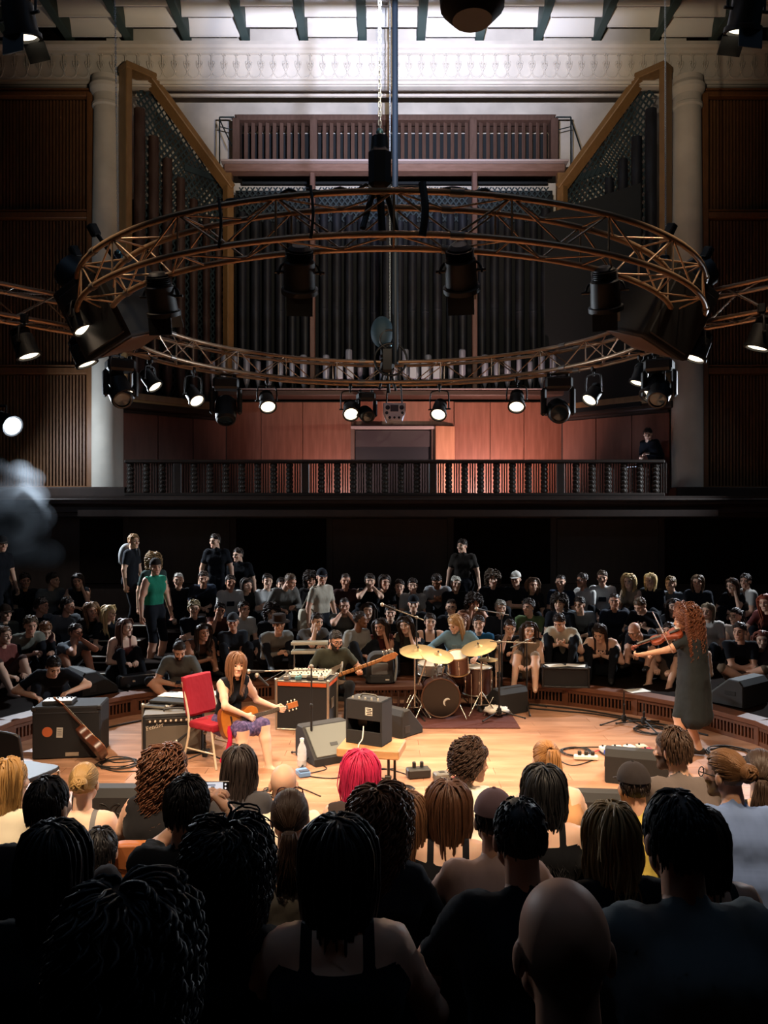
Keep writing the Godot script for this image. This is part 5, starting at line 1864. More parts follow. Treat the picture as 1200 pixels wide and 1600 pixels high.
# places a figure so that the top of its head lies at `top`; w: what it wears
func person(label: String, f: Dictionary, top: Vector3, turn: float, w: Dictionary, group := "", near := false, scale := 1.0) -> Node3D:
	var o := thing("person", label, "person", Vector3.ZERO, 0.0, group)
	var bs := Basis(Vector3.UP, turn).scaled(Vector3.ONE * scale)
	o.transform = Transform3D(bs, top - bs * f.top)
	var skin: Material = skins[w.get("skin", 0)]
	var shirt: Material = w.shirt
	var legs: Material = w.get("legs", cloth("22252c"))
	var body := inst("body", f.mesh, null, o)
	for i in f.regions.size():
		var m: Material = skin
		match f.regions[i]:
			TORSO: m = shirt
			YOKE: m = skin if w.get("straps", false) else shirt
			SLEEVE: m = skin if w.get("bare", false) or w.get("straps", false) else shirt
			FORE: m = shirt if w.get("long", false) else skin
			HIP: m = legs
			SHIN: m = skin if w.get("shorts", false) else legs
			FOOT: m = skin if w.get("barefoot", false) else w.get("shoes", hexm("1c1a1a", 0.7))
			EYE: m = hexm("2a1d18", 0.25)
			LIP: m = mat((skin.albedo_color as Color).lerp(Color("a03c3c"), 0.35), 0.5)
			BROW: m = w.get("hair", hexm("2a1c14", 0.6))
			BEARD: m = w.get("hair", hexm("2a1c14", 0.6))
		body.set_surface_override_material(i, m)
	var hx: Transform3D = f.head
	if w.has("style") and w.style:
		inst("hair", hairstyle(w.style, near), w.hair, o, hx)
	if w.has("cap"):
		var cm := cap_mesh(w.get("cap_back", false))
		var cc := inst("cap_crown", cm[0], w.cap, o, hx)
		inst("cap_peak", cm[1], w.get("peak", w.cap), cc)
	if w.has("mark"):   # a print on the chest of a shirt
		part("shirt_print", f.chest + f.spine * Vector3(0, -0.02, 0.108), Vector3(0.13, 0.09, 0.02), w.mark, o, 0.009, f.spine)
	if w.has("hat"):
		inst("hat", MB.new().lathe([Vector2(0.16, 0.05), Vector2(0.15, 0.058), Vector2(0.1, 0.06), Vector2(0.095, 0.15), Vector2(0.06, 0.165), Vector2(0, 0.155)], 24).mesh(), w.hat, o, hx)
	if w.has("glasses"):
		var g := MB.new()
		var up: float = w.get("glasses_up", 0.0)
		var xf := Transform3D(Basis(Vector3.RIGHT, -0.55 if up > 0.0 else 0.0), Vector3(0, up * 0.5, -0.045 if up > 0.0 else 0.0))
		for s in [-1.0, 1.0]:
			g.tube(arc(Vector3(0.033 * s, 0, 0.107), 0.024, 0, TAU, 14), 0.0032, 5)
			g.rod(Vector3(0.057 * s, 0.005, 0.1), Vector3(0.082 * s, 0.005, -0.01) if up <= 0.0 else Vector3(0.074 * s, -0.01, 0.05), 0.003, 5)
		g.rod(Vector3(-0.009, 0.004, 0.112), Vector3(0.009, 0.004, 0.112), 0.003, 5)
		inst("glasses", g.mesh(), w.glasses, o, hx * xf)
	return o

var hair_mats := {}
func hm(h: String) -> StandardMaterial3D:
	if not hair_mats.has(h):
		var m := StandardMaterial3D.new()
		m.albedo_color = Color(h)
		m.roughness = 0.5
		m.metallic_specular = 0.38
		m.rim_enabled = true
		m.rim = 0.2
		m.rim_tint = 0.8
		hair_mats[h] = m
	return hair_mats[h]
# ---------------------------------------------------------------- instruments and gear

func outline(pts: Array, per := 5) -> PackedVector2Array:   # closed smooth outline through half a shape (x >= 0, from top to bottom), mirrored
	var c := []
	for p in pts:
		c.append(Vector3(p[0], p[1], 0))
	var h := curve(c, per)
	var o := PackedVector2Array()
	for p in h:
		o.append(Vector2(p.x, p.y))
	for i in range(h.size() - 1, -1, -1):
		if h[i].x > 0.002:
			o.append(Vector2(-h[i].x, h[i].y))
	return o

func disc(b: MB, r: float, h: float, at: Vector3, sides := 20) -> MB:   # a flat puck facing +z
	return b.lathe([Vector2(0, 0), Vector2(r, 0), Vector2(r, h), Vector2(0, h)], sides, Transform3D(Basis(Vector3.RIGHT, PI / 2), at))

func guitar(o: Node3D, top: Material, side: Material, scale := 1.0) -> void:   # body middle at the origin, neck along +y, front +z
	var s := scale
	var ol := outline([[0.001, 0.23], [0.08, 0.225], [0.125, 0.17], [0.13, 0.11], [0.105, 0.05], [0.11, 0.0], [0.165, -0.09], [0.185, -0.15], [0.165, -0.22], [0.09, -0.255], [0.001, -0.26]])
	for i in ol.size():
		ol[i] *= s
	obj("guitar_body", MB.new().prism(ol, 0.1 * s, Transform3D.IDENTITY, 0.008, true), side, o)
	var inner := ol.duplicate()
	for i in inner.size():
		inner[i] *= 0.965
	obj("soundboard", MB.new().prism(inner, 0.006, Transform3D(Basis.IDENTITY, Vector3(0, 0, 0.052 * s)), 0.001), top, o)
	obj("sound_hole", disc(MB.new(), 0.05 * s, 0.003, Vector3(0, 0.04, 0.054 * s)), hexm("140c08", 0.8), o)
	obj("rosette", MB.new().tube(arc(Vector3(0, 0.04 * s, 0.057 * s), 0.057 * s, 0, TAU, 28), 0.004, 5), hexm("2a160c", 0.5), o)
	part("bridge", Vector3(0, -0.13 * s, 0.06 * s), Vector3(0.15, 0.022, 0.012) * s, hexm("2a170e", 0.5), o)
	part("pick_guard", Vector3(0.055 * s, -0.03 * s, 0.0575 * s), Vector3(0.05, 0.09, 0.003) * s, hexm("2b140c", 0.3), o, 0.001, Basis(Vector3(0, 0, 1), 0.4))
	part("neck", Vector3(0, 0.38 * s, 0.048 * s), Vector3(0.052, 0.46, 0.026) * s, hexm("5a3320", 0.5), o, 0.01)
	part("fretboard", Vector3(0, 0.345 * s, 0.064 * s), Vector3(0.052, 0.54, 0.007) * s, hexm("33190f", 0.5), o, 0.001)
	var hst := part("headstock", Vector3(0, 0.69 * s, 0.045 * s), Vector3(0.07, 0.17, 0.016) * s, wood("b5682e", 0.4, Vector3(3, 3, 3)), o, 0.004, Basis(Vector3.RIGHT, -0.15))
	for k in 3:
		for q in [-1.0, 1.0]:
			obj("tuning_peg", MB.new().rod(Vector3(0.03 * q, 0.635 + 0.05 * k, 0.045) * s, Vector3(0.052 * q, 0.635 + 0.05 * k, 0.045) * s, 0.003, 5).ball(Vector3(0.056 * q, 0.635 + 0.05 * k, 0.045) * s, Vector3(0.009, 0.009, 0.006), 8, 6), hexm("e8dcc0", 0.3), hst)
	var st := MB.new()
	for k in 6:
		var x := (-0.02 + 0.008 * k) * s
		st.tube([Vector3(x, -0.13 * s, 0.07 * s), Vector3(x * 0.8, 0.62 * s, 0.07 * s)], 0.0012, 4, false)
	tag(obj("strings", st, hexm("c9c2b4", 0.3, 0.8)), "", "", "", "stuff").reparent(o, false)

func bass_guitar(o: Node3D) -> void:
	var ol := outline([[0.001, 0.12], [0.05, 0.13], [0.1, 0.22], [0.125, 0.21], [0.12, 0.1], [0.115, 0.0], [0.15, -0.1], [0.155, -0.16], [0.12, -0.22], [0.06, -0.225], [0.001, -0.215]])
	obj("bass_body", MB.new().prism(ol, 0.045, Transform3D.IDENTITY, 0.012, true), wood("6f6256", 0.35, Vector3(3, 3, 3), 0.5), o)
	obj("pick_guard", MB.new().prism(PackedVector2Array([Vector2(-0.08, 0.1), Vector2(0.06, 0.12), Vector2(0.09, -0.02), Vector2(0.05, -0.12), Vector2(-0.06, -0.08)]), 0.004, Transform3D(Basis.IDENTITY, Vector3(0, 0, 0.024)), 0.001), hexm("8d867a", 0.4), o)
	part("pickup", Vector3(0, -0.03, 0.03), Vector3(0.1, 0.04, 0.014), hexm("17130f", 0.4), o)
	part("bridge", Vector3(0, -0.16, 0.03), Vector3(0.08, 0.05, 0.014), hexm("b7b1a5", 0.3, 0.8), o)
	var nk := part("neck", Vector3(0, 0.42, 0.02), Vector3(0.05, 0.66, 0.03), wood("a8713c", 0.4, Vector3(3, 3, 3)), o, 0.01)
	for k in 9:
		part("fret", Vector3(0, 0.2 + 0.058 * k, 0.0365), Vector3(0.048, 0.006 if k % 3 else 0.014, 0.003), hexm("3a2a1c", 0.4, 0.3), nk, 0.0)
	var hst := obj("headstock", MB.new().prism(PackedVector2Array([Vector2(-0.025, 0), Vector2(0.025, 0), Vector2(0.05, 0.05), Vector2(0.045, 0.17), Vector2(0.01, 0.23), Vector2(-0.035, 0.2), Vector2(-0.035, 0.05)]), 0.018, Transform3D(Basis.IDENTITY, Vector3(0, 0.74, 0.015)), 0.004), wood("b5713a", 0.4, Vector3(3, 3, 3)), o)
	for k in 4:
		obj("tuning_peg", MB.new().rod(Vector3(-0.03, 0.79 + 0.042 * k, 0.015), Vector3(-0.07, 0.795 + 0.042 * k, 0.015), 0.004, 5).box(Vector3(-0.08, 0.796 + 0.042 * k, 0.015), Vector3(0.026, 0.024, 0.006), 0.003), hexm("c8c2b6", 0.3, 0.8), hst)

func violin(o: Node3D) -> void:
	var ol := outline([[0.001, 0.178], [0.05, 0.175], [0.082, 0.13], [0.075, 0.075], [0.055, 0.045], [0.054, 0.0], [0.07, -0.045], [0.098, -0.09], [0.1, -0.13], [0.06, -0.172], [0.001, -0.178]], 4)
	var w := wood("8a3a1c", 0.25, Vector3(4, 4, 4), 0.6)
	obj("violin_body", MB.new().prism(ol, 0.04, Transform3D.IDENTITY, 0.01, true), w, o)
	part("neck", Vector3(0, 0.25, 0.02), Vector3(0.026, 0.16, 0.022), w, o, 0.008)
	part("fingerboard", Vector3(0, 0.19, 0.038), Vector3(0.032, 0.27, 0.008), hexm("120c0a", 0.4), o, 0.002)
	var scr := obj("scroll", MB.new().tube(arc(Vector3(0, 0.37, 0.0), 0.02, -1.4, 3.6, 12, Vector3(0, 1, 0), Vector3(0, 0, 1)), 0.012, 7).box(Vector3(0, 0.345, 0.012), Vector3(0.024, 0.06, 0.024), 0.005), w, o)
	for k in 4:
		obj("peg", MB.new().rod(Vector3(0, 0.33 + 0.012 * k, 0.012), Vector3(0.04 if k % 2 else -0.04, 0.33 + 0.012 * k, 0.012), 0.004, 5), hexm("17100c", 0.4), scr)
	part("bridge", Vector3(0, -0.01, 0.035), Vector3(0.04, 0.005, 0.03), hexm("c89a64", 0.5), o, 0.001)
	part("tailpiece", Vector3(0, -0.1, 0.034), Vector3(0.034, 0.11, 0.008), hexm("120c0a", 0.4), o, 0.003)
	part("chin_rest", Vector3(0.045, -0.15, 0.034), Vector3(0.07, 0.05, 0.016), hexm("d9cfc0", 0.4), o, 0.006)

func drum(o: Node3D, called: String, r: float, h: float, xf: Transform3D, shell: Material, head: Material, hoop: Material, lugs := 8) -> void:
	var sl := obj(called + "_shell", MB.new().lathe([Vector2(r, 0), Vector2(r, h)], 32, xf), shell, o)
	for e in [0.0, h]:
		obj(called + "_head", MB.new().lathe([Vector2(r * 0.98, e), Vector2(0, e + (0.001 if e > 0 else -0.001))], 32, xf), head, o)
		obj(called + "_hoop", MB.new().tube(arc(Vector3(0, e, 0), r + 0.006, 0, TAU, 36, Vector3.RIGHT, Vector3(0, 0, 1)).map(func(p): return xf * p), 0.011, 6), hoop, o)
	for k in lugs:
		var a := TAU * (k + 0.5) / lugs
		var d := Vector3(cos(a), 0, sin(a)) * (r + 0.012)
		obj("lug", MB.new().rod(xf * (d + Vector3(0, h * 0.08, 0)), xf * (d + Vector3(0, h * 0.92, 0)), 0.004, 5).box(xf * (d + Vector3(0, h * 0.5, 0)), Vector3(0.018, 0.04, 0.018), 0.004), hexm("cfc8bb", 0.25, 0.85), sl)

func cymbal(label: String, at: Vector3, r: float, tilt: Basis, foot: Vector3, bronze: Material, arm := Vector3.ZERO) -> void:
	var o := thing("cymbal_stand", label, "cymbal", foot, 0.0, "cymbals of the drum kit")
	var c := at - foot
	obj("cymbal", MB.new().lathe([Vector2(0, 0.028), Vector2(0.02, 0.027), Vector2(r * 0.2, 0.012), Vector2(r * 0.24, 0.006), Vector2(r * 0.7, -0.004), Vector2(r, -0.016), Vector2(r, -0.018), Vector2(r * 0.24, 0.002), Vector2(0, 0.02)], 40, Transform3D(tilt, c)), bronze, o)
	var chrome := hexm("bdb6a8", 0.25, 0.85)
	obj("wing_nut", MB.new().rod(c, c + tilt.y * 0.06, 0.006).ball(c + tilt.y * 0.045, Vector3(0.014, 0.008, 0.014), 8, 6), hexm("241f1b", 0.5), o)
	var knee := Vector3(0, c.y - 0.05, 0) + arm
	obj("pole", MB.new().rod(Vector3(0, 0.12, 0), knee, 0.012).rod(knee, c, 0.009).ball(knee, Vector3(0.022, 0.022, 0.022), 8, 6), chrome, o)
	for k in 3:
		var d := Vector3(cos(TAU * k / 3 + 0.4), 0, sin(TAU * k / 3 + 0.4))
		obj("leg", MB.new().rod(Vector3(0, 0.3, 0), d * 0.22 + Vector3(0, 0.012, 0), 0.008).rod(Vector3(0, 0.12, 0), d * 0.12 + Vector3(0, 0.14, 0), 0.006).ball(d * 0.22 + Vector3(0, 0.014, 0), Vector3(0.013, 0.013, 0.013), 6, 5), chrome, o)

func mic_stand(label: String, foot: Vector3, h: float, boom: Array, group := "microphone stands", mic := true) -> void:
	var o := thing("microphone_stand", label, "mic stand", foot, 0.0, group)
	obj("pole", MB.new().rod(Vector3(0, 0.05, 0), Vector3(0, h * 0.6, 0), 0.013).rod(Vector3(0, h * 0.55, 0), Vector3(0, h, 0), 0.009).ball(Vector3(0, h * 0.58, 0), Vector3(0.018, 0.03, 0.018), 8, 6), black_metal, o)
	obj("hub", MB.new().lathe([Vector2(0, 0.04), Vector2(0.03, 0.04), Vector2(0.035, 0.07), Vector2(0.028, 0.12), Vector2(0, 0.12)], 12), black_metal, o)
	for k in 3:
		var d := Vector3(cos(TAU * k / 3 + foot.x * 3.0), 0, sin(TAU * k / 3 + foot.x * 3.0))
		obj("leg", MB.new().rod(Vector3(0, 0.085, 0), d * 0.33 + Vector3(0, 0.015, 0), 0.009).ball(d * 0.33 + Vector3(0, 0.015, 0), Vector3(0.016, 0.014, 0.016), 6, 5), black_metal, o)
	if boom.size():
		var a: Vector3 = boom[0] - foot
		var b: Vector3 = boom[1] - foot
		if boom.size() > 2:
			b = Vector3(0, h, 0) + (Vector3(0, h, 0) - a).normalized() * boom[2]
		obj("boom", MB.new().rod(a, b, 0.008).ball(Vector3(0, h, 0), Vector3(0.024, 0.024, 0.024), 8, 6), hexm("8c887f", 0.35, 0.7), o)
		if mic:
			microphone(o, a, (a - b).normalized())

func microphone(o: Node3D, at: Vector3, dir: Vector3) -> void:
	var xf := xf_along(at, at + dir)
	var mc := obj("microphone", MB.new().lathe([Vector2(0, -0.09), Vector2(0.011, -0.09), Vector2(0.017, 0.05), Vector2(0.02, 0.06), Vector2(0, 0.06)], 12, xf), hexm("2a2a2c", 0.5, 0.3), o)
	obj("mic_grille", MB.new().ball(xf * Vector3(0, 0.08, 0), Vector3(0.026, 0.028, 0.026), 12, 8), hexm("b9b2a4", 0.4, 0.7), mc)

func wedge(label: String, at: Vector3, turn: float, w := 0.56, h := 0.34, d := 0.46, face := "", logo := false) -> void:
	var o := thing("wedge_monitor", label, "monitor", at, turn, "wedge monitors")
	var pr := PackedVector2Array([Vector2(-d / 2, 0), Vector2(d / 2, 0), Vector2(d / 2, h * 0.22), Vector2(-d * 0.12, h), Vector2(-d * 0.4, h), Vector2(-d / 2, h * 0.8)])
	# local +z is where the sloping face looks
	obj("cabinet", MB.new().prism(pr, w, Transform3D(Basis(Vector3(0, 0, 1), Vector3.UP, Vector3(-1, 0, 0)), Vector3.ZERO), 0.015), hexm("1b1b1c", 0.75), o)
	var a := Vector3(0, h * 0.22, d / 2)
	var b := Vector3(0, h, -d * 0.12)
	var y := (b - a).normalized()
	var bs := Basis(Vector3.RIGHT, y, Vector3.RIGHT.cross(y))
	var gr := part("grille", (a + b) / 2 + bs.z * 0.004, Vector3(w - 0.06, a.distance_to(b) - 0.04, 0.014), hexm(face if face else "4a4c4c", 0.8, 0.1), o, 0.004, bs)
	part("badge", (a + b) / 2 + bs.z * 0.013 + bs.y * -0.06, Vector3(0.09, 0.04, 0.004), hexm("2c2d2e", 0.6), gr, 0.001, bs)
	part("side_handle", Vector3(w / 2 + 0.002, h * 0.5, -0.08), Vector3(0.006, 0.05, 0.14), hexm("0a0a0a", 0.8), o, 0.002)
	part("jack_plate", Vector3(-w / 2 - 0.002, h * 0.3, -0.1), Vector3(0.006, 0.09, 0.09), hexm("26272a", 0.6), o, 0.002)
	if logo:   # two joined arches on the rear panel
		var lg := MB.new()
		for s in [-1.0, 1.0]:
			lg.tube(curve([Vector3(0, -0.02, 0), Vector3(0.03 * s, 0.02, 0), Vector3(0.06 * s, 0.035, 0), Vector3(0.085 * s, 0.03, 0), Vector3(0.06 * s, 0.005, 0), Vector3(0.05 * s, -0.03, 0), Vector3(0.08 * s, -0.05, 0)], 4), 0.0045, 5, false)
		var m := obj("emblem", lg, hexm("0b0b0b", 0.5), o)
		m.transform = Transform3D(Basis(Vector3.UP, PI), Vector3(0, h * 0.55, -d * 0.5 - 0.004))

func road_case(o: Node3D, size: Vector3, panel: Material, edge: Material) -> void:
	obj("panel", MB.new().box(Vector3(0, size.y / 2, 0), size - Vector3.ONE * 0.012, 0.004), panel, o)
	var h := size / 2
	for sx in [-1.0, 1.0]:
		for sz in [-1.0, 1.0]:
			part("edge_rail", Vector3(h.x * sx, h.y, h.z * sz), Vector3(0.03, size.y, 0.03), edge, o, 0.006)
		for y in [0.012, size.y - 0.012]:
			part("edge_rail", Vector3(h.x * sx, y, 0), Vector3(0.03, 0.024, size.z), edge, o, 0.006)
	for sz in [-1.0, 1.0]:
		for y in [0.012, size.y - 0.012]:
			part("edge_rail", Vector3(0, y, h.z * sz), Vector3(size.x, 0.024, 0.03), edge, o, 0.006)
		for sx in [-1.0, 1.0]:
			obj("ball_corner", MB.new().ball(Vector3(h.x * sx, size.y, h.z * sz), Vector3.ONE * 0.026, 10, 8), edge, o)

func amp(o: Node3D, size: Vector3, tolex: Material, cloth_m: Material, open := 0.0) -> void:   # front +z
	var h := size / 2
	obj("cabinet", MB.new().box(Vector3(0, h.y, 0), size, 0.02), tolex, o)
	part("speaker_cloth", Vector3(0, h.y - 0.045, h.z + 0.003), Vector3(size.x - 0.07, size.y - 0.17, 0.012), cloth_m, o, 0.003)
	var cp := part("control_panel", Vector3(0, size.y - 0.065, h.z + 0.003), Vector3(size.x - 0.07, 0.05, 0.012), hexm("1a1816", 0.4), o, 0.002)
	for k in 10:
		obj("knob", disc(MB.new(), 0.011, 0.016, Vector3(-size.x * 0.38 + k * size.x * 0.084, size.y - 0.065, h.z + 0.008), 10), hexm("cfc7b8", 0.4), cp)
	obj("handle", MB.new().tube(curve([Vector3(-0.11, size.y, 0), Vector3(-0.09, size.y + 0.03, 0), Vector3(0.09, size.y + 0.03, 0), Vector3(0.11, size.y, 0)], 5), 0.011, 6), hexm("2c2926", 0.6), o)

func cable(label: String, pts: Array, r := 0.006, m: Material = null) -> void:
	var q := []
	for p in pts:
		q.append(Vector3(p[0], r + (p[2] if p.size() > 2 else 0.0), p[1]))
	tag(obj("floor_cable", MB.new().tube(curve(q, 6), r, 6), m if m else hexm("141312", 0.6)), label, "cable", "cables on the stage floor")

func coil(label: String, c: Vector3, r: float, turns: int, seed_: int) -> void:
	var rng := RandomNumberGenerator.new()
	rng.seed = seed_
	var pts := []
	for i in turns * 9 + 1:
		var a := TAU * i / 9.0
		var rr := r * rng.randf_range(0.8, 1.15)
		pts.append(c + Vector3(cos(a) * rr, 0.008 + 0.004 * (i / 9) + rng.randf() * 0.006, sin(a) * rr * 0.9))
	tag(obj("cable_coil", MB.new().tube(curve(pts, 3), 0.006, 5), hexm("171513", 0.6)), label, "cable", "coils of cable on the floor")

func bottle(label: String, at: Vector3, h: float, c: Color) -> void:
	var o := thing("water_bottle", label, "bottle", at)
	var m := StandardMaterial3D.new()
	m.albedo_color = Color(c.r, c.g, c.b, 0.55)
	m.transparency = BaseMaterial3D.TRANSPARENCY_ALPHA
	m.roughness = 0.2
	var r := h * 0.16
	var bb := obj("bottle_body", MB.new().lathe([Vector2(0, 0), Vector2(r * 0.9, 0.002), Vector2(r, 0.02), Vector2(r, h * 0.62), Vector2(r * 0.85, h * 0.7), Vector2(r * 0.42, h * 0.85), Vector2(r * 0.4, h * 0.93), Vector2(0, h * 0.93)], 16, Transform3D.IDENTITY, true), m, o)
	obj("bottle_cap", MB.new().lathe([Vector2(0, h * 0.92), Vector2(r * 0.46, h * 0.92), Vector2(r * 0.46, h), Vector2(0, h)], 12), hexm("dfe2e6", 0.4), bb)
	obj("bottle_label", MB.new().lathe([Vector2(r * 1.02, h * 0.25), Vector2(r * 1.02, h * 0.5)], 16), hexm("c9ccd2", 0.5), bb)

func build_stage() -> void:
	var tolex := hexm("17171a", 0.8)
	var edge := hexm("a9a296", 0.3, 0.75)
	var orange := hexm("c4501e", 0.6)
	var chrome := hexm("bdb6a8", 0.25, 0.85)
	var paper := hexm("e6e0d2", 0.8)
	# --- left group
	var o := thing("bass_cabinet", "big black equipment cabinet with round orange sticker at the left", "amplifier", Vector3(-3.5, 0, -8.75), 0.12)
	obj("cabinet", MB.new().box(Vector3(0, 0.285, 0), Vector3(0.72, 0.57, 0.42), 0.015), tolex, o)
	obj("round_sticker", disc(MB.new(), 0.055, 0.003, Vector3(-0.2, 0.3, 0.21)), hexm("c9683a", 0.6), o)
	part("white_sticker", Vector3(-0.07, 0.29, 0.212), Vector3(0.065, 0.11, 0.003), hexm("c9c6bd", 0.6), o, 0.0, Basis(Vector3(0, 0, 1), -0.05))
	for k in 4:
		part("sticker_line", Vector3(-0.07, 0.325 - 0.02 * k, 0.2145), Vector3(0.045, 0.006, 0.002), hexm("4a4a48", 0.6), o, 0.0)
	part("name_strip", Vector3(0.06, 0.05, 0.212), Vector3(0.14, 0.04, 0.003), hexm("a89a86", 0.6), o, 0.0)
	part("latch", Vector3(0.17, 0.26, 0.215), Vector3(0.03, 0.05, 0.012), chrome, o)
	part("lid_edge", Vector3(0, 0.5, 0.208), Vector3(0.72, 0.012, 0.012), hexm("2c2c2e", 0.4, 0.4), o)
	for q in [-1.0, 1.0]:
		part("corner_guard", Vector3(0.345 * q, 0.55, 0.2), Vector3(0.05, 0.05, 0.04), hexm("232325", 0.5), o, 0.01)
	o = thing("mixing_unit", "silver-topped small mixer lying on the black cabinet", "mixer", Vector3(-3.62, 0.57, -8.72), 0.12)
	part("unit_base", Vector3(0, 0.02, 0), Vector3(0.32, 0.04, 0.22), hexm("3b3b3d", 0.5), o, 0.006)
	part("unit_top", Vector3(0, 0.042, 0.02), Vector3(0.3, 0.006, 0.16), hexm("b9b6ae", 0.4, 0.4), o, 0.001)
	for k in 6:
		obj("knob", MB.new().lathe([Vector2(0, 0.045), Vector2(0.01, 0.045), Vector2(0.008, 0.06), Vector2(0, 0.06)], 8, Transform3D(Basis.IDENTITY, Vector3(-0.12 + 0.048 * k, 0, -0.02))), hexm("222222", 0.5), o)
	# guitar leaning on the cabinet, neck to the upper left
	var g := thing("leaning_guitar", "wooden guitar leaning against the black cabinet, neck to the left", "guitar")
	var ga := Vector3(-3.153, 0.235, -8.4)
	var gh := Vector3(-3.708, 0.684, -8.6)
	var gy := (gh - ga).normalized()
	var gz := (Vector3(0.9, 0.2, -0.35) - gy * gy.dot(Vector3(0.9, 0.2, -0.35))).normalized()
	g.transform = Transform3D(Basis(gy.cross(gz), gy, gz), ga)
	guitar(g, wood("a8642e", 0.35, Vector3(3, 3, 3), 0.5), wood("5a2f1c", 0.35, Vector3(3, 3, 3), 0.5), 0.86)
	# black chair cut by the left edge
	o = thing("plastic_chair", "black chair with chrome legs at the left edge, back to us", "chair", Vector3(-3.12, 0, -6.75), 2.75)
	obj("backrest", MB.new().prism(outline([[0.001, 0.2], [0.2, 0.19], [0.235, 0.12], [0.22, -0.15], [0.15, -0.21], [0.001, -0.22]]), 0.025, Transform3D(Basis(Vector3.RIGHT, -0.18), Vector3(0, 0.68, -0.22)), 0.008, true), hexm("121214", 0.5), o)
	obj("seat", MB.new().prism(outline([[0.001, 0.22], [0.2, 0.21], [0.23, 0.0], [0.2, -0.2], [0.001, -0.22]]), 0.035, Transform3D(Basis(Vector3.RIGHT, PI / 2), Vector3(0, 0.45, 0)), 0.01, true), hexm("121214", 0.5), o)
	for q in [-1.0, 1.0]:
		obj("leg", MB.new().tube(curve([Vector3(0.21 * q, 0.01, 0.22), Vector3(0.2 * q, 0.43, 0.2)], 3), 0.012, 8), chrome, o)
		obj("leg", MB.new().tube(curve([Vector3(0.22 * q, 0.01, -0.26), Vector3(0.2 * q, 0.43, -0.19), Vector3(0.19 * q, 0.62, -0.23)], 3), 0.012, 8), chrome, o)
		obj("side_rail", MB.new().rod(Vector3(0.2 * q, 0.43, 0.2), Vector3(0.2 * q, 0.43, -0.19), 0.011), chrome, o)
	# flight case and amplifier beside the singer
	o = thing("flight_case", "black flight case with metal edges and red stripe left of the singer", "case", Vector3(-2.52, 0, -9.15), -0.25)
	road_case(o, Vector3(0.3, 0.5, 0.62), tolex, edge)
	part("red_stripe", Vector3(0, 0.07, 0.312), Vector3(0.25, 0.05, 0.006), orange, o, 0.001)
	part("latch_plate", Vector3(0, 0.4, 0.312), Vector3(0.09, 0.1, 0.01), edge, o, 0.004)
	part("label_plate", Vector3(0, 0.2, 0.312), Vector3(0.11, 0.1, 0.006), hexm("3a3936", 0.4, 0.5), o, 0.002)
	part("case_lid", Vector3(0.25, 0.515, -0.05), Vector3(0.8, 0.03, 0.5), hexm("2a2927", 0.5), o, 0.008)
	var rng := RandomNumberGenerator.new()
	rng.seed = 8
	for k in 5:
		var sh := inst("paper_sheet", MB.new().box(Vector3.ZERO, Vector3(0.3, 0.003, 0.21), 0.001).mesh(), paper, self, Transform3D(Basis(Vector3.UP, rng.randf_range(-0.5, 0.3)), Vector3(-2.5 + 0.09 * k, 0.535 + 0.004 * k, -9.2 - rng.randf() * 0.08)))
		tag(sh, ["lowest", "second lowest", "middle", "second highest", "topmost"][k] + " of the white sheets fanned out on the flight case", "paper", "papers on the flight case")
	o = thing("guitar_amplifier", "wide guitar amplifier with grey speaker cloth behind the red chair", "amplifier", Vector3(-2.36, 0, -8.78), 0.22)
	amp(o, Vector3(0.66, 0.46, 0.26), tolex, hexm("5d554b", 0.85))
	part("top_edge", Vector3(0, 0.462, 0.0), Vector3(0.64, 0.006, 0.24), hexm("6d6a64", 0.6), o, 0.001)
	var tm := TextMesh.new()
	tm.text = "Fender"
	tm.font_size = 16
	tm.pixel_size = 0.0035
	tm.depth = 0.004
	var ff := SystemFont.new()
	ff.font_names = PackedStringArray(["Droid Serif"])
	ff.font_italic = true
	tm.font = ff
	inst("script_badge", tm, hexm("d6d0c2", 0.35, 0.5), o, Transform3D(Basis(Vector3(0, 0, 1), 0.2), Vector3(-0.2, 0.335, 0.142)))
	part("name_plate", Vector3(-0.19, 0.06, 0.141), Vector3(0.07, 0.018, 0.004), hexm("b9b3a6", 0.4, 0.5), o, 0.001)
	mic_stand("short microphone stand leaning before the grey amplifier cloth", Vector3(-1.95, 0, -8.5), 0.3, [Vector3(-2.2, 0.24, -8.52), Vector3(-1.92, 0.46, -8.5)])
	# singer's red chair
	o = thing("red_chair", "chair with red padded back and pale metal legs under the singer", "chair", Vector3(-1.83, 0, -8.45), 0.95)
	obj("backrest", MB.new().prism(outline([[0.001, 0.22], [0.17, 0.215], [0.2, 0.17], [0.205, -0.17], [0.16, -0.215], [0.001, -0.22]]), 0.07, Transform3D(Basis(Vector3.RIGHT, -0.22), Vector3(0, 0.7, -0.26)), 0.025, true), cloth("8e1f2c"), o)
	obj("seat", MB.new().prism(outline([[0.001, 0.21], [0.18, 0.2], [0.21, 0.15], [0.21, -0.15], [0.18, -0.2], [0.001, -0.21]]), 0.07, Transform3D(Basis(Vector3.RIGHT, PI / 2), Vector3(0, 0.42, 0)), 0.02, true), cloth("8e1f2c"), o)
	var cream := hexm("d8cbb2", 0.4, 0.3)
	for q in [-1.0, 1.0]:
		obj("leg", MB.new().tube([Vector3(0.2 * q, 0.01, 0.24), Vector3(0.19 * q, 0.4, 0.16)], 0.013, 8), cream, o)
		obj("leg", MB.new().tube(curve([Vector3(0.2 * q, 0.01, -0.28), Vector3(0.2 * q, 0.4, -0.18), Vector3(0.19 * q, 0.86, -0.3)], 4), 0.013, 8), cream, o)
		obj("stretcher", MB.new().rod(Vector3(0.195 * q, 0.16, 0.2), Vector3(0.2 * q, 0.16, -0.23), 0.009), cream, o)
	var sc := MB.new()
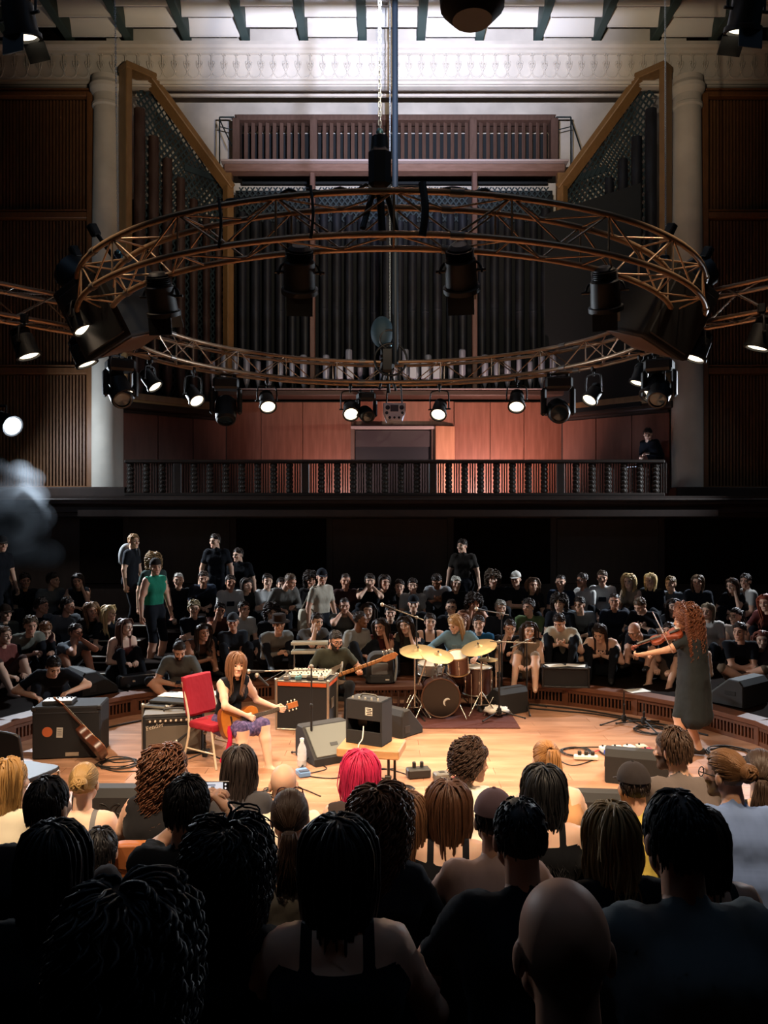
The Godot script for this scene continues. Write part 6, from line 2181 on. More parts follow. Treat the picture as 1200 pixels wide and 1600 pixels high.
	sc.tube(curve([Vector3(-1.66, 0.52, -8.2), Vector3(-1.6, 0.36, -8.12), Vector3(-1.63, 0.2, -8.1), Vector3(-1.7, 0.1, -8.12)], 4), [0.02, 0.022, 0.025, 0.026, 0.026, 0.028, 0.03, 0.03, 0.03, 0.03, 0.028, 0.025, 0.012], 6)
	tag(obj("red_scarf", sc, cloth("a8183a")), "thin red scarf hanging from the singer's chair", "scarf")
	# --- middle group
	mic_stand("microphone boom stand with long horizontal arm right of the singer", Vector3(-0.79, 0, -8.5), 1.02, [Vector3(-1.385, 0.975, -8.45), Vector3(-0.649, 0.966, -8.6)])
	o = thing("second_microphone", "small microphone clipped below the singer's boom arm", "microphone", Vector3(-1.316, 0.899, -8.45))
	microphone(o, Vector3(0, -0.02, 0), Vector3(-0.7, 0.7, 0.1))
	obj("clip", MB.new().rod(Vector3(0.03, -0.03, 0), Vector3(0.24, 0.08, -0.02), 0.005), black_metal, o)
	o = thing("keyboard_case", "black road case with orange rim used as table by the bassist", "case", Vector3(-0.97, 0, -9.85), -0.18)
	road_case(o, Vector3(0.66, 0.62, 0.46), tolex, edge)
	part("orange_rim", Vector3(0, 0.575, 0.236), Vector3(0.62, 0.05, 0.006), orange, o, 0.001)
	part("orange_rim", Vector3(0.336, 0.575, 0), Vector3(0.006, 0.05, 0.42), orange, o, 0.001)
	part("handle_plate", Vector3(0.336, 0.32, 0.02), Vector3(0.008, 0.13, 0.11), edge, o, 0.004)
	o = thing("pedal_mixer", "cream mixer with many knobs on the orange-rimmed case", "mixer", Vector3(-0.94, 0.63, -9.9), -0.18)
	obj("mixer_body", MB.new().prism(PackedVector2Array([Vector2(-0.15, 0), Vector2(0.15, 0), Vector2(0.15, 0.03), Vector2(-0.15, 0.055)]), 0.5, Transform3D(Basis(Vector3(0, 0, 1), Vector3.UP, Vector3(-1, 0, 0)), Vector3.ZERO), 0.006), hexm("c9bfa6", 0.5), o)
	for k in 11:
		for r in 3:
			obj("knob", MB.new().lathe([Vector2(0, 0), Vector2(0.009, 0), Vector2(0.007, 0.018), Vector2(0, 0.018)], 7, Transform3D(Basis(Vector3.RIGHT, 0.18), Vector3(-0.22 + 0.044 * k, 0.052 - 0.008 * r, -0.1 + 0.09 * r))), hexm(["d8d2c4", "3b4a52", "2a2825"][(k + r) % 3], 0.5), o)
	for k in 4:
		o = thing("effect_pedal", ["small grey pedal at the left end of the case top", "small teal pedal on the case top", "small dark pedal at the front of the case top", "small silver pedal at the right end of the case top"][k], "pedal", Vector3(-1.2 + 0.14 * k, 0.63, -9.68 + 0.01 * k), -0.18 + 0.1 * k, "pedals on the case")
		part("pedal_body", Vector3(0, 0.022, 0), Vector3(0.07, 0.044, 0.11), hexm(["8d8b84", "5f8f94", "2c2a28", "b8b4aa"][k], 0.4, 0.4), o, 0.008)
		obj("switch", MB.new().lathe([Vector2(0, 0.044), Vector2(0.01, 0.044), Vector2(0.01, 0.056), Vector2(0, 0.058)], 8, Transform3D(Basis.IDENTITY, Vector3(0, 0, 0.03))), chrome, o)
		obj("knob", MB.new().lathe([Vector2(0, 0.044), Vector2(0.009, 0.044), Vector2(0.008, 0.058), Vector2(0, 0.058)], 8, Transform3D(Basis.IDENTITY, Vector3(0.015, 0, -0.03))), hexm("1a1a1a", 0.5), o)
	wedge("grey-faced wedge monitor between singer and small amplifier", Vector3(-0.62, 0, -8.6), 0.55, 0.56, 0.36, 0.5, "6a6d68")
	bottle("clear plastic bottle standing at the foot of the boom stand", Vector3(-0.87, 0, -8.28), 0.3, Color(0.86, 0.88, 0.9))
	# wooden stool carrying a small amplifier
	o = thing("wooden_stool", "low wooden table with metal legs carrying a small black amplifier", "table", Vector3(-0.12, 0, -7.75), -0.2)
	part("table_top", Vector3(0, 0.36, 0), Vector3(0.62, 0.09, 0.42), wood("b48a5e", 0.5, Vector3(0.6, 2, 2)), o, 0.012)
	for q in [[-0.25, 0.16], [0.2, 0.16], [-0.25, -0.16], [0.2, -0.16]]:
		obj("leg", MB.new().rod(Vector3(q[0], 0.012, q[1]), Vector3(q[0], 0.33, q[1]), 0.014).lathe([Vector2(0, 0), Vector2(0.024, 0), Vector2(0.02, 0.012), Vector2(0, 0.014)], 10, Transform3D(Basis.IDENTITY, Vector3(q[0], 0, q[1]))), hexm("23201d", 0.4, 0.6), o)
	obj("leg_brace", MB.new().rod(Vector3(-0.25, 0.12, 0.16), Vector3(0.2, 0.12, 0.16), 0.008).rod(Vector3(0.17, 0.14, 0.18), Vector3(0.23, 0.14, 0.18), 0.02), hexm("23201d", 0.4, 0.6), o)
	o = thing("small_amplifier", "small black open-backed amplifier standing on the wooden table", "amplifier", Vector3(-0.15, 0.405, -7.8), -0.45)
	var S := Vector3(0.4, 0.44, 0.24)
	obj("cabinet_side", MB.new().box(Vector3(-0.19, 0.22, 0), Vector3(0.02, 0.44, 0.24), 0.006), tolex, o)
	obj("cabinet_side", MB.new().box(Vector3(0.19, 0.22, 0), Vector3(0.02, 0.44, 0.24), 0.006), tolex, o)
	part("cabinet_top", Vector3(0, 0.43, 0), Vector3(0.4, 0.02, 0.24), tolex, o, 0.006)
	part("cabinet_base", Vector3(0, 0.01, 0), Vector3(0.4, 0.02, 0.24), tolex, o, 0.006)
	part("front_baffle", Vector3(0, 0.22, -0.1), Vector3(0.37, 0.41, 0.02), hexm("0b0b0c", 0.8), o)
	part("back_panel", Vector3(0, 0.335, 0.112), Vector3(0.37, 0.18, 0.015), tolex, o, 0.003)
	part("back_panel", Vector3(0, 0.075, 0.112), Vector3(0.37, 0.12, 0.015), tolex, o, 0.003)
	part("rating_plate", Vector3(0.06, 0.335, 0.122), Vector3(0.075, 0.075, 0.004), hexm("d6d3c8", 0.5), o, 0.0)
	for k in 4:
		part("plate_mark", Vector3(0.06 + 0.008 * (k % 2), 0.36 - 0.017 * k, 0.1248), Vector3(0.055, 0.009, 0.002), hexm("26241f", 0.5), o, 0.0)
	obj("speaker_magnet", MB.new().lathe([Vector2(0, -0.02), Vector2(0.05, -0.02), Vector2(0.05, 0.03), Vector2(0.09, 0.04), Vector2(0.13, 0.09), Vector2(0, 0.09)], 20, Transform3D(Basis(Vector3.RIGHT, -PI / 2), Vector3(-0.06, 0.19, 0.0))), hexm("2b2a28", 0.5, 0.4), o)
	obj("handle", MB.new().tube(curve([Vector3(-0.09, 0.44, 0), Vector3(-0.07, 0.47, 0), Vector3(0.07, 0.47, 0), Vector3(0.09, 0.44, 0)], 5), 0.009, 6), hexm("57534b", 0.5, 0.3), o)
	for k in 5:
		obj("knob", MB.new().lathe([Vector2(0, 0.44), Vector2(0.012, 0.44), Vector2(0.009, 0.462), Vector2(0, 0.462)], 8, Transform3D(Basis.IDENTITY, Vector3(-0.14 + 0.07 * k, 0, 0.08))), hexm("aaa498", 0.4, 0.4), o)
	tag(obj("amp_lead", MB.new().tube(curve([Vector3(-0.199, 0.613, -7.6), Vector3(-0.209, 0.518, -7.5), Vector3(-0.243, 0.48, -7.4), Vector3(-0.255, 0.274, -7.4), Vector3(-0.269, 0.013, -7.45)], 5), 0.006, 6), hexm("d6cdbb", 0.5)), "white lead hanging from the back of the small amplifier", "cable")
	wedge("black wedge monitor on end behind the small amplifier", Vector3(0.2, 0, -9.55), 2.4, 0.4, 0.33, 0.4, "26282a")
	# gig bag on a piano bench
	o = thing("piano_bench", "brown bench with spindle legs behind the bass player's neck", "bench", Vector3(0.05, 0, -10.35), 0.05)
	part("bench_seat", Vector3(0, 0.4, 0), Vector3(0.9, 0.06, 0.34), wood("4a2a1c", 0.5, Vector3(0.5, 2, 2)), o, 0.01)
	for q in 10:
		obj("spindle", MB.new().lathe([Vector2(0, 0), Vector2(0.012, 0), Vector2(0.012, 0.1), Vector2(0.02, 0.18), Vector2(0.011, 0.26), Vector2(0.014, 0.37), Vector2(0, 0.37)], 8, Transform3D(Basis.IDENTITY, Vector3(-0.4 + 0.089 * q, 0, 0.13))), wood("3a2016", 0.5, Vector3(2, 2, 2)), o)
	o = thing("gig_bag", "black rounded bag with grey pocket standing on the bench", "bag", Vector3(-0.05, 0.43, -10.38), 0.05)
	obj("bag_body", MB.new().prism(outline([[0.001, 0.42], [0.1, 0.41], [0.17, 0.33], [0.185, 0.1], [0.18, 0.0], [0.001, 0.0]]), 0.16, Transform3D.IDENTITY, 0.03, true), hexm("17181a", 0.85), o)
	part("pocket", Vector3(-0.01, 0.2, 0.085), Vector3(0.22, 0.16, 0.03), hexm("55585a", 0.8), o, 0.012)
	part("lower_pocket", Vector3(0, 0.065, 0.085), Vector3(0.28, 0.11, 0.035), hexm("1d1e20", 0.85), o, 0.012)
	part("patch", Vector3(0.09, 0.06, 0.105), Vector3(0.05, 0.016, 0.003), hexm("b9b5ab", 0.6), o, 0.0)
	obj("strap", MB.new().tube(curve([Vector3(0.1, 0.43, 0.02), Vector3(0.2, 0.38, 0.05), Vector3(0.21, 0.2, 0.06), Vector3(0.19, 0.03, 0.05)], 5), 0.016, 6), hexm("7d8280", 0.7), o)
	# folding keyboard stand or trays behind bassist
	for k in 2:
		var tr := thing("metal_tray", "upper pale tray of the two stacked behind the bassist" if k else "lower pale tray of the two stacked behind the bassist", "tray", Vector3(-1.02, 0.78 + 0.12 * k, -10.75), 0.05, "trays behind the bassist")
		part("tray_plate", Vector3.ZERO, Vector3(0.5, 0.02, 0.3), hexm("b9b39f", 0.4, 0.4), tr, 0.004)
		part("tray_rim", Vector3(0, 0.02, 0.14), Vector3(0.5, 0.03, 0.015), hexm("d8d2c0", 0.4, 0.4), tr, 0.004)
		for q in [-0.22, 0.22]:
			part("tray_leg", Vector3(q, -0.06 if k else -0.385, -0.1), Vector3(0.02, 0.1 if k else 0.77, 0.02), chrome, tr, 0.002)
	build_drums(chrome)
	# --- right group and stands
	mic_stand("tall dark microphone stand right of the drums with pale boom", Vector3(1.49, 0.043, -10.1), 0.98, [Vector3(1.951, 1.02, -10), Vector3.ZERO, 0.12], "microphone stands", false)
	mic_stand("thin microphone stand on tripod before the far kerb", Vector3(1.938, 0.007, -10.6), 0.95, [Vector3(1.688, 0.893, -10.4), Vector3.ZERO, 0.15], "microphone stands", false)
	mic_stand("dark microphone stand with boom over the drummer's left", Vector3(0.433, 0.002, -10.35), 1.3, [Vector3(0.051, 1.45, -10.3), Vector3.ZERO, 0.1])
	mic_stand("dark microphone stand with boom above the drummer's right", Vector3(1.62, 0, -10.75), 1.3, [Vector3(1.321, 1.371, -10.6), Vector3.ZERO, 0.12])
	mic_stand("low microphone stand without arm standing on floor by the kerb", Vector3(3.058, -0.008, -9.95), 0.42, [], "microphone stands", false)
	mic_stand("second low microphone stand next to the violinist", Vector3(3.261, 0.001, -9.8), 0.3, [], "microphone stands", false)
	wedge("black wedge monitor right of the drum kit beside a bottle", Vector3(1.633, 0.007, -10.6), -2.6, 0.5, 0.34, 0.42, "3c403e")
	bottle("small pink-labelled water bottle right of the drum kit", Vector3(1.627, 0.019, -10.45), 0.27, Color(0.85, 0.7, 0.68))
	o = thing("black_trunk", "long black flight case on the terrace beyond the kerb", "case", Vector3(2.53, 0.27, -10.95), -0.12)
	road_case(o, Vector3(0.62, 0.28, 0.34), tolex, hexm("2a2a2b", 0.4, 0.5))
	for k in 2:
		var sh := inst("paper_sheet", MB.new().box(Vector3.ZERO, Vector3(0.26, 0.004, 0.18), 0.001).mesh(), paper, self, Transform3D(Basis(Vector3.UP, 0.2 - 0.5 * k), Vector3(2.4 + 0.28 * k, 0.555, -10.92)))
		tag(sh, "white sheet on the left end of the long black case" if k == 0 else "white sheet on the right end of the long black case", "paper")
	var sh2 := inst("paper_sheet", MB.new().box(Vector3.ZERO, Vector3(0.3, 0.004, 0.2), 0.001).mesh(), paper, self, Transform3D(Basis(Vector3.UP, 0.3), Vector3(3.42, 0.287, -10.55)))
	tag(sh2, "white sheet lying on the kerb left of the violinist", "paper")
	sh2 = inst("paper_sheet", MB.new().box(Vector3.ZERO, Vector3(0.2, 0.004, 0.16), 0.001).mesh(), paper, self, Transform3D(Basis(Vector3.UP, 0.5), Vector3(4.28, 0.287, -10.2)))
	tag(sh2, "white sheet lying on the terrace right of the violinist", "paper")
	wedge("wedge monitor with grey grille at the right edge of the terrace", Vector3(4.5, 0.28, -9.95), -2.5, 0.62, 0.34, 0.5, "5a605e")
	wedge("wedge monitor with grey grille on the left terrace behind the kneeling person", Vector3(-3.95, 0.28, -10.55), 2.3, 0.6, 0.32, 0.5, "3a3d3d")
	o = thing("instrument_case", "black instrument case lying on the terrace behind the kneeling person", "case", Vector3(-3.35, 0.27, -11.0), 0.5)
	obj("case_shell", MB.new().prism(outline([[0.001, 0.4], [0.07, 0.38], [0.09, 0.1], [0.15, -0.1], [0.17, -0.28], [0.1, -0.38], [0.001, -0.4]]), 0.16, Transform3D(Basis(Vector3.RIGHT, PI / 2) * Basis(Vector3(0, 0, 1), 1.4), Vector3(0, 0.09, 0)), 0.03, true), hexm("141416", 0.35), o)
	for k in 3:
		part("case_latch", Vector3(-0.2 + 0.2 * k, 0.1, 0.16 + 0.01 * k), Vector3(0.04, 0.03, 0.02), chrome, o)
	wedge("low black wedge monitor with bird emblem behind the bun hairdo", Vector3(-2.33, 0, -6.85), PI, 0.66, 0.34, 0.44, "", true)
	wedge("low black wedge monitor beside the bearded person's head", Vector3(2.55, 0, -7.9), PI - 0.3, 0.6, 0.33, 0.42)
	wedge("low black wedge monitor with bird emblem between ponytail and cap", Vector3(1.83, 0, -6.75), PI - 0.1, 0.6, 0.33, 0.42, "", true)
	# violinist's pedals
	o = thing("pedal_board", "pedal board with small coloured boxes in front of the violinist", "pedals", Vector3(2.74, 0, -8.7), 0.15)
	part("board_plate", Vector3(0, 0.015, 0), Vector3(0.62, 0.02, 0.3), hexm("3b3431", 0.6), o, 0.004)
	var pc := ["e8e2d6", "2f55b8", "d8d2c4", "b52a3c", "e8e2d6", "3a3a3a", "c9c2b0", "b52a3c"]
	for k in 8:
		part("pedal", Vector3(-0.26 + 0.145 * (k / 2), 0.05, -0.07 + 0.14 * (k % 2)), Vector3(0.11, 0.05, 0.11), hexm(pc[k], 0.45), o, 0.008, Basis(Vector3.UP, 0.2 * sin(k * 2.1)))
		obj("knob", MB.new().lathe([Vector2(0, 0.075), Vector2(0.012, 0.075), Vector2(0.01, 0.09), Vector2(0, 0.09)], 8, Transform3D(Basis.IDENTITY, Vector3(-0.28 + 0.145 * (k / 2), 0, -0.09 + 0.14 * (k % 2)))), hexm("222222", 0.4), o)
	o = thing("power_strip", "white power strip with plugs on the floor left of the pedal board", "power strip", Vector3(2.2, 0, -8.5), -0.1)
	part("strip_body", Vector3(0, 0.03, 0), Vector3(0.26, 0.05, 0.07), hexm("e2dccd", 0.45), o, 0.012)
	for k in 3:
		part("plug", Vector3(-0.07 + 0.07 * k, 0.075, 0), Vector3(0.04, 0.05, 0.035), hexm("22211f", 0.5), o, 0.008)
	# middle floor clutter
	o = thing("power_supply", "black power supply box with leads on the middle of the floor", "power supply", Vector3(0.35, 0, -7.95), 0.2)
	part("supply_box", Vector3(0, 0.05, 0), Vector3(0.24, 0.09, 0.13), hexm("1d1c1b", 0.5), o, 0.012)
	for k in 2:
		part("plug", Vector3(-0.04 + 0.08 * k, 0.12, -0.02), Vector3(0.035, 0.07, 0.035), hexm("151515", 0.5), o, 0.008)
	o = thing("grey_box", "small grey box beside the black power supply", "power supply", Vector3(0.58, 0, -7.85), 0.3)
	part("box_body", Vector3(0, 0.045, 0), Vector3(0.16, 0.08, 0.12), hexm("5c5a55", 0.5), o, 0.012)
	part("box_dial", Vector3(0, 0.088, 0), Vector3(0.06, 0.006, 0.05), hexm("2b2a28", 0.4), o, 0.002)
	o = thing("blue_pedal", "blue effect pedal on the floor behind the bald person's head", "pedal", Vector3(-0.83, 0, -8.0), 0.4)
	part("pedal_body", Vector3(0, 0.03, 0), Vector3(0.12, 0.055, 0.16), hexm("5d84b4", 0.4), o, 0.01)
	part("pedal_plate", Vector3(0, 0.062, 0.04), Vector3(0.1, 0.008, 0.06), hexm("2b3a55", 0.5), o, 0.002)
	o = thing("laptop_stand", "open silver laptop stand lying between pink hair and brown hair", "stand", Vector3(0.52, 0, -7.1), 0.35)
	part("stand_plate", Vector3(0, 0.02, 0), Vector3(0.5, 0.02, 0.3), hexm("a8a49a", 0.4, 0.4), o, 0.006)
	part("stand_rim", Vector3(0, 0.045, -0.14), Vector3(0.5, 0.05, 0.02), hexm("3a3835", 0.5), o, 0.006)
	o = thing("white_cloth", "crumpled white cloth lying right of the bass drum", "cloth", Vector3(1.477, 0.066, -10.3), 0.0)
	var cl := MB.new().ball(Vector3(0, 0.02, 0), Vector3(0.16, 0.06, 0.12), 18, 10)
	for i in cl.v.size():
		cl.v[i] *= 1.0 + 0.22 * sin(i * 1.9) * sin(i * 0.37)
	obj("cloth_folds", cl, cloth("d9d2c6"), o)
	cable("black cable winding from the singer's chair towards the front", [[-1.6, -8.3], [-1.5, -7.9], [-1.75, -7.7], [-1.3, -7.5], [-0.9, -7.65], [-0.6, -7.4]])
	cable("black cable curling round the foot of the boom stand", [[-0.79, -8.45], [-0.6, -8.2], [-0.8, -8.0], [-0.5, -7.9], [-0.3, -8.1], [0.1, -8.2]])
	cable("black cable running from the left cabinet towards the flight case", [[-3.1, -8.6], [-2.9, -8.4], [-2.6, -8.45], [-2.4, -8.2], [-2.75, -8.1], [-3.0, -8.25]])
	cable("black cable from the power supply towards the small amplifier", [[0.3, -7.95], [0.0, -8.2], [-0.2, -8.0], [-0.1, -7.6]])
	cable("thin red cable across the violinist's pedal board", [[3.05, -8.6, 0.03], [2.85, -8.45, 0.06], [2.6, -8.6, 0.09], [2.4, -8.75, 0.02], [2.2, -8.6]], 0.007, hexm("a82434", 0.5))
	cable("black cable looping left of the violinist's pedals", [[2.3, -8.5], [2.0, -8.3], [1.9, -8.6], [2.1, -8.9], [2.5, -8.95], [2.9, -8.9]])
	cable("black cable lying along the far kerb right of the drums", [[1.7, -11.0], [2.2, -10.85], [2.7, -10.6], [3.2, -10.2], [3.6, -9.8], [3.9, -9.4]], 0.012)
	cable("second black cable along the kerb below the black trunk", [[1.9, -10.75], [2.4, -10.55], [2.8, -10.4], [3.3, -10.0], [3.5, -9.7]], 0.01)
	cable("black cable along the left kerb behind the flight case", [[-2.2, -10.6], [-2.8, -10.3], [-3.3, -9.9], [-3.6, -9.5]], 0.012)
	cable("red cable from the grey box towards the kerb", [[0.62, -7.85], [0.8, -8.05], [0.75, -8.25]], 0.006, hexm("8e2430", 0.5))
	coil("coil of black cable left of the violinist's pedal board", Vector3(2.15, 0, -8.75), 0.17, 4, 1)
	coil("coil of black cable beside the black power supply", Vector3(0.15, 0, -7.55), 0.13, 4, 2)
	coil("coil of black cable below the pink hair", Vector3(-1.0, 0, -7.5), 0.15, 4, 3)
	coil("coil of black cable by the far kerb", Vector3(3.3, 0, -9.6), 0.2, 5, 4)
	coil("heap of black cable on the floor right of the violinist", Vector3(3.85, 0, -8.7), 0.24, 6, 5)
	coil("coil of black cable in front of the black cabinet", Vector3(-2.85, 0, -8.35), 0.2, 4, 6)

func build_drums(chrome: Material) -> void:
	var rug := MB.new().box(Vector3(0.85, 0.006, -10.35), Vector3(1.7, 0.012, 1.25), 0.004)
	tag(obj("drum_rug", rug, cloth("4e2c28")), "reddish rug lying under the drum kit", "rug")
	var shell := wood("4a2418", 0.3, Vector3(1, 1, 1), 0.6)
	var skin := hexm("d8cdb8", 0.6)
	var o := thing("bass_drum", "dark bass drum with a white crescent mark on its front", "drum", Vector3(0.74, 0, -10.35))
	var xf := Transform3D(Basis(Vector3.RIGHT, PI / 2), Vector3(0, 0.28, -0.16))
	drum(o, "bass_drum", 0.245, 0.36, xf, shell, hexm("16120f", 0.3), hexm("5a3a28", 0.4), 8)
	obj("crescent_mark", MB.new().tube(arc(Vector3(0.09, 0.22, 0.205), 0.05, 1.0, PI + 0.9, 14), [0.004, 0.009, 0.012, 0.014, 0.015, 0.016, 0.016, 0.016, 0.015, 0.014, 0.013, 0.012, 0.009, 0.006, 0.003], 6), hexm("dcd8ce", 0.5), o)
	for q in [-1.0, 1.0]:
		obj("spur", MB.new().rod(Vector3(0.2 * q, 0.28, 0.1), Vector3(0.33 * q, 0.02, 0.24), 0.008), chrome, o)
	obj("tom_mount", MB.new().rod(Vector3(0.02, 0.52, 0), Vector3(0.06, 0.66, 0), 0.012).box(Vector3(0, 0.53, 0), Vector3(0.08, 0.03, 0.06), 0.006).rod(Vector3(-0.03, 0.52, 0), Vector3(-0.05, 0.68, -0.02), 0.012).ball(Vector3(-0.05, 0.68, -0.02), Vector3(0.03, 0.03, 0.03), 8, 6), chrome, o)
	o = thing("tom_drum", "brown tom drum mounted above the bass drum", "drum", Vector3(0.98, 0.6, -10.3))
	drum(o, "tom", 0.14, 0.24, Transform3D(Basis(Vector3.RIGHT, 0.3) * Basis(Vector3(0, 0, 1), 0.08), Vector3.ZERO), wood("5b3323", 0.3, Vector3(2, 2, 2), 0.5), skin, hexm("9b7a55", 0.35, 0.4), 6)
	o = thing("snare_drum", "pale snare drum left of the drummer's lap", "drum", Vector3(0.62, 0.52, -10.62))
	drum(o, "snare", 0.165, 0.13, Transform3D(Basis(Vector3.RIGHT, 0.12), Vector3.ZERO), hexm("c9c2b6", 0.3, 0.6), skin, chrome, 8)
	obj("snare_stand", MB.new().rod(Vector3(0, 0, 0), Vector3(0, -0.5, 0), 0.012).rod(Vector3(0, -0.2, 0), Vector3(0.2, -0.5, 0.1), 0.008).rod(Vector3(0, -0.2, 0), Vector3(-0.2, -0.5, 0.1), 0.008), chrome, o)
	o = thing("floor_tom", "dark floor tom at the right of the drummer", "drum", Vector3(1.28, 0.22, -10.7))
	drum(o, "floor_tom", 0.19, 0.36, Transform3D.IDENTITY, shell, skin, chrome, 6)
	for k in 3:
		var d := Vector3(cos(TAU * k / 3), 0, sin(TAU * k / 3)) * 0.205
		obj("leg", MB.new().rod(d + Vector3(0, 0.3, 0), d + Vector3(0, -0.2, 0), 0.007), chrome, o)
	var bronze := StandardMaterial3D.new()
	bronze.albedo_color = Color("b39a6e")
	bronze.metallic = 0.7
	bronze.roughness = 0.45
	cymbal("flat cymbal at the far left of the drum kit", Vector3(0.443, 0.894, -10.2), 0.24, Basis(Vector3.RIGHT, 0.22), Vector3(0.401, 0.025, -10.2), bronze)
	cymbal("second cymbal right beside the far left one", Vector3(0.692, 0.863, -10.05), 0.21, Basis(Vector3.RIGHT, 0.3) * Basis(Vector3(0, 0, 1), -0.12), Vector3(0.36, 0, -10.3), bronze, Vector3(0.2, 0, 0.15))
	cymbal("large tilted cymbal at the right of the drum kit", Vector3(1.237, 0.944, -10.2), 0.24, Basis(Vector3.RIGHT, 0.25) * Basis(Vector3(0, 0, 1), 0.25), Vector3(1.283, 0.032, -10.3), bronze)
	cymbal("small cymbal pair below the tilted cymbal", Vector3(1.361, 0.776, -10.25), 0.13, Basis(Vector3.RIGHT, 0.05), Vector3(1.5, 0, -10.45), bronze)
	o = thing("drum_throne", "round black stool under the drummer", "stool", Vector3(0.95, 0, -10.98))
	obj("seat", MB.new().lathe([Vector2(0, 0.44), Vector2(0.16, 0.44), Vector2(0.18, 0.47), Vector2(0.16, 0.51), Vector2(0, 0.52)], 24, Transform3D.IDENTITY, true), hexm("121212", 0.6), o)
	obj("pole", MB.new().rod(Vector3(0, 0.1, 0), Vector3(0, 0.45, 0), 0.016), chrome, o)
	for k in 3:
		var d := Vector3(cos(TAU * k / 3), 0, sin(TAU * k / 3))
		obj("leg", MB.new().rod(Vector3(0, 0.25, 0), d * 0.24 + Vector3(0, 0.01, 0), 0.01), chrome, o)

func hero(d: Dictionary) -> Dictionary:
	d.merge({"head_cell": 0.0042}, true)
	return figure(d, 0.0105)

func build_musicians() -> void:
	# singer, seated, guitar across the lap, face turned to the front
	var turn := 0.85
	var f := hero({"female": 1.0, "hip": 0.1, "lean": 0.16, "hunch": 0.16, "head": [-0.42, 0.06, 0.06], "seed": 21, "skirt": true,
		"hands": [Vector3(0.36, 0.27, 0.38), Vector3(-0.05, 0.26, 0.39)], "poles": [Vector3(0.6, -1, 0.2), Vector3(-1, 0.25, -0.1)],
		"palms": [Vector3(0, 0.2, -1), Vector3(0.2, -0.3, -1)], "curl": [1.1, 0.7],
		"feet": [Vector3(0.12, -0.275, 0.56), Vector3(-0.14, -0.275, 0.46)], "knees": [Vector3(0.1, 1, 0.6), Vector3(-0.1, 1, 0.6)]})
	styles["singer"] = {"locks": 520, "length": 0.46, "thick": 0.0065, "steps": 14, "fringe": 0.05, "wave": 0.006, "line": 0.07}
	var navy := StandardMaterial3D.new()
	navy.albedo_color = Color("8a86b0")
	navy.roughness = 0.85
	navy.albedo_texture = noise_tex("skirt_print", 0.03, 2, Color(0.12, 0.11, 0.3), Color(1, 0.85, 0.9), false, 4.0)
	navy.uv1_triplanar = true
	navy.uv1_scale = Vector3.ONE * 3.0
	var top := Vector3(-1.577, 1.192, -8.4)
	var o := person("singer in black sleeveless top and printed skirt playing an acoustic guitar", f, top, turn, {"shirt": cloth("15161b"), "bare": true, "legs": navy, "shorts": true, "barefoot": true, "style": "singer", "hair": hm("75513a"), "skin": 4})
	var T := o.transform
	var bd := T * Vector3(-0.06, 0.2, 0.3)
	var hs := T * Vector3(0.53, 0.26, 0.42)
	var gy := (hs - bd).normalized()
	var gf := T.basis * Vector3(0, 0.25, 1)
	gf = (gf - gy * gf.dot(gy)).normalized()
	var g := thing("acoustic_guitar", "orange-brown acoustic guitar held by the seated singer", "guitar")
	g.transform = Transform3D(Basis(gy.cross(gf), gy, gf), bd)
	guitar(g, wood("b8702c", 0.3, Vector3(3, 3, 3), 0.6), wood("8a4a20", 0.3, Vector3(3, 3, 3), 0.6), 0.9)
	# bassist
	f = hero({"hip": 0.1, "lean": 0.14, "hunch": 0.2, "head": [0.42, 0.32, 0.05], "beard": 0.6, "seed": 22,
		"hands": [Vector3(0.34, 0.34, 0.3), Vector3(-0.1, 0.28, 0.3)], "poles": [Vector3(0.8, -1, 0.0), Vector3(-1, -0.4, -0.3)],
		"palms": [Vector3(0, 0.3, -1), Vector3(0.2, -0.3, -1)], "curl": [1.2, 0.8],
		"feet": [Vector3(0.16, -0.22, 0.48), Vector3(-0.16, -0.22, 0.48)], "knees": [Vector3(0.3, 1, 0.7), Vector3(-0.3, 1, 0.7)]})
	o = person("bearded bass player in dark olive shirt and glasses, seated", f, Vector3(-0.61, 1.145, -10.2), 0.12, {"shirt": cloth("3f4036"), "legs": cloth("16181c"), "style": "short", "hair": hm("1d1613"), "glasses": hexm("1a1412", 0.3), "skin": 0}, "", true)
	T = o.transform
	bd = T * Vector3(-0.07, 0.26, 0.28)
	hs = T * Vector3(0.5, 0.47, 0.36)
	gy = (hs - bd).normalized()
	gf = T.basis * Vector3(0, 0.3, 1)
	gf = (gf - gy * gf.dot(gy)).normalized()
	g = thing("bass_guitar", "electric bass with pale brown neck held by the bass player", "guitar")
	g.transform = Transform3D(Basis(gy.cross(gf), gy, gf), bd)
	bass_guitar(g)
	obj("shoulder_strap", MB.new().tube(curve([T.affine_inverse() * T * Vector3(0.1, 0.3, 0.22), Vector3(0.12, 0.48, 0.17), Vector3(0.1, 0.56, 0.06), Vector3(0.02, 0.45, -0.1)], 5).map(func(p): return g.transform.affine_inverse() * (T * p)), 0.018, 6), hexm("b9b3a6", 0.6), g)
	part("stool_seat", Vector3(0, -0.03, 0), Vector3(0.36, 0.06, 0.34), hexm("141414", 0.7), thing("bass_stool", "low black stool under the bass player", "stool", T.origin), 0.01)
	# drummer
	f = hero({"hip": 0.1, "lean": 0.2, "hunch": 0.2, "head": [-0.75, 0.42, 0.0], "seed": 23,
		"hands": [Vector3(0.22, 0.3, 0.42), Vector3(-0.3, 0.36, 0.38)], "poles": [Vector3(1, -0.6, -0.3), Vector3(-1, -0.6, -0.3)], "curl": [1.3, 1.3],
		"feet": [Vector3(0.24, -0.34, 0.48), Vector3(-0.24, -0.34, 0.48)], "knees": [Vector3(0.5, 1, 0.7), Vector3(-0.5, 1, 0.7)]})
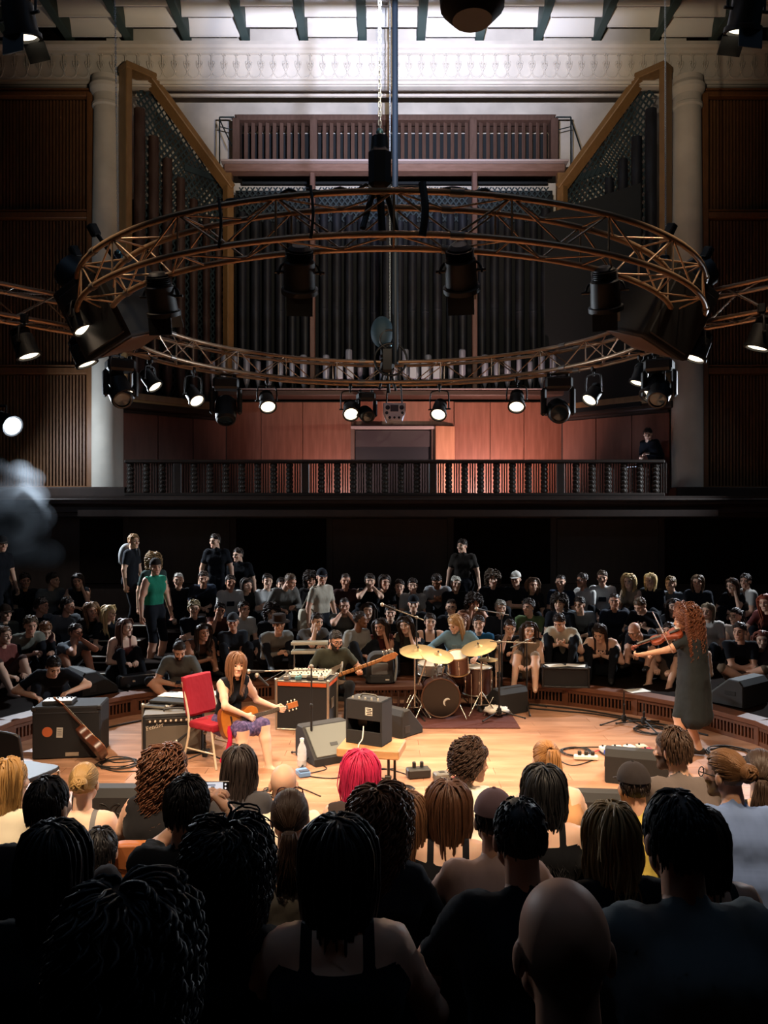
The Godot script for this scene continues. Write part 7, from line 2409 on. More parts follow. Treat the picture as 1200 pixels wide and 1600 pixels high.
	styles["drummer"] = {"locks": 400, "length": 0.33, "thick": 0.0065, "steps": 12, "wave": 0.005}
	o = person("drummer with long fair hair in blue denim shirt looking down", f, Vector3(0.96, 1.259, -10.85), 0.0, {"shirt": cloth("6a8794"), "long": true, "legs": cloth("16181c"), "style": "drummer", "hair": hm("a07c52"), "skin": 1})
	T = o.transform
	for i in 2:
		var st := MB.new()
		var a: Vector3 = T * f.wrists[i] * Vector3(0, -0.07, -0.02)
		st.tube([a + Vector3(0, -0.03, -0.1), a + [Vector3(0.12, -0.02, 0.28), Vector3(-0.05, 0.0, 0.3)][i]], [0.008, 0.005], 6)
		tag(obj("drum_stick", st, hexm("d2b184", 0.5)), "wooden drum stick in the drummer's hand near the tom" if i == 0 else "wooden drum stick in the drummer's hand near the left cymbals", "drum stick")
	for q in [-0.065, 0.065]:
		var pk := part("shirt_pocket", f.chest + f.spine * Vector3(q, 0.0, 0.112), Vector3(0.07, 0.075, 0.012), cloth("7391a0"), o, 0.004, f.spine)
		part("pocket_flap", f.chest + f.spine * Vector3(q, 0.03, 0.12), Vector3(0.074, 0.022, 0.008), cloth("7f9aa2"), pk, 0.003, f.spine)
	# violinist, standing, back half turned to us
	var hem := []
	for q in [[-0.1, 0.0], [0.1, 0.0], [0.0, 0.06], [0.0, -0.07]]:
		hem.append([Vector3(q[0] * 0.9, 1.35, q[1] * 0.8), Vector3(q[0] * 1.5, 0.5, q[1] * 1.3), 0.1, 0.13])
	f = hero({"female": 1.0, "hip": 0.93, "lean": 0.06, "hunch": 0.1, "head": [0.25, 0.12, 0.18], "seed": 24, "gown": hem,
		"hands": [Vector3(0.2, 1.22, 0.56), Vector3(-0.16, 1.18, 0.4)], "poles": [Vector3(0.5, -1, 0.1), Vector3(-1, -0.8, 0)],
		"palms": [Vector3(-0.6, 0.7, 0), Vector3(0.3, -0.4, 0)], "curl": [1.2, 1.0],
		"feet": [Vector3(0.1, 0.08, 0.14), Vector3(-0.12, 0.08, -0.08)], "knees": [Vector3(0.1, 0, 1), Vector3(-0.1, 0, 1)]})
	styles["violinist"] = {"locks": 620, "length": 0.52, "thick": 0.0058, "steps": 36, "curl": 0.016, "puff": 0.9, "volume": 1.24, "gather": -0.6}
	var vt := -1.85
	o = person("violinist with long curly auburn hair in a loose black dress", f, Vector3(3.28, 1.628, -8.55), vt, {"shirt": cloth("262a2c"), "legs": cloth("262a2c"), "shorts": true, "shoes": hexm("241c18", 0.6), "style": "violinist", "hair": hm("6d4029"), "skin": 1}, "", false, 0.935)
	T = o.transform
	var chin: Vector3 = T * (f.head * Vector3(0.05, -0.12, 0.08))
	hs = T * Vector3(0.16, 1.3, 0.62)
	gy = (hs - chin).normalized()
	gf = Vector3(0.1, 1, 0.35)
	gf = (gf - gy * gf.dot(gy)).normalized()
	g = thing("violin", "reddish brown violin under the violinist's chin", "violin")
	g.transform = Transform3D(Basis(gy.cross(gf), gy, gf), chin + gy * 0.14)
	violin(g)
	var bow := thing("violin_bow", "thin pale violin bow crossing the violin strings", "violin bow")
	var bc := g.transform * Vector3(0, 0.02, 0.06)
	var bx := (g.transform.basis.x + Vector3(0, 0.25, 0)).normalized()
	obj("bow_stick", MB.new().tube([bc - bx * 0.32, bc + gf * 0.012, bc + bx * 0.36], 0.005, 6), hexm("6a3a20", 0.4), bow)
	obj("bow_hair", MB.new().tube([bc - bx * 0.31 - gf * 0.015, bc + bx * 0.35 - gf * 0.015], 0.003, 5), hexm("e6dcc6", 0.5), bow)
	# person sitting cross-legged on the kerb with a phone
	f = hero({"hip": 0.1, "lean": 0.3, "hunch": 0.35, "head": [0.25, 0.5, 0.0], "beard": 0.5, "seed": 25,
		"hands": [Vector3(0.06, 0.22, 0.34), Vector3(-0.04, 0.22, 0.36)], "poles": [Vector3(1, -0.7, 0.1), Vector3(-1, -0.7, 0.1)], "palms": [Vector3(-0.4, 1, -0.4), Vector3(0.4, 1, -0.4)],
		"feet": [Vector3(0.02, -0.02, 0.42), Vector3(-0.06, -0.02, 0.36)], "knees": [Vector3(1, 0.7, 0.5), Vector3(-1, 0.7, 0.5)], "toes": [Vector3(-1, 0, 0.2), Vector3(1, 0, 0.2)]})
	o = person("person in grey T-shirt with hair bun sitting cross-legged looking at a phone", f, Vector3(-2.719, 0.961, -10.4), 0.1, {"shirt": cloth("565856"), "legs": cloth("1a1b20"), "shorts": true, "barefoot": true, "style": "bun", "hair": hm("241812"), "skin": 0}, "", true)
	var ph := thing("mobile_phone", "dark phone in the hands of the cross-legged person", "phone", o.transform * Vector3(0.02, 0.27, 0.46), 0.2)
	part("phone_body", Vector3.ZERO, Vector3(0.07, 0.012, 0.14), hexm("101114", 0.3), ph, 0.004)
	part("phone_screen", Vector3(0, 0.0075, 0), Vector3(0.062, 0.003, 0.125), hexm("1b2430", 0.2), ph, 0.001)
	# stage hand kneeling beside the black cabinet
	f = hero({"hip": 0.34, "lean": 0.62, "hunch": 0.45, "head": [0.3, 0.55, 0.0], "seed": 26,
		"hands": [Vector3(0.22, 0.46, 0.55), Vector3(-0.2, 0.42, 0.5)], "poles": [Vector3(1, -0.3, -0.3), Vector3(-1, -0.3, -0.3)],
		"feet": [Vector3(0.14, 0.08, -0.28), Vector3(-0.14, 0.08, 0.3)], "knees": [Vector3(0.2, 0, 1), Vector3(-0.2, 1, 1)]})
	o = person("person in black T-shirt kneeling and reaching over the black cabinet", f, Vector3(-3.939, 0.953, -9.35), 0.35, {"shirt": cloth("14161c"), "legs": cloth("17191f"), "style": "short", "hair": hm("1a1310"), "skin": 1}, "", true)
# ---------------------------------------------------------------- audience

# head top x, y, z; pose; extra turn; shirt; legs; hair style; hair; skin; flags; label
# flags: s short trousers or skirt, t strap top, b sleeveless, l long sleeves, c cap, k cap worn backwards, h hat, g glasses, f feet bare
func audience_row(rows: Array, group: String, low: bool) -> void:
	for r in rows:
		var fl: String = r[10]
		var w := {"shirt": cloth(r[5]), "legs": cloth(r[6]), "style": r[7], "hair": hm(r[8]), "skin": r[9], "shorts": fl.contains("s"), "straps": fl.contains("t"), "bare": fl.contains("b"), "long": fl.contains("l"), "barefoot": fl.contains("f")}
		if fl.contains("c") or fl.contains("k"):
			w.cap = cloth(r[8])
			w.cap_back = fl.contains("k")
			w.style = "crop"
			w.hair = hm("2a1d15")
		if fl.contains("m"):
			w.mark = cloth("23262e")
		if fl.contains("h"):
			w.hat = cloth(r[8])
		if fl.contains("g"):
			w.glasses = hexm("17130f", 0.3)
		var at := Vector3(r[0], r[1], r[2])
		var turn: float = atan2(0.2 - at.x, -8.3 - at.z) * 0.7 + r[4]
		person(r[11], pose(r[3], low), at, turn, w, group)

func build_far_audience() -> void:
	var K := "2a1d15"
	var D := "14161b"
	audience_row([
		[-6.335, 1.648, -13.1, "lap_f", 0.3, "2a2320", D, "long", "a9855a", 1, "b", "person with long fair hair in back row at the left edge"],
		[-6.116, 1.653, -13.3, "lap", 0.0, D, D, "quiff", K, 0, "", "person in black T-shirt, back row, second from the left edge"],
		[-5.636, 1.664, -13.3, "look_side", 0.0, "5d5f60", D, "quiff", K, 0, "", "person in grey T-shirt, back row, third from the left edge"],
		[-5.233, 1.653, -13.3, "chin_f", 0.0, D, D, "bob", K, 0, "b", "person in black sleeveless top resting chin, back row beside the aisle"],
		[-3.526, 1.657, -13.4, "lap", -0.2, D, D, "crop", "8a857c", 1, "", "person in dark shirt with grey hair, back row right of the aisle"],
		[-3.074, 1.697, -13.3, "forward", 0.0, "1d2430", D, "short", "3a2a1e", 0, "", "person in navy T-shirt leaning forward below the standing person"],
		[-2.616, 1.632, -13.3, "lap", 0.0, "a9a8a4", "2b2f38", "short", K, 2, "m", "person in white T-shirt with dark print, back row left of the middle"],
		[-2.368, 1.56, -13.5, "lap_f", 0.0, "23211f", D, "bob", K, 1, "l", "person in dark top half hidden right of the printed white T-shirt"],
		[-1.984, 1.653, -13.3, "crossed", 0.4, "a4a4a2", D, "short", K, 1, "", "person in white T-shirt with folded arms behind the grey jumper"],
		[-1.784, 1.563, -13.6, "lap", 0.0, D, D, "short", K, 1, "", "person in black far back between white T-shirt and grey jumper"],
		[-1.261, 1.649, -13.5, "lap", 0.0, "262322", D, "curly", K, 2, "l", "curly haired person far back beside the standing cap wearer"],
		[-0.654, 1.653, -13.3, "lap", 0.0, "3a2624", D, "crop", "3a2c24", 2, "", "person with shaved head in maroon shirt, back row"],
		[-0.24, 1.653, -13.3, "mouth", 0.0, D, D, "short", K, 1, "b", "person holding both hands to the face, back row in the middle"],
		[0.011, 1.616, -13.5, "lap_f", 0.0, "1c1b1d", D, "bob", K, 0, "", "dim person far back right of the one hiding the face"],
		[0.268, 1.53, -13.6, "lap", 0.0, "2a2726", D, "short", K, 1, "", "dim person far back left of the white shirt and vest"],
		[0.491, 1.577, -13.3, "lap", 0.0, "9b9b98", D, "short", K, 1, "", "person in white T-shirt under dark vest, back row middle"],
		[0.883, 1.632, -13.3, "phone", 0.0, "8f9092", "2c2d31", "short", K, 3, "", "person in light shirt with dark lanyard, back row"],
		[1.221, 1.61, -13.3, "lap", 0.3, D, D, "short", "a9a497", 1, "l", "grey-haired person in black, back row above the drummer"],
		[1.853, 1.686, -13.3, "lap", 0.2, D, D, "curly", "4a3a2c", 1, "l", "person with big bushy hair in black, back row"],
		[2.246, 1.686, -13.3, "crossed", 0.2, D, D, "short", "cfcac0", 1, "c", "person in white cap and black T-shirt with folded arms, back row"],
		[2.529, 1.588, -13.3, "lap_f", 0.1, "1e1d20", D, "long", "5a4230", 1, "", "person with long brown hair, back row right of the white cap"],
		[3.009, 1.632, -13.3, "lap", 0.0, "1b2536", D, "crop", K, 0, "", "person in navy T-shirt, back row left of two white T-shirts"],
		[3.38, 1.664, -13.3, "lap", -0.6, "b3b1ac", D, "short", K, 2, "g", "dark-haired person in white T-shirt with hanging sunglasses, back row"],
		[3.717, 1.708, -13.3, "lap", 0.2, "b9b8b4", D, "short", "4a3626", 0, "m", "person in white T-shirt with blue print, back row"],
		[4.175, 1.653, -13.3, "lap_f", -0.5, "8b7a66", "3a3a40", "wavy", "b79a6a", 4, "b", "person with wavy blond hair smiling, back row"],
		[4.535, 1.664, -13.3, "lap", -0.3, D, D, "bob", "c4a878", 4, "l", "person with blond bob in black top, back row"],
		[4.884, 1.61, -13.3, "lap", -0.2, "4d5157", D, "short", "6a553c", 1, "", "person in striped grey T-shirt, back row behind the violinist"],
		[5.342, 1.632, -13.3, "lap", 0.1, "191b22", D, "bob", "4a3624", 0, "", "person in dark shirt with mop of hair right of the violinist's head"],
		[5.864, 1.586, -13.2, "chin_f", 0.0, D, D, "bob", "3a261a", 1, "", "person in black hiding mouth behind hand, back row at the right"],
		[6.067, 1.669, -13.1, "look_side", -0.9, "a19d97", D, "short", K, 0, "", "person in white T-shirt, back row at the right edge"],
	], "far audience, back row", false)
	audience_row([
		[-5.823, 1.274, -12, "lap", 0.2, "454a48", D, "short", K, 0, "c", "person in dark cap and grey shirt, middle row at the left edge"],
		[-5.394, 1.349, -12.3, "look_side", 0.0, "1a1b20", D, "quiff", K, 0, "", "person in black T-shirt, middle row, second from the left edge"],
		[-4.98, 1.349, -12.3, "look_side", -0.1, "565c60", D, "quiff", K, 0, "", "person in grey T-shirt with quiff, middle row left of the aisle"],
		[-4.58, 1.29, -12.2, "chin_f", 0.3, "2b2624", D, "wavy", "6b4f38", 0, "", "person with long wavy brown hair, middle row by the aisle"],
		[-4.29, 1.25, -12.2, "lap_f", 0.3, D, D, "long", "b09468", 1, "", "person with straight blond hair in black, next to the aisle stair"],
		[-2.994, 1.309, -12.3, "crossed", 0.2, "15171c", "2a2a2e", "quiff", "7b6a4c", 1, "", "fair-haired person in black T-shirt with arms on knees, middle row"],
		[-2.592, 1.267, -12.4, "chin", -0.2, "4a2f2c", D, "short", K, 2, "b", "person resting head on raised hand, middle row"],
		[-2.208, 1.299, -12.3, "lap", 0.3, "a8a6a0", "3a3f48", "short", K, 1, "", "person in white T-shirt behind the black cap, middle row"],
		[-1.793, 1.214, -12.5, "lap", 0.0, "1d1c1e", D, "curly", K, 1, "", "dim curly person between white T-shirt and grey jumper"],
		[-0.625, 1.349, -12.3, "mouth", 0.0, "5d5c58", D, "crop", K, 0, "", "person in grey T-shirt with both hands at the mouth, middle row"],
		[-0.254, 1.267, -12.4, "lap_f", -0.4, "201f24", D, "long", K, 1, "", "person with long dark hair leaning right, middle row"],
		[0.103, 1.202, -12.6, "lap", 0.0, "18191d", D, "short", K, 1, "", "dim person behind the microphone boom, middle row"],
		[0.464, 1.389, -12.3, "lap", 0.0, D, D, "short", "17181c", 1, "c", "person in black cap left of the drummer, middle row"],
		[1.059, 1.329, -12.3, "lap", 0.0, "16171b", D, "crop", K, 1, "g", "person with glasses right behind the drummer"],
		[1.432, 1.389, -12.3, "chin", 0.3, "7d5a48", D, "curly", K, 2, "b", "person in tan sleeveless top right above the cymbal, middle row"],
		[1.82, 1.33, -12.2, "lap", 0.4, "23262b", D, "short", "8d887e", 1, "", "grey-haired person in dark T-shirt right of the drums, middle row"],
		[2.279, 1.329, -12.3, "crossed", 0.0, "4a5a3a", D, "quiff", K, 0, "", "person in green T-shirt with folded arms, middle row"],
		[2.785, 1.379, -12.4, "lap", 0.0, "17191f", D, "curly", K, 1, "", "curly-haired person in black between green and grey T-shirts"],
		[3.075, 1.369, -12.3, "forward", 0.1, "5f666c", D, "short", K, 1, "", "person in grey-blue T-shirt leaning forward, middle row"],
		[3.659, 1.409, -12.4, "lap", 0.2, "161a24", D, "crop", K, 2, "", "broad person in navy T-shirt below the white T-shirt with print"],
		[3.905, 1.372, -12, "phone", -0.1, "15151a", "2b2b30", "short", "5a4430", 1, "", "tall person in black T-shirt above the bald one"],
		[4.557, 1.339, -12.3, "lap_f", 0.0, "2a2a2c", D, "long", K, 1, "", "dark person hidden behind the violinist's hair"],
		[4.977, 1.303, -12, "lap", -0.1, "b0aaa2", D, "bob", "6a5a46", 1, "", "person in white T-shirt right of the violinist's curls"],
		[5.41, 1.225, -12, "crossed", 0.0, "8d7f76", D, "tail", K, 1, "b", "person with tied dark hair in pale top, middle row at the right"],
		[5.648, 1.483, -11.6, "chin_f", 0.2, "6a3a38", D, "long", "7d3a24", 1, "", "red-haired person at the right edge"],
	], "far audience, middle row", false)
	audience_row([
		[-5.161, 1.153, -10.6, "lap", 0.3, "6a3a34", "4a3630", "short", "5a4230", 1, "sf", "person in reddish top with bare knees, front row at the left edge"],
		[-4.977, 1.23, -11, "forward", 0.1, "66665c", D, "quiff", "4a3a28", 0, "", "broad person in olive grey T-shirt, front row left"],
		[-4.881, 1.098, -11.3, "forward_down", 0.3, "4a3230", D, "short", "6a4428", 1, "b", "auburn-haired person behind the olive grey T-shirt"],
		[-4.385, 1.117, -11.1, "mouth", 0.3, "5a6066", "3a3a3c", "short", K, 2, "s", "person in grey T-shirt drinking from a cup, front row left"],
		[-3.709, 1.176, -11.2, "lap_f", 0.1, "7a4a44", D, "long", "4a2c1e", 4, "t", "smiling person with long brown hair and bare shoulders, front row"],
		[-2.635, 1.074, -11.4, "forward", 0.3, "5a4038", "4a4038", "long", K, 2, "sb", "person in brown top leaning forward behind the cross-legged one"],
		[-2.244, 1.198, -11.6, "crossed", 0.0, "191b20", D, "short", "3a3a3c", 2, "c", "person in black T-shirt and grey cap behind the singer"],
		[-1.506, 1.213, -11.2, "forward", 0.1, "6b6a66", D, "short", K, 0, "lh", "person in dark hat and rolled grey shirt with clasped hands"],
		[-0.954, 1.246, -11.3, "chin", 0.2, "4a4744", D, "short", K, 1, "", "person in dark grey T-shirt with fist at chin behind the bassist"],
		[-0.346, 1.252, -11.4, "look_side", 0.6, "8c8a84", D, "crop", K, 5, "", "dark-skinned person in white T-shirt right of the bassist"],
		[-0.075, 1.135, -11.5, "chin_f", 0.0, "5a2c2a", D, "long", K, 2, "b", "person in dark red top beside the bass headstock"],
		[0.302, 1.164, -11.5, "chin_f", 0.0, "3a3a34", D, "wavy", K, 1, "b", "person with dark wavy hair resting cheek on hand left of the drums"],
		[0.685, 1.198, -11.6, "lap", 0.2, "15151a", D, "short", K, 1, "t", "person in black tank top left behind the drummer"],
		[1.19, 1.159, -11.9, "lap", 0.1, "3a2a26", D, "bob", "7a4a30", 1, "", "brown-haired person peeping out right behind the drummer"],
		[1.395, 1.182, -11.5, "lap", 0.1, "1c4a68", D, "short", K, 1, "", "person in blue T-shirt behind the tilted cymbal"],
		[1.85, 1.13, -11.4, "chin", 0.2, "1a1a1e", "6a4a3c", "short", K, 1, "s", "person in black T-shirt behind the tall microphone stand"],
		[2.075, 1.13, -11.2, "lap_f", 0.1, "7d6a58", "7d6a58", "long", K, 1, "sbf", "person in light dress with bare legs, front row"],
		[2.519, 1.218, -11.3, "phone", 0.1, "b4ab98", D, "short", K, 1, "", "person in cream T-shirt looking at own hands above the black trunk"],
		[3.075, 1.075, -11.2, "phone", 0.2, "3a2c2a", D, "bob", K, 1, "t", "person in strap top holding a phone right of the black trunk"],
		[3.553, 1.103, -11.2, "forward_down", -0.1, "15171b", "1d1d22", "", K, 0, "s", "bald person in black T-shirt and shorts, front row"],
		[4.094, 1.121, -11.2, "lap", -0.1, "23262a", "6a584c", "short", K, 1, "sf", "person with bare legs mostly hidden by the violinist"],
		[4.48, 0.992, -11.2, "lap_f", 0.1, "7a6a5c", "5a5048", "bob", K, 1, "sb", "person in pale sleeveless top hidden right of the violinist's back"],
		[5.271, 1.047, -10.9, "lap_f", 0.1, "4a3a40", "3a3030", "long", "6a3424", 1, "s", "person in dark top, front row at the right edge"],
	], "far audience, front row", true)
	audience_row([[4.899, 1.184, -10.75, "legs_crossed", 0.5, "15171c", "6a5a4a", "short", K, 0, "s", "person in black T-shirt sitting cross-legged with folded arms at the right"]], "far audience, front row", true)
	# standing figures
	var st := [
		[-6.166, 2.308, -12.6, "stand", 0.6, D, D, "short", "2a2a2c", 1, "c", "person in black standing at the left edge, cut by the frame"],
		[-4.295, 2.327, -13.4, "stand", 0.9, "16181d", D, "short", "8a6a48", 1, "", "person in black with grey backpack standing in the aisle"],
		[-3.836, 1.997, -13, "stand", 0.3, "2c3a36", D, "curly", "8a6c48", 1, "", "person with fair curly hair standing behind the green shirt"],
		[-3.511, 1.982, -12, "stand", 0.5, "1c6a52", "14161c", "short", "2a2420", 0, "kbs", "person in green sleeveless shirt and backward cap standing in the aisle"],
		[-2.986, 2.315, -13.8, "stand", -0.3, D, D, "short", K, 1, "", "person in black T-shirt standing at the back wall"],
		[-2.654, 2.048, -14.2, "stand", -0.3, "101216", D, "short", K, 1, "", "dim person standing at the back wall beside the black T-shirt"],
		[1.42, 2.211, -14.2, "stand", 0.0, "2a2622", D, "short", K, 1, "", "dim person in light shirt standing at the back wall above the drummer"],
		[-1.477, 1.698, -12.6, "stand_drink", 0.2, "5d5b57", D, "crop", "5a4636", 0, "l", "person in grey knitted jumper standing bent over a cup"],
		[-0.994, 1.788, -12.5, "stand", 0.6, "a39a8a", D, "short", "1c1e24", 0, "c", "person in cream shirt and dark cap standing in the rows"],
	]
	audience_row(st, "standing audience", false)
	var bag := thing("backpack", "grey backpack on the back of the person in the aisle", "backpack", Vector3(-4.432, 1.95, -13.45), 0.9)
	obj("bag_body", MB.new().ball(Vector3.ZERO, Vector3(0.15, 0.21, 0.1), 16, 12).box(Vector3(0, -0.05, -0.09), Vector3(0.2, 0.2, 0.06), 0.03), cloth("8d8f90"), bag)
	obj("strap", MB.new().tube(curve([Vector3(0.08, 0.18, 0.05), Vector3(0.1, 0.22, 0.15), Vector3(0.1, 0.0, 0.22)], 4), 0.015, 6), cloth("4a4c4e"), bag)
	bag = thing("shoulder_bag", "cream cloth bag hanging at the hip of the cap wearer", "bag", Vector3(-1.24, 0.992, -12.4), 0.3)
	obj("bag_body", MB.new().prism(outline([[0.001, 0.17], [0.1, 0.16], [0.13, 0.0], [0.12, -0.18], [0.001, -0.2]]), 0.09, Transform3D.IDENTITY, 0.03, true), cloth("b0a794"), bag)
	obj("strap", MB.new().tube(curve([Vector3(-0.08, 0.15, 0), Vector3(0.1, 0.5, 0.02), Vector3(0.16, 0.56, 0.0)], 4), 0.012, 6), cloth("8d8474"), bag)
	# technician in the gallery
	person("person in black on the organ gallery looking down at a lit screen", pose("stand_drink"), Vector3(5.201, 4.354, -15.4), -1.0, {"shirt": cloth(D), "long": true, "legs": cloth("15161a"), "style": "short", "hair": hm(K), "skin": 1}, "", false, 0.96)
	var lap := thing("lit_tablet", "small lit screen lying before the person on the gallery", "tablet", Vector3(4.95, 3.58, -15.45), -1.0)
	part("tablet_body", Vector3.ZERO, Vector3(0.24, 0.012, 0.17), black_metal, lap, 0.003)
	inst("tablet_screen", MB.new().box(Vector3(0, 0.008, 0), Vector3(0.22, 0.004, 0.15)).mesh(), glow("cfe0ff", 3.0), lap)
	part("tablet_stand", Vector3(0, -0.42, 0.05), Vector3(0.03, 0.82, 0.03), black_metal, lap)
	spot("tablet_light", lap.position + Vector3(0, 0.03, 0), lap.position + Vector3(-0.05, 1, 0), Color(0.8, 0.88, 1.0), 0.35, 75.0, 0.1)

func near_person(label: String, at: Vector3, nm: String, turn: float, shirt: String, style: String, hair_c: String, skin: int, flags := "", extra := {}) -> Node3D:
	var w := {"shirt": cloth(shirt), "legs": cloth("1b1c22"), "style": style, "hair": hm(hair_c), "skin": skin, "straps": flags.contains("t"), "bare": flags.contains("b"), "long": flags.contains("l")}
	w.merge(extra, true)
	return person(label, pose(nm, false, true), at, PI + turn, w, "near audience", true)

func build_near_audience() -> void:
	styles["bun_low"] = {"locks": 90, "length": 0.22, "thick": 0.011, "steps": 7, "tie": "bun", "knot": Vector3(0, 0.03, -0.125)}
	styles["bun_high"] = {"locks": 90, "length": 0.24, "thick": 0.011, "steps": 7, "tie": "bun", "knot": Vector3(0, 0.08, -0.12), "knot_size": 0.8}
	styles["updo"] = {"locks": 170, "length": 0.085, "thick": 0.009, "steps": 10, "curl": 0.014, "puff": 1.3, "volume": 1.06, "line": 0.075, "near_steps": 14, "low": -0.03}
	styles["pink"] = {"locks": 110, "length": 0.4, "thick": 0.012, "steps": 10, "wave": 0.014, "near_steps": 13, "volume": 1.05}
	styles["very_long"] = {"locks": 110, "length": 0.85, "thick": 0.012, "steps": 10, "wave": 0.007, "near_steps": 20, "gather": 1.6}
	styles["black_wave"] = {"locks": 100, "length": 0.72, "thick": 0.013, "steps": 12, "wave": 0.028, "near_steps": 22, "volume": 1.08}
	styles["ash_wave"] = {"locks": 110, "length": 0.66, "thick": 0.012, "steps": 12, "wave": 0.024, "near_steps": 22, "volume": 1.04}
	styles["curly_soft"] = {"locks": 150, "length": 0.24, "thick": 0.01, "steps": 14, "curl": 0.01, "puff": 0.7, "volume": 1.1, "near_steps": 18}
	styles["tail_low"] = {"locks": 90, "length": 0.24, "thick": 0.011, "steps": 7, "tie": "tail", "tail": 0.3, "knot": Vector3(0, -0.02, -0.125)}
	styles["tail_high"] = {"locks": 90, "length": 0.24, "thick": 0.011, "steps": 7, "tie": "tail", "tail": 0.42, "knot": Vector3(0, 0.09, -0.11)}
	near_person("blond person in cream jacket at the left edge", Vector3(-2.065, 1.347, -4.3), "back_turn_f", 0.2, "d9cfb8", "bob", "a07a48", 4, "l")
	near_person("person with fair hair in a messy bun and grey tank top", Vector3(-1.803, 1.19, -4.7), "back_f", 0.1, "6d6c6e", "bun_low", "977748", 4, "t")
	var o := near_person("person with long curly brown hair and orange bag", Vector3(-1.239, 1.343, -4.5), "back_turn_f", -0.1, "1b1a1c", "curly_long", "5a3826", 1, "b")
	var bag := thing("leather_bag", "orange-tan leather bag on the back of the curly-haired person", "bag", o.transform * Vector3(0.0, 0.4, -0.17), 0.0)
	obj("bag_body", MB.new().prism(outline([[0.001, 0.1], [0.11, 0.09], [0.14, 0.0], [0.13, -0.13], [0.001, -0.15]]), 0.09, Transform3D.IDENTITY, 0.025, true), hexm("b06a38", 0.6), bag)
	obj("bag_flap", MB.new().prism(outline([[0.001, 0.1], [0.115, 0.09], [0.13, 0.03], [0.09, -0.02], [0.001, -0.03]]), 0.02, Transform3D(Basis.IDENTITY, Vector3(0, 0, 0.045)), 0.006, true), hexm("a05e30", 0.55), bag)
	near_person("person with dark shoulder-length hair in dark grey T-shirt", Vector3(-0.912, 1.23, -4.9), "back_f", 0.15, "3a393c", "wavy", "241c1a", 0, "")
	near_person("bald person in cream shirt below the singer's feet", Vector3(-0.592, 1.222, -4.6), "back", 0.1, "cfc6b4", "", "3a2c22", 1, "")
	near_person("person with ponytail and red sunglasses on head in grey ruffled top", Vector3(-0.422, 1.455, -3.5), "back_f", 0.1, "8d887e", "tail_low", "3a281c", 1, "t", {"glasses": hexm("4a1418", 0.3), "glasses_up": 0.1})
	near_person("person with bright pink hair in dark brown top", Vector3(-0.136, 1.324, -4.5), "back_f", 0.0, "3a302e", "pink", "c22a52", 4, "b")
	near_person("person with curly brown hair in dark patterned jacket", Vector3(-0.022, 1.526, -3.3), "back_f", -0.1, "24262c", "curly_long", "4a3020", 1, "l")
	near_person("brown-haired person squeezed in right of the curly jacket wearer", Vector3(0.109, 1.3, -3.9), "back_f", 0.0, "2a2628", "long", "5a3c28", 1, "l")
	near_person("person with very long straight brown hair and open-backed black top", Vector3(0.323, 1.361, -3.9), "back_f", -0.1, "17171b", "very_long", "4a2e1e", 4, "t", {"glasses": hexm("17130f", 0.3), "glasses_up": 0.1})
	near_person("person in white T-shirt with dark curly updo, face to the right", Vector3(0.539, 1.291, -4.8), "back_profile_f", 0.0, "ded6c6", "updo", "38261c", 1, "")
	near_person("person with blond ponytail and tan backless dress", Vector3(0.995, 1.295, -4.8), "back_f", 0.1, "c89468", "tail_high", "9a6c3e", 4, "t")
	near_person("person with long wavy black hair and bare shoulders", Vector3(0.84, 1.366, -4.1), "back_f", -0.15, "121316", "black_wave", "141416", 4, "t")
	near_person("person in mauve cap and pinkish T-shirt", Vector3(0.479, 1.482, -3.4), "back", -0.1, "a58a80", "crop", "2a1d15", 0, "", {"cap": cloth("7d666a"), "cap_back": false})
	near_person("dark silhouetted person in black T-shirt left of the bald head", Vector3(0.426, 1.804, -2.45), "back_big", 0.05, "101218", "crop", "121012", 2, "")
	near_person("bald person closest to us, dark shiny head", Vector3(0.305, 2.079, -1.33), "back_big", 0.0, "101218", "", "241c18", 2, "")
	near_person("person with long ash-blond waves in black top", Vector3(0.902, 1.544, -3.1), "back_f", 0.1, "15151a", "ash_wave", "8d744e", 1, "")
	near_person("person in dark cap and yellow T-shirt", Vector3(1.371, 1.311, -4.3), "back", 0.1, "b9a450", "crop", "241a14", 0, "", {"cap": cloth("2f2a2a"), "cap_back": false})
	near_person("bearded person in brown-grey T-shirt, face turned left", Vector3(1.697, 1.422, -4.6), "back_turn", 0.0, "5d5450", "quiff", "3a281c", 1, "")
	near_person("big dark person in grey T-shirt at the right front", Vector3(0.768, 1.967, -2.05), "back_big", 0.05, "5a6062", "short", "0f0e10", 2, "")
	near_person("bearded person with hair bun, glasses and light blue T-shirt", Vector3(1.726, 1.499, -3.95), "back_turn", -0.1, "6f85b0", "bun_low", "6a4a2e", 0, "", {"glasses": hexm("17130f", 0.3)})
	near_person("person with dark hair and black straps at the right edge", Vector3(2.121, 1.362, -4.4), "back_f", -0.4, "17171b", "tail_low", "33241a", 4, "t")
	near_person("person whose bare shoulder shows right of the big dark head", Vector3(1.25, 1.526, -3.1), "back_f", 0.0, "2a2628", "long", "2a1d15", 0, "t")
	near_person("dark-haired person holding a phone to the ear at the left", Vector3(-1.423, 1.58, -3.3), "back_ear", -0.1, "14161c", "short", "151214", 1, "")
	near_person("dark person with long hair at the left front", Vector3(-1.036, 1.726, -2.45), "back_f", 0.1, "15161a", "long", "141214", 1, "b")
	near_person("small black-haired person low between two others at the left", Vector3(-1.452, 1.087, -4), "back", 0.2, "b4b0a4", "short", "121012", 1, "", {})
	o = near_person("dark-haired person in black T-shirt holding up a phone", Vector3(-0.83, 1.572, -3.3), "back_photo", 0.0, "14171b", "quiff", "151213", 1, "")
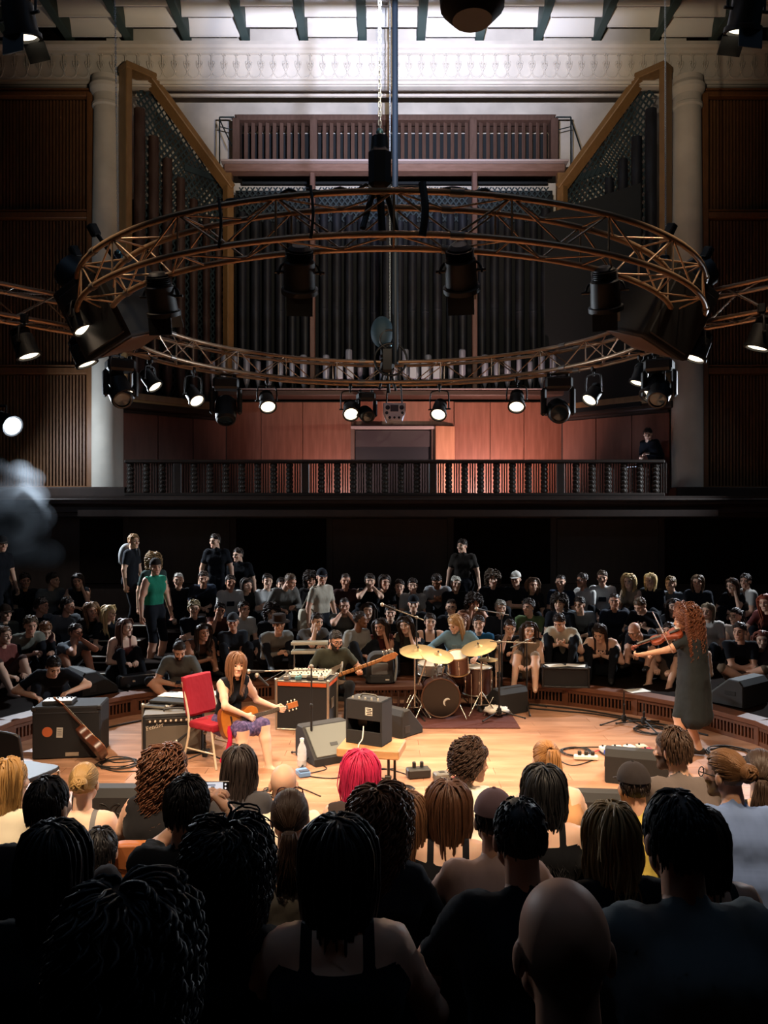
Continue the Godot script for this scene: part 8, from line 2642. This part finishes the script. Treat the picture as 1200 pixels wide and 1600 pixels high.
	var ph := thing("camera_phone", "phone with bright screen held up to film the singer", "phone", o.transform * Vector3(-0.065, 0.765, 0.44), 0.05)
	ph.scale = Vector3.ONE * 0.85
	part("phone_body", Vector3.ZERO, Vector3(0.145, 0.072, 0.009), hexm("0d0e10", 0.3), ph, 0.004)
	part("phone_screen", Vector3(-0.012, 0, 0.006), Vector3(0.1, 0.062, 0.003), glow("c9d2e0", 0.9), ph, 0.0)
	for q in [[-0.045, -0.012, 0.03, 0.02, "5d6a80"], [-0.01, -0.005, 0.02, 0.03, "3a3f4c"], [0.02, -0.016, 0.025, 0.014, "7d8494"], [-0.02, 0.018, 0.05, 0.008, "8a93a8"]]:
		part("screen_image", Vector3(q[0] - 0.006, q[1], 0.008), Vector3(q[2], q[3], 0.001), glow(q[4], 0.5), ph, 0.0)
	for k in 3:
		obj("screen_button", disc(MB.new(), 0.005, 0.002, Vector3(0.052, -0.02 + 0.02 * k, 0.006), 10), glow("e6e9f0", 0.9), ph)
	near_person("dark person with big curly hair, front left of the middle", Vector3(-0.47, 1.752, -2.35), "back_f", 0.05, "121318", "curly_soft", "0f0e10", 2, "b")
	near_person("dark person with long straight hair and strap top in the middle front", Vector3(-0.133, 1.822, -2.25), "back_f", 0.05, "16181e", "long", "1c1512", 1, "t")
	near_person("very dark curly-haired person lowest at the left front", Vector3(-0.498, 1.972, -1.5), "back_f", 0.1, "0e1016", "curly_long", "0c0b0d", 2, "l")

func build_smoke() -> void:
	var m := FogMaterial.new()
	m.albedo = Color(0.9, 0.95, 1.0)
	m.density = 0.055
	var rng := RandomNumberGenerator.new()
	rng.seed = 4
	var o := Node3D.new()
	o.name = "stage_smoke"
	add_child(o)
	tag(o, "cloud of pale smoke below the flood lamp at the left", "smoke", "", "stuff")
	for i in 64:
		var t := i / 64.0
		var size := Vector3(0.62, 0.5, 0.6) * rng.randf_range(0.35, 1.1) * (0.7 + t * 0.8)
		var at := Vector3(-6.5 + clampf(rng.randfn(0.0, 0.26), -0.45, 0.45) + 0.35 * t, 3.3 - 1.2 * t + clampf(rng.randfn(0.0, 0.18), -0.3, 0.3), -13.4 + rng.randfn(0.0, 0.2))
		for k in 4:   # thicker towards the middle of each puff
			var f := FogVolume.new()
			f.name = "smoke_puff"
			f.shape = RenderingServer.FOG_VOLUME_SHAPE_ELLIPSOID
			f.size = size * (1.0 - 0.22 * k)
			f.material = m
			o.add_child(f, true)
			f.position = at
